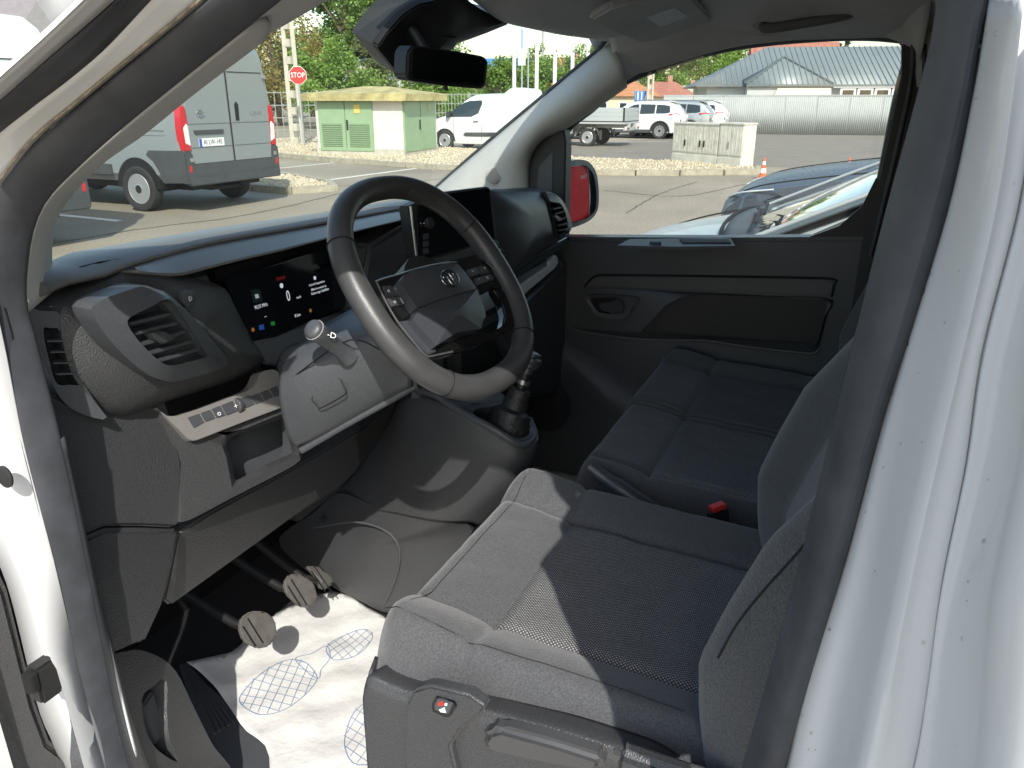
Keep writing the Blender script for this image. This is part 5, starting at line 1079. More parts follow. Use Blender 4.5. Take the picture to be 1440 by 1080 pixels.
def tall_van(label, loc, paint, detail):
    """high-roof van, origin on the ground below the middle of its rear face"""
    r = thing('parked_van', label, 'van', loc)
    W = 1.02
    def sec(w, zb, zbelt, ztop, tw): return [(w * .93, zb), (w, zb + .12), (w, zbelt), (w * .975, zbelt + .45), (tw + .06, ztop - .22), (tw, ztop - .08), (tw * .86, ztop - .005), (0, ztop + .02)]
    hull('body', [(.0, sec(1.0, .48, 1.05, 2.42, .78)), (.06, sec(1.02, .46, 1.05, 2.48, .81)), (.5, sec(1.025, .45, 1.05, 2.52, .84)), (3.3, sec(1.025, .45, 1.05, 2.52, .84)), (3.9, sec(1.02, .45, 1.05, 2.30, .80)), (4.6, sec(1.0, .40, 1.0, 1.40, .85)), (5.3, sec(.93, .40, .85, 1.05, .80))], paint, r, sub=5, ang=28)
    Y = -.008
    M_SEAM = mat('panel_gap', .012, .6)
    def rear(name, pts, m, d=.02, off=0.0, bv=.006, par=None): return prism(name, [V((x, Y - off, z)) for x, z in pts], (0, d, 0), m, par or r, bevel=bv)
    bar('door_gap', V((0, Y, .62)), V((0, Y, 2.36)), .014, .012, M_SEAM, r, upv=(1, 0, 0), bevel=0)
    for s in (-1, 1):
        rear('rear_door', [(s * .02, .66), (s * .86, .66), (s * .90, 1.0), (s * .90, 1.62), (s * .83, 2.0), (s * .74, 2.28), (s * .70, 2.33), (s * .02, 2.34)], paint, d=.03, off=.004, bv=.010)
    for z, h in ((2.06, .012), (1.32, .016), (.98, .016)):
        for s in (-1, 1): bar('door_crease', V((s * .03, Y - .008, z)), V((s * (.80 if z > 2 else .88), Y - .008, z)), .012, h, M_SEAM if z > 2 else paint, r, upv=(0, 0, 1), bevel=.003)
    rear('door_skirt', [(-.90, .52), (.90, .52), (.92, .68), (.90, .74), (-.90, .74), (-.92, .68)], M_BUMP, d=.05, off=.010)
    rear('step_bumper', [(-1.0, .42), (1.0, .42), (1.0, .55), (-1.0, .55)], M_BUMP, d=.12, off=.06, bv=.015)
    for s in (-1, 1):
        rear('bumper_corner', [(s * .88, .44), (s * 1.04, .44), (s * 1.04, .92), (s * .96, .94), (s * .88, .90)], M_BUMP, d=.12, off=.025, bv=.02)
        tl_ = rear('tail_light', [(s * .885, .93), (s * 1.02, .93), (s * 1.025, 1.25), (s * 1.0, 1.52), (s * .965, 1.58), (s * .905, 1.55), (s * .885, 1.3)], M_TAIL, d=.14, off=.014, bv=.012)
        rear('reversing_lens', [(s * .895, 1.0), (s * .985, 1.04), (s * .995, 1.26), (s * .93, 1.32), (s * .90, 1.28)], M_TAILW, d=.02, off=.020, bv=.004, par=tl_)
        rear('reflector', [(s * .94, .62), (s * .99, .62), (s * .99, .72), (s * .94, .72)], M_TAIL, d=.02, off=.030, bv=.004)
        for zh in (.80, 2.0): box('hinge', (s * (.93 if zh < 1 else .85), Y - .015, zh), (.08, .05, .06), M_CHROME if zh < 1 else paint, r, bevel=.008)
    rear('plate_light_bar', [(-.78, 1.16), (-.20, 1.16), (-.18, 1.22), (-.80, 1.22)], M_BUMP, d=.03, off=.022, bv=.006)
    if detail:
        pl_ = rear('number_plate', [(-.72, .98), (-.20, .98), (-.20, 1.10), (-.72, 1.10)], mat('plate_white', (.8, .8, .78), .4), d=.008, off=.016, bv=.002)
        rear('plate_band', [(-.718, .982), (-.67, .982), (-.67, 1.098), (-.718, 1.098)], mat('plate_blue', (.03, .08, .45), .4), d=.004, off=.019, bv=0, par=pl_)
        text('plate_text', 'AI LW-145', .105, axis_M((-.44, Y - .018, 1.04), (0, -1, 0), (1, 0, 0)), mat('plate_black', .01, .5), pl_, sx=.82)
        em = [V((-.62 + .075 * math.cos(a), Y - .012, 1.46 + .052 * math.sin(a))) for a in [k * math.pi / 10 for k in range(20)]]
        tube('emblem', em, .007, M_CHROME, r, seg=6, closed=True); tube('emblem', [V((-.62 + .025 * math.cos(a), Y - .012, 1.452 + .045 * math.sin(a))) for a in [k * math.pi / 8 for k in range(16)]], .005, M_CHROME, r, seg=5, closed=True); tube('emblem', [V((-.62 + .055 * math.cos(a), Y - .012, 1.478 + .022 * math.sin(a))) for a in [k * math.pi / 8 for k in range(16)]], .005, M_CHROME, r, seg=5, closed=True)
        text('model_lettering', 'L2H2', .075, axis_M((.58, Y - .013, 1.45), (0, -1, 0), (1, 0, 0)), M_CHROME, r, sx=1.6)
    rear('door_latch', [(.12, 1.34), (.19, 1.34), (.20, 1.58), (.16, 1.63), (.12, 1.58)], M_BLACK, d=.02, off=.018, bv=.006)
    for s in (-1, 1):
        wheel_at(r, s * 1.062, 1.02, .345, .2, s); wheel_at(r, s * 1.062, 4.5, .345, .2, s)
        arch = [V((s * 1.03, 1.02 + .46 * math.cos(a), .36 + .46 * math.sin(a))) for a in [math.pi * k / 16 for k in range(17)]]
        prism('wheel_arch', arch, (-s * .5, 0, 0), M_BLACK, r, bevel=0)
        prism('side_cladding', [V((s * 1.032, y, z)) for y, z in ((.0, .46), (.50, .44), (.56, .60), (.66, .76), (.80, .86), (.72, .94), (.02, .95))], (-s * .06, 0, 0), M_BUMP, r, bevel=.012)
        bar('side_moulding', V((s * 1.03, 1.55, .62)), V((s * 1.03, 3.7, .62)), .03, .17, M_BUMP, r, upv=(0, 0, 1), bevel=.01)
        for z in (1.15, 1.22): bar('side_crease', V((s * 1.022, .35, z)), V((s * 1.022, 3.6, z)), .012, .010, paint, r, upv=(0, 0, 1), bevel=.003)
    box('rear_axle', (0, 1.02, .33), (1.5, .12, .12), M_BLACK, r); box('chassis', (0, 2.4, .40), (1.5, 4.4, .14), M_BLACK, r); box('spare_wheel', (0, .45, .36), (.7, .5, .14), M_BLACK, r, bevel=.05)
    return r
tall_van('tall grey delivery van with number plate and red tail lights parked beside a gravel island', (8.575, 8.76, 0), M_GREYP, True)
tall_van('tall white delivery van standing beyond the white windscreen pillar', (4.22, 8.0, 0), M_WCAR, False)

def car_thing(name, label, cat, loc, group=None, rz=0.0): return thing(name, label, cat, loc, rz, group)
def small_van(label, loc, glass=True):
    r = car_thing('small_van', label, 'van', loc)              # origin below the front axle
    def sec(w, zb, zbelt, ztop, tw): return [(w * .94, zb), (w, zb + .15), (w, zbelt), (w * .97, zbelt + .12), (tw + .05, ztop - .16), (tw, ztop - .05), (tw * .8, ztop - .005), (0, ztop + .01)]
    hull('body', [(.86, sec(.75, .30, .55, .78, .55)), (.74, sec(.86, .25, .70, .96, .70)), (.25, sec(.92, .22, .92, 1.10, .76)), (-.15, sec(.92, .22, 1.02, 1.22, .74)), (-.55, sec(.92, .22, 1.06, 1.55, .70)), (-.95, sec(.92, .22, 1.08, 1.78, .70)), (-1.5, sec(.92, .22, 1.08, 1.84, .72)), (-3.2, sec(.92, .22, 1.08, 1.84, .72)), (-3.45, sec(.90, .25, 1.08, 1.78, .70))], M_WCAR, r, sub=5)
    wf = lambda y, z: .92 - max(0, z - 1.1) * .26
    for s in (-1, 1):
        side_patch('door_window', [(-.05, 1.10), (-.35, 1.33), (-.70, 1.55), (-.95, 1.62), (-1.38, 1.64), (-1.42, 1.55), (-1.30, 1.22), (-1.05, 1.11)], wf, s, M_CARGLASS, r)
        wheel_at(r, s * .960, 0, .33, .2, s); wheel_at(r, s * .960, -2.78, .33, .2, s)
        for yw in (0, -2.78): prism('wheel_arch', [V((s * .928, yw + .40 * math.cos(a), .32 + .40 * math.sin(a))) for a in [math.pi * k / 14 for k in range(15)]], (-s * .4, 0, 0), M_BLACK, r, bevel=0)
        side_patch('side_moulding', [(-.72, .52), (-.80, .60), (-2.2, .62), (-2.2, .48), (-.80, .47)], wf, s, M_BUMP, r, off=.02, t=.03)
        side_patch('door_handle', [(-1.12, .93), (-1.12, .97), (-1.30, .975), (-1.30, .94)], wf, s, M_BUMP, r, off=.02, t=.03)
        for yy in (-.35, -1.42): bar('door_gap', V((s * .925, yy, .35)), V((s * (.925 if yy > -1 else .925), yy, 1.08)), .008, .010, mat('panel_gap', .012, .6), r, upv=(0, 1, 0), bevel=0)
        o = [V((s * (wf(y, z) + .006), y, z)) for y, z in ((-1.62, 1.15), (-1.58, 1.55), (-1.70, 1.66), (-2.75, 1.66), (-2.85, 1.2), (-2.6, 1.1), (-1.75, 1.1))]
        tube('panel_crease', o, .008, M_WCAR, r, seg=6, closed=True, n=40)
        box('mirror', (s * 1.02, -.20, 1.18), (.16, .12, .20), M_BUMP, r, bevel=.03)
        side_patch('head_light', [(.80, .78), (.62, .95), (.35, 1.0), (.45, .86)], lambda y, z: .86, s, M_TAILW, r, off=.02)
    prism('windscreen', [V((x, y, z)) for x, y, z in ((-.70, -.10, 1.22), (.70, -.10, 1.22), (.64, -.82, 1.73), (-.64, -.82, 1.73))], (0, -.02, -.02), M_CARGLASS, r, bevel=0)
    box('underbody', (0, -1.3, .26), (1.6, 3.6, .12), M_BLACK, r)
    return r
small_van('white compact panel van parked behind the green transformer hut', (24.35, 13.05, 0))
small_van('white compact van whose roof shows behind another white van by the flagpoles', (33.5, 14.6, 0.05))

# drop-side truck
tr = car_thing('flatbed_truck', 'drop side flatbed truck with grey aluminium bed parked beyond the gravel island', 'truck', (28.4, 9.2, 0))
M_ALU = mat('bed_aluminium', (.50, .53, .53), .4, metal=.35)
for s in (-1, 1):
    for k in range(3): box('side_board', (s * .98, .55, .985 + k * .155), (.03, 3.9, .145), M_ALU, tr, bevel=.008)
    box('corner_post', (s * .985, -1.40, 1.14), (.05, .06, .50), M_DRIM, tr, bevel=.008)
    wheel_at(tr, s * .93, 0, .33, .2, s); wheel_at(tr, s * .93, 3.6, .33, .2, s)
    fl = [V((s * .95, .46 * math.cos(a), .34 + .44 * math.sin(a))) for a in [math.pi * (.02 + k * .96 / 14) for k in range(15)]]
    skin('mudguard', [fl, [p + V((-s * .25, 0, 0)) for p in fl]], M_BUMP, tr, n=24, thick=.02)
    box('mud_flap', (s * .85, -.50, .42), (.22, .02, .34), M_BUMP, tr)
    box('rail_beam', (s * .42, .6, .74), (.10, 4.2, .16), mat('frame_grey', (.40, .41, .42), .5), tr, bevel=.01)
    tlr = box('tail_light', (s * .72, -1.45, .66), (.34, .08, .13), M_TAILW, tr, bevel=.02); lathe('lens', [(.05, 0), (.045, .012), (0, .014)], M_TAIL, tlr, axis_M((s * .80, -1.49, .66), (0, -1, 0))); lathe('lens', [(.045, 0), (.04, .012), (0, .014)], M_DRIM, tlr, axis_M((s * .66, -1.49, .66), (0, -1, 0)))
    side_patch('marker_light', [(-.66, .86), (-.60, .93), (-.50, .93), (-.44, .86)], lambda y, z: .93, s, mat('amber', (.8, .25, .02), .3), tr)
    box('side_box', (s * .80, .95, .58), (.28, .6, .30), MATS['frame_grey'], tr, bevel=.02)
for k in range(3): box('tail_board', (0, -1.42, .985 + k * .155), (1.9, .03, .145), M_ALU, tr, bevel=.008)
box('bed_floor', (0, .55, .90), (1.96, 3.95, .05), M_BUMP, tr); box('bed_sill', (0, .55, .84), (2.0, 3.98, .07), MATS['frame_grey'], tr, bevel=.01)
box('rear_crossbar', (0, -1.40, .62), (1.7, .08, .10), MATS['frame_grey'], tr, bevel=.01); box('tow_bracket', (.0, -1.5, .46), (.08, .1, .16), M_BLACK, tr); box('rear_axle', (0, 0, .33), (1.5, .14, .14), M_BLACK, tr)
def cabsec(w, zb, zt, tw): return [(w * .95, zb), (w, zb + .2), (w, 1.05), (w * .97, 1.2), (tw + .05, zt - .15), (tw, zt - .05), (tw * .8, zt), (0, zt + .01)]
hull('cab', [(2.55, cabsec(.98, .45, 2.0, .78)), (2.65, cabsec(.99, .42, 2.05, .80)), (3.3, cabsec(.99, .4, 2.05, .80)), (3.9, cabsec(.98, .4, 1.5, .8)), (4.5, cabsec(.9, .4, 1.32, .78))], M_WCAR, tr)

def suv(label, loc, paint, group=None):
    r = car_thing('parked_suv', label, 'car', loc)              # origin below the rear axle
    def sec(w, zb, zbelt, ztop, tw): return [(w * .96, zb), (w, zb + .16), (w, zbelt - .2), (w * .98, zbelt), (tw + .06, ztop - .18), (tw, ztop - .06), (tw * .8, ztop - .005), (0, ztop + .01)]
    hull('body', [(-.88, sec(.78, .50, .95, 1.02, .62)), (-.82, sec(.86, .38, 1.02, 1.16, .66)), (-.62, sec(.91, .28, 1.03, 1.36, .64)), (-.38, sec(.92, .26, 1.03, 1.55, .62)), (.1, sec(.92, .26, 1.02, 1.60, .62)), (1.2, sec(.92, .26, .99, 1.60, .63)), (1.75, sec(.92, .26, .97, 1.40, .66)), (2.25, sec(.92, .26, .95, 1.08, .74)), (3.1, sec(.90, .28, .88, .98, .74)), (3.5, sec(.80, .32, .70, .80, .6))], paint, r, sub=5)
    wf = lambda y, z: .915 - max(0, z - 1.0) * .42
    for s in (-1, 1):
        for q in ([(-.42, 1.14), (-.36, 1.40), (-.10, 1.44), (.22, 1.46), (.22, 1.08), (-.25, 1.09)], [(.28, 1.08), (.28, 1.46), (.95, 1.47), (.95, 1.06)], [(1.03, 1.05), (1.03, 1.47), (1.25, 1.45), (1.7, 1.25), (1.95, 1.05)]): side_patch('side_window', q, wf, s, M_CARGLASS, r, off=.012, t=.02)
        wheel_at(r, s * .960, 0, .345, .2, s, 'alloy'); wheel_at(r, s * .960, 2.64, .345, .2, s, 'alloy')
        for yw in (0, 2.64):
            prism('wheel_arch', [V((s * .926, yw + .40 * math.cos(a), .34 + .40 * math.sin(a))) for a in [math.pi * k / 14 for k in range(15)]], (-s * .4, 0, 0), M_BLACK, r, bevel=0)
            tube('arch_trim', [V((s * .93, yw + .43 * math.cos(a), .33 + .43 * math.sin(a))) for a in [math.pi * (-.05 + k * 1.1 / 14) for k in range(15)]], .035, M_BUMP, r, seg=8)
        side_patch('sill_trim', [(.42, .26), (.42, .40), (2.22, .40), (2.22, .26)], wf, s, M_BUMP, r, off=.015, t=.03)
        prism('tail_light', [V((s * x, y, z)) for x, y, z in ((.55, -.86, 1.04), (.86, -.76, 1.10), (.94, -.45, 1.08), (.94, -.42, 1.02), (.86, -.78, .96), (.55, -.88, .98))], (-s * .03, .06, 0), M_TAIL, r, bevel=0)
        bar('roof_rail', V((s * .60, -.2, 1.63)), V((s * .60, 1.3, 1.63)), .04, .03, M_BUMP, r, bevel=.01)
    prism('rear_window', [V((x, y, z)) for x, y, z in ((-.62, -.78, 1.16), (.62, -.78, 1.16), (.54, -.47, 1.48), (-.54, -.47, 1.48))], (0, .03, 0), M_CARGLASS, r, bevel=0)
    prism('spoiler', [V((x, y, z)) for x, y, z in ((-.58, -.60, 1.53), (.58, -.60, 1.53), (.60, -.25, 1.60), (-.60, -.25, 1.60))], (0, 0, .03), paint, r, bevel=.01)
    box('rear_bumper', (0, -.84, .42), (1.66, .20, .26), M_BUMP, r, bevel=.05); box('number_plate', (0, -.90, .80), (.5, .02, .11), MATS['plate_white'], r); box('bumper_lamp', (-.74, -.86, .78), (.12, .06, .12), M_DRIM, r, bevel=.01)
    box('underbody', (0, 1.3, .30), (1.6, 3.6, .12), M_BLACK, r)
suv('white crossover car with black arches and alloy wheels beside the flatbed truck', (35.3, 8.15, 0), M_WCAR)
suv('silver grey crossover car parked between two white crossovers', (37.7, 7.3, 0), M_GSUV)
suv('white crossover car nearest the corrugated white fence', (40.1, 7.05, 0), M_WCAR)

def hatch(label, loc, paint, slim, zs_=1.0, drop=0.0):
    r = car_thing('parked_car', label, 'car', loc); r.scale = (1, 1, zs_)              # origin below the middle of the bonnet's rear edge (cowl)
    def sec(w, zb, zs, ztop, tw): return [(w * .96, zb), (w, zb + .16), (w, zs - .22), (w * .985, zs - .07), (w * .93, zs), (tw, ztop - .035), (tw * .6, ztop), (0, ztop + .012)]
    hull('body', [(1.24 - drop * 2, sec(.62, .42, .60 - drop, .66 - drop, .45)), (1.16 - drop * 1.8, sec(.76, .30, .70 - drop, .76 - drop, .58)), (.95 - drop, sec(.86, .24, .80 - drop, .86 - drop, .66)), (.55 - drop * .4, sec(.89, .22, .88 - drop * .35, .93 - drop * .35, .70)), (.0, sec(.90, .22, .95, 1.0, .72)), (-.12, sec(.90, .22, .96, 1.01, .72)), (-.5, sec(.90, .22, .99, 1.16, .68)), (-1.0, sec(.90, .22, 1.0, 1.39, .60)), (-1.5, sec(.90, .22, 1.0, 1.46, .58)), (-2.4, sec(.90, .22, 1.0, 1.44, .58)), (-3.0, sec(.88, .24, 1.0, 1.2, .62)), (-3.15, sec(.82, .3, .9, .98, .6))], paint, r, sub=6, ang=24)
    ws = [[V((x, -.04 - .05 * (x / .7) ** 2, 1.012 - .012 * (x / .7) ** 2)) for x in (-.74, -.4, 0, .4, .74)], [V((x, -.52 - .04 * (x / .7) ** 2, 1.21 - .02 * (x / .7) ** 2)) for x in (-.68, -.36, 0, .36, .68)], [V((x, -1.0, 1.425 - .03 * (x / .6) ** 2)) for x in (-.60, -.3, 0, .3, .60)]]
    def sk(nm, cu, m, **k):
        rows = [cr(c, 16) for c in cu]; bm = grid_bm(rows); o = from_bm(nm, bm, m, r, 40); solid(o, .01); return o
    sk('windscreen', ws, mat('light_car_glass', (.10, .13, .13), .04, coat=.9))
    sk('cowl', [[V((x, .035 - .07 * (x / .72) ** 2, 1.020 - .02 * (x / .7) ** 2)) for x in (-.76, -.4, 0, .4, .76)], [V((x, -.10 - .05 * (x / .7) ** 2, 1.034 - .016 * (x / .7) ** 2)) for x in (-.75, -.4, 0, .4, .75)]], M_BUMP)
    tube('bonnet_gap', [V((x, .05 - .07 * (x / .72) ** 2, 1.018 - .045 * (x / .75) ** 4)) for x in (-.80, -.6, -.3, 0, .3, .6, .80)], .010, M_BLACK, r, seg=6, n=30)
    for s in (-1, 1):
        tube('bonnet_edge', [V((s * x, y, z)) for x, y, z in ((.80, .0, .985), (.79, .5 - drop, .925 - drop * .25), (.74, .9 - drop, .86 - drop), (.62, 1.12 - drop * 2, .78 - drop * 1.1))], .005, M_BLACK, r, seg=5, n=20)
        tube('pillar_edge', [V((s * x, y, z)) for x, y, z in ((.80, -.05, 1.0), (.755, -.5, 1.195), (.67, -1.0, 1.40))], .009, paint, r, seg=8, n=12)
        tube('wiper', [V((s * .15 + .30, -.06, 1.05)), V((s * .15 + .05, -.10, 1.068)), V((s * .15 - .42, -.14, 1.075))], .008, M_BLACK, r, seg=6, n=8)
        hl_p = [(.40, 1.215, .70), (.58, 1.14, .765), (.74, 1.0, .81), (.845, .72, .845), (.86, .74, .80), (.80, 1.05, .68), (.62, 1.20, .62), (.42, 1.24, .62)] if slim else [(.45, 1.20, .70), (.72, 1.02, .80), (.84, .82, .82), (.82, 1.0, .66), (.62, 1.18, .60)]
        hd_ = prism('head_light', [V((s * (x + .015), y + .012 - drop * 2, z + .012 - drop * 1.1)) for x, y, z in hl_p], (-s * .03, -.06, -.02), mat('lamp_clear', (.07, .08, .09), .12, coat=.4), r, bevel=0)
        tube('daylight_strip', [V((s * (x + .025), y + .02 - drop * 2, z + .02 - drop * 1.1)) for x, y, z in ((.52, 1.17, .735), (.70, 1.04, .785), (.83, .78, .825))], .006, mat('strip_white', (.7, .72, .74), .2), hd_, seg=6, n=10)
        wheel_at(r, s * .935, .45, .31, .19, s, 'alloy'); wheel_at(r, s * .935, -2.2, .31, .19, s, 'alloy')
        for yw in (.45, -2.2): prism('wheel_arch', [V((s * .905, yw + .36 * math.cos(a), .31 + .36 * math.sin(a))) for a in [math.pi * k / 14 for k in range(15)]], (-s * .35, 0, 0), M_BLACK, r, bevel=0)
        sw_ = [V((s * x, y, z)) for x, y, z in ((.845, -.30, 1.03), (.68, -1.0, 1.37), (.64, -1.5, 1.41), (.64, -2.3, 1.38), (.84, -2.5, 1.03))]; prism('side_window', [p + V((s * .012, 0, .006)) for p in sw_], (-s * .02, 0, 0), M_CARGLASS, r, bevel=0)
        box('door_mirror', (s * 1.0, -.55, 1.02), (.20, .12, .14), paint, r, bevel=.04)
    prism('grille', [V((x, 1.265 - drop * 2, z)) for x, z in ((-.5, .42), (.5, .42), (.56, .58), (-.56, .58))], (0, -.04, 0), M_DRIM, r, bevel=.005)
    bm = bmesh.new(); rn = random.Random(2)
    for k in range(170):
        x, y = rn.uniform(-.7, .7), rn.uniform(.05, 1.0); z = np.interp(y, [0, .55, .95, 1.16], [1.010, .940 - drop * .6, .868 - drop * 1.2, .77 - drop]) - .03 * (abs(x) / .72) ** 3
        bmesh.ops.create_icosphere(bm, subdivisions=1, radius=rn.choice((.004, .006, .008)), matrix=Matrix.Translation((x, y, z + .001)) @ Matrix.Diagonal((1, 1, .5, 1)))
    o = from_bm('rain_drops', bm, M_WATER, r); o['kind'] = 'stuff'
hatch('light silver car with rain drops on its bonnet parked right beside the passenger door', (2.72, .0, 0), M_SCAR, False, 1.07, .12)
hatch('dark slate car with slim headlights parked beyond the silver car', (6.0, -.70, 0), M_DCAR, True, 1.17)

# ================================================================== transformer hut
hC = V((18.96, 11.98, 0)); hL = hC + V((-.1, .995, 0)) * 2.88
ex = (hL - hC).normalized(); ey = V((ex.y, -ex.x, 0))
if ey.x < 0: ey = -ey
hut = thing('transformer_hut', 'low green and white transformer hut with louvred doors and mossy concrete roof', 'hut', hC)
f = tl(hC); LH, WH, HH = (hL - hC).length, 2.45, 1.62
def HU(a, b, z): return hC + ex * a + ey * b + V((0, 0, z))
RH = Matrix((ex, ey, V((0, 0, 1)))).transposed()
M_HUTW = mat('hut_render', (.62, .58, .53), .85, var=(3, .08), bump=('noise', 40, .2, .01)); M_HUTG = mat('hut_green', (.25, .355, .215), .5, var=(3, .07)); M_MOSS = mat('mossy_concrete', (.42, .36, .17), .95, var=(2.2, .4), bump=('noise', 12, .8, .03)); M_HUTD = mat('louvre_dark', (.10, .15, .09), .7)
f(box('wall', HU(LH / 2, WH / 2, HH / 2), (LH, WH, HH), M_HUTW, hut, RH)); f(box('plinth', HU(LH / 2, WH / 2, .14), (LH + .05, WH + .05, .28), mat('plinth_concrete', (.44, .41, .35), .9, var=(5, .2)), hut, RH))
ov_ = .28; rf = [HU(-ov_, -ov_, HH), HU(LH + ov_, -ov_, HH), HU(LH + ov_, WH + ov_, HH), HU(-ov_, WH + ov_, HH)]; rf2 = [p + V((0, 0, .20)) for p in rf]; rc = [HU(1.1, 1.1, HH + .42), HU(LH - 1.1, 1.1, HH + .42), HU(LH - 1.1, WH - 1.1, HH + .42), HU(1.1, WH - 1.1, HH + .42)]
bm = grid_bm([rf, rf2, rc], True); bm.verts.ensure_lookup_table(); bm.faces.new([bm.verts[i] for i in (8, 9, 10, 11)]); bm.faces.new([bm.verts[i] for i in (3, 2, 1, 0)]); f(from_bm('roof', bm, M_MOSS, hut, 15))
def hdoor(face, a0, a1, z0, z1, louv):
    if face == 'l': c = HU((a0 + a1) / 2, -.02, (z0 + z1) / 2); s = (a1 - a0, .05, z1 - z0); n = -ey; ax = ex
    else: c = HU(-.02, (a0 + a1) / 2, (z0 + z1) / 2); s = (.05, a1 - a0, z1 - z0); n = -ex; ax = ey
    d = f(box('door', c, s, M_HUTG, hut, RH, .008))
    if louv:
        lw_ = (a1 - a0) * .74; lh_ = .66; cz = z0 + .12 + lh_ / 2
        box('louvre_back', V((c.x, c.y, cz)) + n * .027, (lw_, .006, lh_) if face == 'l' else (.006, lw_, lh_), M_HUTD, d, RH)
        for k in range(11):
            p = V((c.x, c.y, cz - lh_ / 2 + lh_ * (k + .5) / 11)) + n * .036
            box('louvre', p, (lw_, .02, .034) if face == 'l' else (.02, lw_, .034), M_HUTG, d, RH @ Matrix.Rotation(math.radians(28), 3, 'X'))
    return c, n, d
c1, n1, d1 = hdoor('l', .96, 1.86, .20, HH - .02, True); c2, n2, d2 = hdoor('l', 1.88, 2.78, .20, HH - .02, True)
c3, n3, d3 = hdoor('r', .03, 1.14, .20, HH - .02, False); c4, n4, d4 = hdoor('r', 1.17, 2.28, .20, HH - .02, False)
box('handle', HU(1.80, -.06, .95), (.05, .03, .28), M_DRIM, d1, RH); box('handle', HU(-.06, 1.07, .95), (.03, .05, .28), M_DRIM, d3, RH)
box('warning_sign', HU(1.45, -.052, HH - .22), (.20, .008, .24), mat('sign_yellow', (.60, .45, .12), .6, var=(20, .3)), d1, RH); box('warning_sign', HU(-.052, 1.8, HH - .18), (.008, .2, .2), mat('sign_green', (.35, .42, .2), .6), d4, RH)

# ================================================================== street cabinets
cl_, cr_ = V((20.55, 4.40, 0)), V((18.95, 2.30, 0)); cx_ = (cl_ - cr_).normalized(); cy_ = V((cx_.y, -cx_.x, 0))
if cy_.x < 0: cy_ = -cy_
RCb = Matrix((cx_, cy_, V((0, 0, 1)))).transposed(); M_CAB = mat('cabinet_plastic', (.57, .56, .49), .6, var=(3, .18), bump=('noise', 40, .15, .01)); M_CABD = mat('stained_cabinet', (.54, .53, .46), .7, var=(6, .22))
def cabinet(label, a0, a1, h, doors, stained):
    c = cr_ + cx_ * ((a0 + a1) / 2); t = thing('street_cabinet', label, 'cabinet', c); ff = tl(c); w = a1 - a0
    q = lambda a, b, z: cr_ + cx_ * a + cy_ * b + V((0, 0, z))
    ff(box('body', q((a0 + a1) / 2, .2, h / 2 + .02), (w, .42, h), M_CAB, t, RCb, .012)); ff(box('lid', q((a0 + a1) / 2, .2, h + .035), (w + .04, .48, .05), M_CAB, t, RCb, .015)); ff(box('base', q((a0 + a1) / 2, .185, .14), (w - .01, .43, .28), M_CAB, t, RCb, .006))
    n = doors; dw = w / n
    for k in range(n):
        d = ff(box('door', q(a0 + dw * (k + .5), -.015, (.32 + h) / 2), (dw - .025, .025, h - .36), M_CABD if stained else M_CAB, t, RCb, .008))
        for j in range(5 if stained else 3): box('door_rib', q(a0 + dw * (k + (j + .7) / (5.4 if stained else 3.4)), -.030, (.32 + h) / 2), (.012, .008, h - .44), M_CABD if stained else M_CAB, d, RCb)
        if stained or k == 1: box('lock', q(a0 + dw * k + dw * (.85 if k == 0 else .12), -.04, h * .56), (.045, .03, .16), M_DRIM if stained else mat('lock_grey', .25, .5), d, RCb, .006)
cabinet('stained three-door utility cabinet standing on the gravel island', .86, 2.62, 1.03, 3, True)
cabinet('clean pale utility cabinet at the kerbed tip of the gravel island', .0, .83, 1.06, 2, False)

# ================================================================== cones
M_ORANGE = mat('cone_orange', (.72, .12, .03), .5); M_CONEW = mat('cone_white', (.75, .75, .73), .5)
def cone(label, p):
    t = thing('traffic_cone', label, 'cone', p); t.scale = (.66, .66, .62); box('base', (0, 0, .02), (.36, .36, .04), M_ORANGE, t, bevel=.01)
    for k, (z0, z1) in enumerate(((.04, .22), (.22, .38), (.38, .50), (.50, .62), (.62, .74))):
        r_ = lambda z: .135 - .135 * .78 * z / .74; lathe('cone_band', [(r_(z0), z0), (r_(z1), z1)], M_ORANGE if k % 2 == 0 else M_CONEW, t, seg=20)
cone('orange and white traffic cone standing at the kerb tip of the gravel island', G(1072, 252)); cone('orange and white traffic cone half hidden behind the dark slate car', G(1191, 252))

# ================================================================== STOP sign, poles
sp_b = G(428, 209); st_ = thing('stop_sign', 'red octagonal STOP sign on a thin grey post', 'sign', sp_b); SC0 = CAM + ray(424.5, 107) * ((sp_b - CAM).dot(FW) / 1.0); view = V((-(SC0 - CAM).x, -(SC0 - CAM).y, 0)).normalized(); f = tl(sp_b)
f(tube('post', [sp_b + V((0, 0, 0)), V((sp_b.x, sp_b.y, SC0.z + .25))], .035, mat('galvanised', (.45, .46, .46), .45, metal=.5), st_, seg=10))
sgM = axis_M(V((sp_b.x, sp_b.y, SC0.z)) + view * .05, view, RT); r8 = .315
oct_ = lambda r_, z: [sgM @ V((r_ * math.cos(math.pi / 8 + k * math.pi / 4), r_ * math.sin(math.pi / 8 + k * math.pi / 4), z)) for k in range(8)]
f(prism('plate_edge', oct_(r8, .004), -view * .01, mat('sign_white', .78, .5), st_, bevel=0)); f(prism('plate', oct_(r8 * .945, .010), -view * .005, mat('sign_red', (.56, .035, .03), .45), st_, bevel=0))
f(text('lettering', 'STOP', .235, sgM @ Matrix.Translation((0, 0, .014)), MATS['sign_white'], st_, sx=.85))
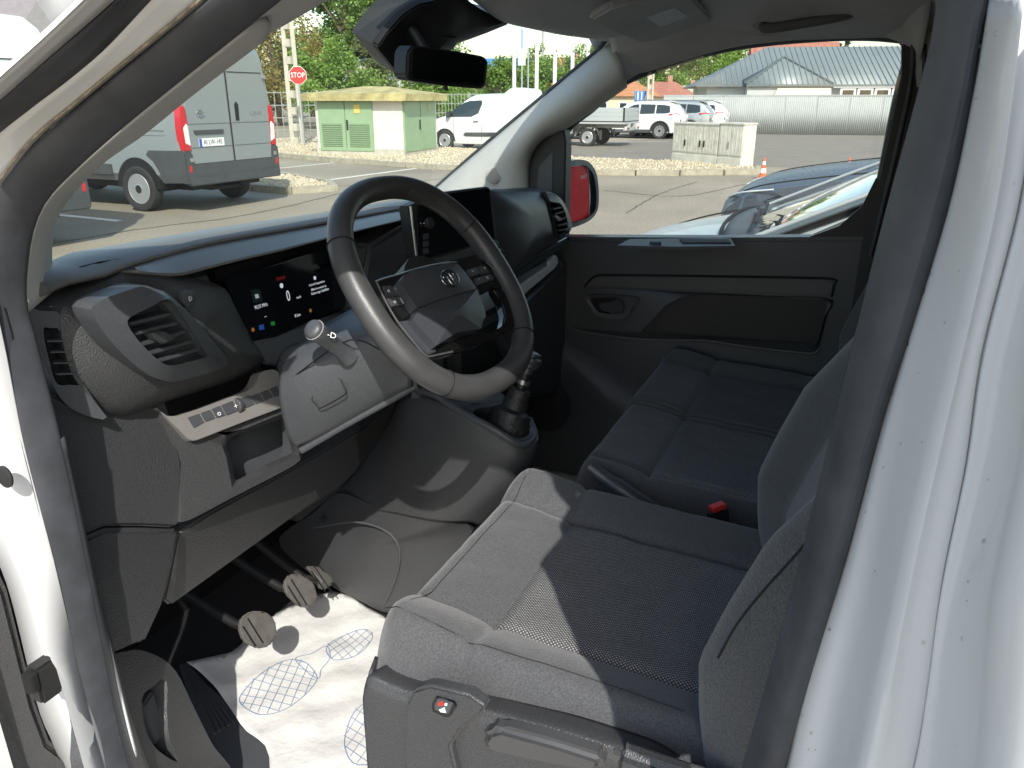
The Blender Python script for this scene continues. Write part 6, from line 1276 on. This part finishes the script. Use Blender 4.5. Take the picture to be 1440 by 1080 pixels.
def lattice_pole(label, base, h, w):
    t = thing('concrete_pole', label, 'pole', base); M_C = mat('pole_concrete', (.46, .43, .36), .9, var=(3, .15))
    for s in (-1, 1): tube('pole_leg', [V((s * w * .5 * FH.y * 0 + RT.x * s * w * .5, RT.y * s * w * .5, 0)), V((RT.x * s * w * .32, RT.y * s * w * .32, h))], w * .26, M_C, t, seg=4)
    n = int(h / .55)
    for k in range(n):
        z = h * (k + .2) / n; box('pole_web', (0, 0, z), (w * .55, w * .55, .26), M_C, t, bevel=0)
lattice_pole('pale concrete lattice pole behind the stop sign', G(419, 206), 7.5, .40)
fp = mat('flagpole_white', (.78, .78, .75), .4)
for k, (u, vb_) in enumerate(((723, 150), (754, 150), (779, 150), (803, 150), (824, 150))):
    b_ = CAM + ray(u, 170) * 48; b_.z = 0; t = thing('flagpole', 'tall white flagpole in the row behind the white vans', 'flagpole', b_, group='flagpoles behind the parked vans')
    tube('pole', [V((0, 0, 0)), V((0, 0, 4)), V((0, 0, 8.5))], [.12, .11, .08], fp, t, seg=12, n=6)
    pts_ = [(.12 * math.sin(z * 1.7 + k), z) for z in [4.4 + .25 * j for j in range(17)]]
    skin('furled_flag', [[V((a - .14, -.1, z)) for a, z in pts_], [V((a, -.16, z)) for a, z in pts_], [V((a + .16, -.08, z)) for a, z in pts_]], mat('flag_cloth', (.80, .80, .78), .8), t, n=24, across=7, thick=.01)
def billboard(label, u0, v0, u1, v1, dep, m, name='sign_board', cat='sign'):
    a = CAM + ray(u0, v0) * dep; b = CAM + ray(u1, v1) * dep; c = (a + b) / 2; base = V((c.x, c.y, 0)); t = thing(name, label, cat, base); w = (b - a).dot(RT); h = abs(a.z - b.z)
    Rz = Matrix((RT, FH, V((0, 0, 1)))).transposed(); box('panel', V((0, 0, c.z)), (abs(w), .12, h), m, t, Rz, .01); tube('post', [V((0, 0, 0)), V((0, 0, c.z - h * .3))], .06, MATS['galvanised'], t, seg=8); box('frame', V((0, 0, c.z)) - RT * abs(w) * .56, (abs(w) * .12, .14, h * 1.1), mat('sign_blue', (.10, .24, .48), .5), t, Rz); return t
billboard('large cream sign board with blue edge between the flagpoles', 735, 42, 751, 67, 52, mat('sign_cream', (.66, .65, .58), .6)); billboard('small white sign board low between the flagpoles', 729, 74, 739, 92, 50, mat('sign_pale', (.7, .7, .68), .6))
bs = billboard('blue road sign with white arrow lines in front of red roofs', 894, 128, 909, 144, 46, mat('road_sign_blue', (.05, .17, .50), .5)); c_ = CAM + ray(901, 136) * 46
for dx_, tilt in ((-.20, 0), (.02, 0), (.18, .5)): bar('arrow', V((0, 0, c_.z - .28)) + RT * dx_ - FH * .08, V((0, 0, c_.z + .28)) + RT * (dx_ + tilt * .35) - FH * .08, .02, .06, MATS['sign_white'], bs, upv=RT, bevel=0)
pb = CAM + ray(912, 165) * 46; pb.z = 0; lattice_pole('pale concrete pole beside the blue road sign', pb, 9.0, .30)
pb = CAM + ray(762, 165) * 60; pb.z = 0; t = thing('lamp_post', 'thin grey lamp post among the flagpoles', 'lamp post', pb); tube('post', [V((0, 0, 0)), V((0, 0, 8.2))], .09, MATS['galvanised'], t, seg=8); tube('arm', [V((0, 0, 8.2)), V((.5, -.7, 8.5)), V((.9, -1.2, 8.45))], .06, MATS['galvanised'], t, seg=8)

# ================================================================== mesh fence on the left
def mesh_fence(label, a, b, h, name='mesh_fence'):
    c = (a + b) / 2; t = thing(name, label, 'fence', c); d = (b - a); L = d.length; d.normalize(); n = int(L / 2.5); m = mat('fence_wire', (.40, .42, .38), .5, metal=.3)
    for i in range(n + 1): box('post', a + d * (L * i / n) - c + V((0, 0, h / 2)), (.07, .07, h), m, t)
    for i in range(n):
        p, q = a + d * (L * i / n) - c, a + d * (L * (i + 1) / n) - c; bm = bmesh.new()
        for k in range(16): x = p.lerp(q, (k + .5) / 16); box_bm(bm, x + V((0, 0, h / 2)), (.02, .02, h - .05))
        for k in range(5): tube_bm(bm, [p + V((0, 0, .1 + (h - .2) * k / 4)), q + V((0, 0, .1 + (h - .2) * k / 4))], .018, 4)
        o = from_bm('wire_panel', bm, m, t); o['kind'] = 'stuff'
mesh_fence('grey wire mesh fence behind the grey van and the stop sign', G(300, 207), G(452, 203), 2.0)
mesh_fence('grey wire mesh fence between the transformer hut and the white van', G(590, 186), G(735, 188), 2.0)

# ================================================================== corrugated fence and grey roofed building
M_FEN = mat('fence_sheet', (.35, .375, .37), .8, spec=.2, var=(2, .06))
fa, fb = G(930, 187.3), G(1330, 191.5); cfe = thing('corrugated_fence', 'long white corrugated sheet fence in front of the grey roofed building', 'fence', (fa + fb) / 2); d = (fb - fa); L = d.length; d.normalize(); nn = V((-d.y, d.x, 0)); nn = nn if nn.dot(CAM - fa) > 0 else -nn
NP = 9; c_ = (fa + fb) / 2
for i in range(NP):
    bm = bmesh.new(); p = fa + d * (L * i / NP) - c_; step = .10; k = int(L / NP / step); rows = [[], []]
    for j in range(k + 1):
        for e in ((0, 0), (.35, 0), (.5, .03), (.85, .03)):
            x = p + d * min(L / NP - .004, (j + e[0]) * L / NP / (k + 1)) + nn * e[1]; rows[0].append(x + V((0, 0, .03))); rows[1].append(x + V((0, 0, 1.84)))
    o = from_bm('sheet_panel', grid_bm(rows), M_FEN, cfe, 10); solid(o, .01)
bar('top_rail', fa - c_ + V((0, 0, 1.86)), fb - c_ + V((0, 0, 1.86)), .08, .05, M_FEN, cfe)
bdp = 46.0
bL = CAM + ray(985, 160) * bdp; bR = CAM + ray(1420, 160) * (bdp - 2); bL.z = bR.z = 0; bd = (bR - bL); BLn = bd.length; bd.normalize(); bn = V((-bd.y, bd.x, 0)); bn = bn if bn.x > 0 else -bn
bld = thing('house', 'pale single storey building with grey ribbed metal hip roof behind the white fence', 'building', bL); RB = Matrix((bd, bn, V((0, 0, 1)))).transposed(); f = tl(bL)
def BU(a, b, z): return bL + bd * a + bn * b + V((0, 0, z))
M_BW = mat('pale_render', (.58, .62, .64), .85, var=(1, .05)); M_ROOFG = mat('grey_sheet_roof', (.20, .235, .24), .45, metal=.15, var=(.8, .08)); M_ROOFD = mat('roof_trim', (.13, .15, .155), .5)
EH = 2.45; RHh = 4.75; DP = 9.0
f(box('wall', BU(BLn / 2 + .3, DP / 2, EH / 2), (BLn, DP - .6, EH), M_BW, bld, RB))
e0, e1, e2, e3 = BU(-.4, -.2, EH), BU(BLn + .4, -.2, EH), BU(BLn + .4, DP, EH), BU(-.4, DP, EH); r0_, r1_ = BU(4.2, DP / 2, RHh), BU(BLn - 4.2, DP / 2, RHh)
bm = bmesh.new(); vv = [bm.verts.new(p) for p in (e0, e1, e2, e3, r0_, r1_)]
for q in ((0, 1, 5, 4), (2, 3, 4, 5), (3, 0, 4), (1, 2, 5)): bm.faces.new([vv[i] for i in q])
rfo = f(from_bm('roof', bm, M_ROOFG, bld, 5)); solid(rfo, .08)
def lerp3(a, b, t): return a.lerp(b, t)
nr = 54
for k in range(nr):
    a = BLn * (k + .5) / nr; z_lim = 1.0 if 4.2 <= a <= BLn - 4.2 else (a + .4) / 4.6 if a < 4.2 else (BLn + .4 - a) / 4.6
    p = BU(a, -.2, EH + .03); q = BU(a, -.2 + (DP / 2 + .2) * z_lim, EH + .03 + (RHh - EH) * z_lim); bar('roof_rib', p, q, .05, .045, M_ROOFG, rfo, upv=(0, 0, 1), bevel=0)
# gabled hip in front
g0_, g1_, gt = BU(2.3, -1.3, EH + .02), BU(7.1, -1.3, EH + .02), BU(4.7, 1.2, RHh - .75)
gb = BU(4.7, 3.4, RHh - .75)
bm = bmesh.new(); vv = [bm.verts.new(p) for p in (g0_, g1_, gt, gb, BU(2.3, .4, EH + .3), BU(7.1, .4, EH + .3))]
for q in ((0, 1, 2), (0, 2, 3, 4), (1, 5, 3, 2)): bm.faces.new([vv[i] for i in q])
hp_f = f(from_bm('hip_roof', bm, M_ROOFG, bld, 5)); solid(hp_f, .05)
for k in range(16):
    t_ = (k + .5) / 16; a = 2.3 + 4.8 * t_; q_ = 1 - abs(2 * t_ - 1); base_ = g0_.lerp(g1_, t_); top_ = base_.lerp(BU(4.7, 1.2, gt.z), 0); bar('roof_rib', base_ + V((0, 0, .02)), BU(a, -1.3 + 2.5 * q_, EH + .04 + (gt.z - EH) * q_), .05, .045, M_ROOFG, hp_f, upv=(0, 0, 1), bevel=0)
for pa, pb_ in ((g0_, gt), (g1_, gt)): f(bar('ridge_cap', pa + V((0, 0, .05)), pb_ + V((0, 0, .05)), .12, .07, M_ROOFD, bld))
f(bar('gutter', BU(-.4, -.26, EH - .02), BU(2.25, -.26, EH - .02), .12, .12, M_ROOFD, bld)); f(bar('gutter', BU(2.3, -1.36, EH - .03), BU(7.1, -1.36, EH - .03), .12, .12, M_ROOFD, bld)); f(bar('gutter', BU(7.1, -.26, EH - .02), BU(BLn + .4, -.26, EH - .02), .12, .12, M_ROOFD, bld))
f(tube('downpipe', [BU(-.3, -.3, EH - .05), BU(-.2, -.15, EH - .4), BU(-.1, .1, EH - .7), BU(-.1, .1, 0)], .05, M_ROOFD, bld, seg=8)); f(box('porch_wall', BU(4.7, -.5, EH / 2), (4.4, 1.4, EH - .02), M_BW, bld, RB))
f(prism('awning', [BU(4.1, -1.25, EH - .12), BU(7.0, -1.25, EH - .12), BU(6.9, -1.9, EH - .62), BU(3.8, -1.9, EH - .62)], (0, 0, -.03), mat('awning_cream', (.62, .58, .42), .7), bld, bevel=0))
for k in range(4):
    w_ = f(box('window', BU(8.2 + k * .95, -.0, EH - .42), (.86, .68, .50), mat('window_frame_white', .75, .5), bld, RB, .01)); box('pane', BU(8.2 + k * .95, -.345, EH - .42), (.62, .02, .30), M_CARGLASS, w_, RB)
f(box('lintel', BU(9.6, -.36, EH - .12), (4.5, .06, .07), mat('lintel_grey', .4, .6), bld, RB)); f(box('pane', BU(3.2, -1.205, EH - .35), (1.6, .02, .5), mat('shutter_grey', (.45, .47, .47), .5), bld, RB))
# tiled roof ridge behind
tb = thing('house', 'house with red tiled roof ridge rising behind the grey metal roof', 'building', BU(7, 16, 0)); f = tl(BU(7, 16, 0)); M_TILE = mat('red_tiles', (.33, .14, .10), .85, var=(4, .25), bump=('noise', 25, .6, .03))
f(box('wall', BU(8.2, 16, 1.6), (6, 4.4, 3.2), mat('far_wall', (.55, .50, .42), .9), tb, RB)); pr_ = [BU(5, 13.4, 3.1), BU(5, 18.6, 3.1), BU(5, 16, 5.75)]; f(prism('roof', pr_, bd * 6.5, M_TILE, tb, bevel=0))

# ================================================================== far houses
def far_house(label, u, v_base, dep, w, dpt, eh, rh, wall, roof, ang=0.0):
    c = CAM + ray(u, v_base) * dep; c.z = 0; t = thing('house', label, 'building', c, YAW - math.pi / 2 + ang)
    box('wall', (0, 0, eh / 2), (w, dpt, eh), wall, t); bm = bmesh.new(); o_ = .35
    v = [bm.verts.new(p) for p in ((-w / 2 - o_, -dpt / 2 - o_, eh - .05), (w / 2 + o_, -dpt / 2 - o_, eh - .05), (w / 2 + o_, dpt / 2 + o_, eh - .05), (-w / 2 - o_, dpt / 2 + o_, eh - .05), (-w * .22, 0, rh), (w * .22, 0, rh))]
    for q in ((0, 1, 5, 4), (2, 3, 4, 5), (3, 0, 4), (1, 2, 5), (3, 2, 1, 0)): bm.faces.new([v[i] for i in q])
    rf_ = from_bm('roof', bm, roof, t, 5); box('chimney', (w * .12, .4, rh + .1), (.5, .5, 1.0), mat('chimney_brick', (.35, .2, .15), .9), rf_)
    for k in range(3):
        wd = box('window', (-w * .3 + k * w * .3, -dpt / 2 - .01, eh * .55), (w * .13, .08, eh * .36), MATS['window_frame_white'], t, bevel=0); box('pane', (-w * .3 + k * w * .3, -dpt / 2 - .06, eh * .55), (w * .10, .03, eh * .28), M_CARGLASS, wd)
M_ORT = mat('orange_tiles', (.42, .20, .10), .85, var=(3, .25)); M_CREAM = mat('cream_wall', (.60, .53, .40), .9); M_BLUER = mat('blue_roof', (.08, .22, .42), .5)
far_house('house with salmon tiled roof behind the blue road sign', 870, 150, 72, 6.0, 6, 2.0, 3.35, M_CREAM, M_ORT); far_house('house with red tiled roof beside the pale concrete pole', 932, 150, 80, 5.2, 6, 2.0, 3.4, M_CREAM, M_TILE); far_house('low cream house beyond the crossovers and the fence end', 962, 152, 90, 7, 6, 2.2, 3.2, mat('white_wall', (.68, .67, .62), .9), mat('green_roof', (.36, .42, .30), .8))
far_house('building with bright blue roof and pale wall behind the hut', 562, 150, 62, 9, 9, 4.4, 6.7, mat('grey_wall', (.50, .50, .48), .9), M_BLUER); far_house('house with orange roof behind the flagpoles', 800, 150, 90, 8, 7, 3.0, 6.2, M_CREAM, M_ORT, .2); far_house('white house behind the mesh fence by the white van', 690, 155, 66, 7, 6, 2.6, 4.0, MATS['white_wall'], M_TILE, -.2)
far_house('long blue roofed hall behind the flagpole row', 690, 150, 120, 30, 12, 5.0, 7.6, MATS['grey_wall'], M_BLUER)
far_house('low house with weathered grey roof beyond the tall white van', 70, 150, 48, 9, 8, 4.6, 7.6, mat('far_grey_wall', (.45, .42, .38), .9), mat('weathered_roof', (.20, .18, .175), .9, var=(3, .12)))

# ================================================================== trees
def leaf_mat(name, c, c2):
    m = bpy.data.materials.new(name); m.use_nodes = True; nt = m.node_tree; b = nt.nodes['Principled BSDF']; b.inputs['Roughness'].default_value = .6
    tc = nt.nodes.new('ShaderNodeTexCoord'); n = nt.nodes.new('ShaderNodeTexNoise'); n.inputs['Scale'].default_value = .9; n.inputs['Detail'].default_value = 5; nt.links.new(tc.outputs['Object'], n.inputs['Vector'])
    r = nt.nodes.new('ShaderNodeValToRGB'); r.color_ramp.elements[0].position = .35; r.color_ramp.elements[0].color = (*c, 1); r.color_ramp.elements[1].position = .65; r.color_ramp.elements[1].color = (*c2, 1); nt.links.new(n.outputs['Fac'], r.inputs[0]); nt.links.new(r.outputs[0], b.inputs['Base Color'])
    tr_ = nt.nodes.new('ShaderNodeBsdfTranslucent'); nt.links.new(r.outputs[0], tr_.inputs[0]); mx = nt.nodes.new('ShaderNodeMixShader'); mx.inputs[0].default_value = .42; o = [q for q in nt.nodes if q.type == 'OUTPUT_MATERIAL'][0]
    nt.links.new(b.outputs[0], mx.inputs[1]); nt.links.new(tr_.outputs[0], mx.inputs[2]); nt.links.new(mx.outputs[0], o.inputs[0]); return m
LG = leaf_mat('leaf_green', (.125, .21, .05), (.25, .38, .09)); LB_ = leaf_mat('leaf_bright', (.15, .25, .045), (.28, .42, .09)); LO = leaf_mat('leaf_olive', (.14, .175, .075), (.24, .28, .12)); LR = leaf_mat('leaf_rust', (.24, .17, .06), (.38, .34, .09)); LD = leaf_mat('leaf_fir', (.03, .07, .03), (.06, .11, .05))
M_BARK = mat('bark', (.12, .09, .065), .95, bump=('noise', 12, .8, .04))
def tree(name, label, u, dep, h, rad, m, n=5000, shape='round', leaf=.26, low=.18, seed=1, zbase=0.0):
    c = CAM + ray(u, 165) * dep; c.z = zbase; t = thing(name, label, 'tree', c); rn = random.Random(seed)
    tube('trunk', [V((0, 0, 0)), V((.1, 0, h * .3)), V((0, .1, h * .6)), V((0, 0, h * .9))], [.028 * h, .022 * h, .013 * h, .004 * h], M_BARK, t, seg=8, n=10)
    cl = []
    for k in range(46 if shape == 'round' else 60):
        if shape == 'cone':
            z = rn.uniform(low, 1) ** 1.0; rr = rad * (1.02 - z) * rn.uniform(.3, 1); a = rn.uniform(0, 6.28); cl.append((V((rr * math.cos(a), rr * math.sin(a), h * z)), rad * .20 * (1.25 - z)))
        else:
            p = V((rn.gauss(0, 1), rn.gauss(0, 1), rn.gauss(0, 1))).normalized() * rn.uniform(.45, .95); cl.append((V((p.x * rad, p.y * rad, h * (low + (1 - low) * (.5 + .5 * p.z)))), rad * rn.uniform(.20, .36)))
    for p, s in cl[:9]: tube('limb', [V((0, 0, max(h * low * .9, p.z * .6))), p * .6 + V((0, 0, p.z * .25)), p], [.010 * h, .006 * h, .002 * h], M_BARK, t, seg=5, n=5)
    verts = []; faces = []
    for k in range(int(n * 1.25)):
        p, s = rn.choice(cl); v = V((rn.gauss(0, 1), rn.gauss(0, 1), rn.gauss(0, 1))).normalized() * (rn.random() ** .45) * s; q = p + V((v.x, v.y, v.z * .8)); a, b = rn.uniform(0, 6.28), rn.uniform(-1, 1)
        e = V((math.cos(a), math.sin(a), b)).normalized(); g = e.cross(V((rn.uniform(-1, 1), rn.uniform(-1, 1), rn.uniform(-.3, 1)))).normalized(); w = leaf * rn.uniform(.6, 1.2); i = len(verts)
        verts += [q - e * w * .5, q + g * w * .32, q + e * w * .5, q - g * w * .32]; faces.append((i, i + 1, i + 2, i + 3))
    me = bpy.data.meshes.new('crown'); me.from_pydata(verts, [], faces); link('crown', me, m, t)
tree('poplar_tree', 'tall bright green tree rising behind the stop sign', 498, 58, 15, 3.6, LG, 9000, 'round', .30, .12, 1)
tree('broadleaf_tree', 'rounded bright green tree directly behind the stop sign', 470, 46, 4.9, 2.9, LB_, 8000, 'round', .22, .08, 2); tree('conifer_tree', 'olive green pointed conifer beside the blue roofed building', 523, 50, 7.0, 2.6, LO, 8000, 'cone', .22, .05, 3)
tree('autumn_tree', 'rust and yellow leaved tree behind the grey van', 392, 52, 7.2, 4.2, LR, 9000, 'round', .24, .06, 4); tree('broadleaf_tree', 'large green tree behind the sensor housing and blue roof', 575, 60, 14, 5.2, LG, 11000, 'round', .30, .12, 5)
tree('broadleaf_tree', 'low green tree under the mirror beyond the hut', 612, 56, 3.9, 2.2, LB_, 5000, 'round', .22, .1, 6); tree('broadleaf_tree', 'bushy green tree behind the first flagpole', 712, 62, 5.2, 2.5, LG, 7000, 'round', .24, .08, 7); tree('broadleaf_tree', 'green tree between the flagpoles over the white vans', 748, 60, 5.4, 2.4, LB_, 7000, 'round', .24, .08, 8)
tree('broadleaf_tree', 'dark green tree behind the last flagpole and pillar', 822, 70, 6.4, 2.8, LG, 7000, 'round', .26, .1, 9); tree('broadleaf_tree', 'green tree over the red roofs beside the concrete pole', 940, 95, 8.6, 4.6, LG, 8000, 'round', .34, .2, 10); tree('broadleaf_tree', 'bright green tree beside the grey metal roof', 1000, 100, 11.5, 5.0, LB_, 8000, 'round', .34, .25, 11)
tree('broadleaf_tree', 'small yellow green tree over the roof edge of the pale building', 1030, 110, 11.2, 3.0, LB_, 4000, 'round', .34, .3, 12); tree('fir_tree', 'fir tree top showing above the red tiled ridge', 1177, 100, 14.0, 3.0, LD, 5000, 'cone', .30, .2, 13); tree('fir_tree', 'fir tree top beside the far end of the grey roof', 1258, 95, 13.5, 3.2, LD, 5000, 'cone', .30, .2, 14)
tree('broadleaf_tree', 'dark shrub row tree behind the mesh fence near the white van', 655, 50, 2.6, 1.8, LB_, 4000, 'round', .18, .1, 15); tree('broadleaf_tree', 'distant green tree behind the salmon roof', 860, 110, 9.0, 6.0, LO, 6000, 'round', .34, .1, 16); tree('broadleaf_tree', 'wide green tree filling the gap left of the pole', 440, 75, 8.0, 4.5, LG, 7000, 'round', .28, .08, 17)
tree('broadleaf_tree', 'dark green tree far behind the poplar', 545, 85, 17, 6.0, LG, 9000, 'round', .34, .1, 18)
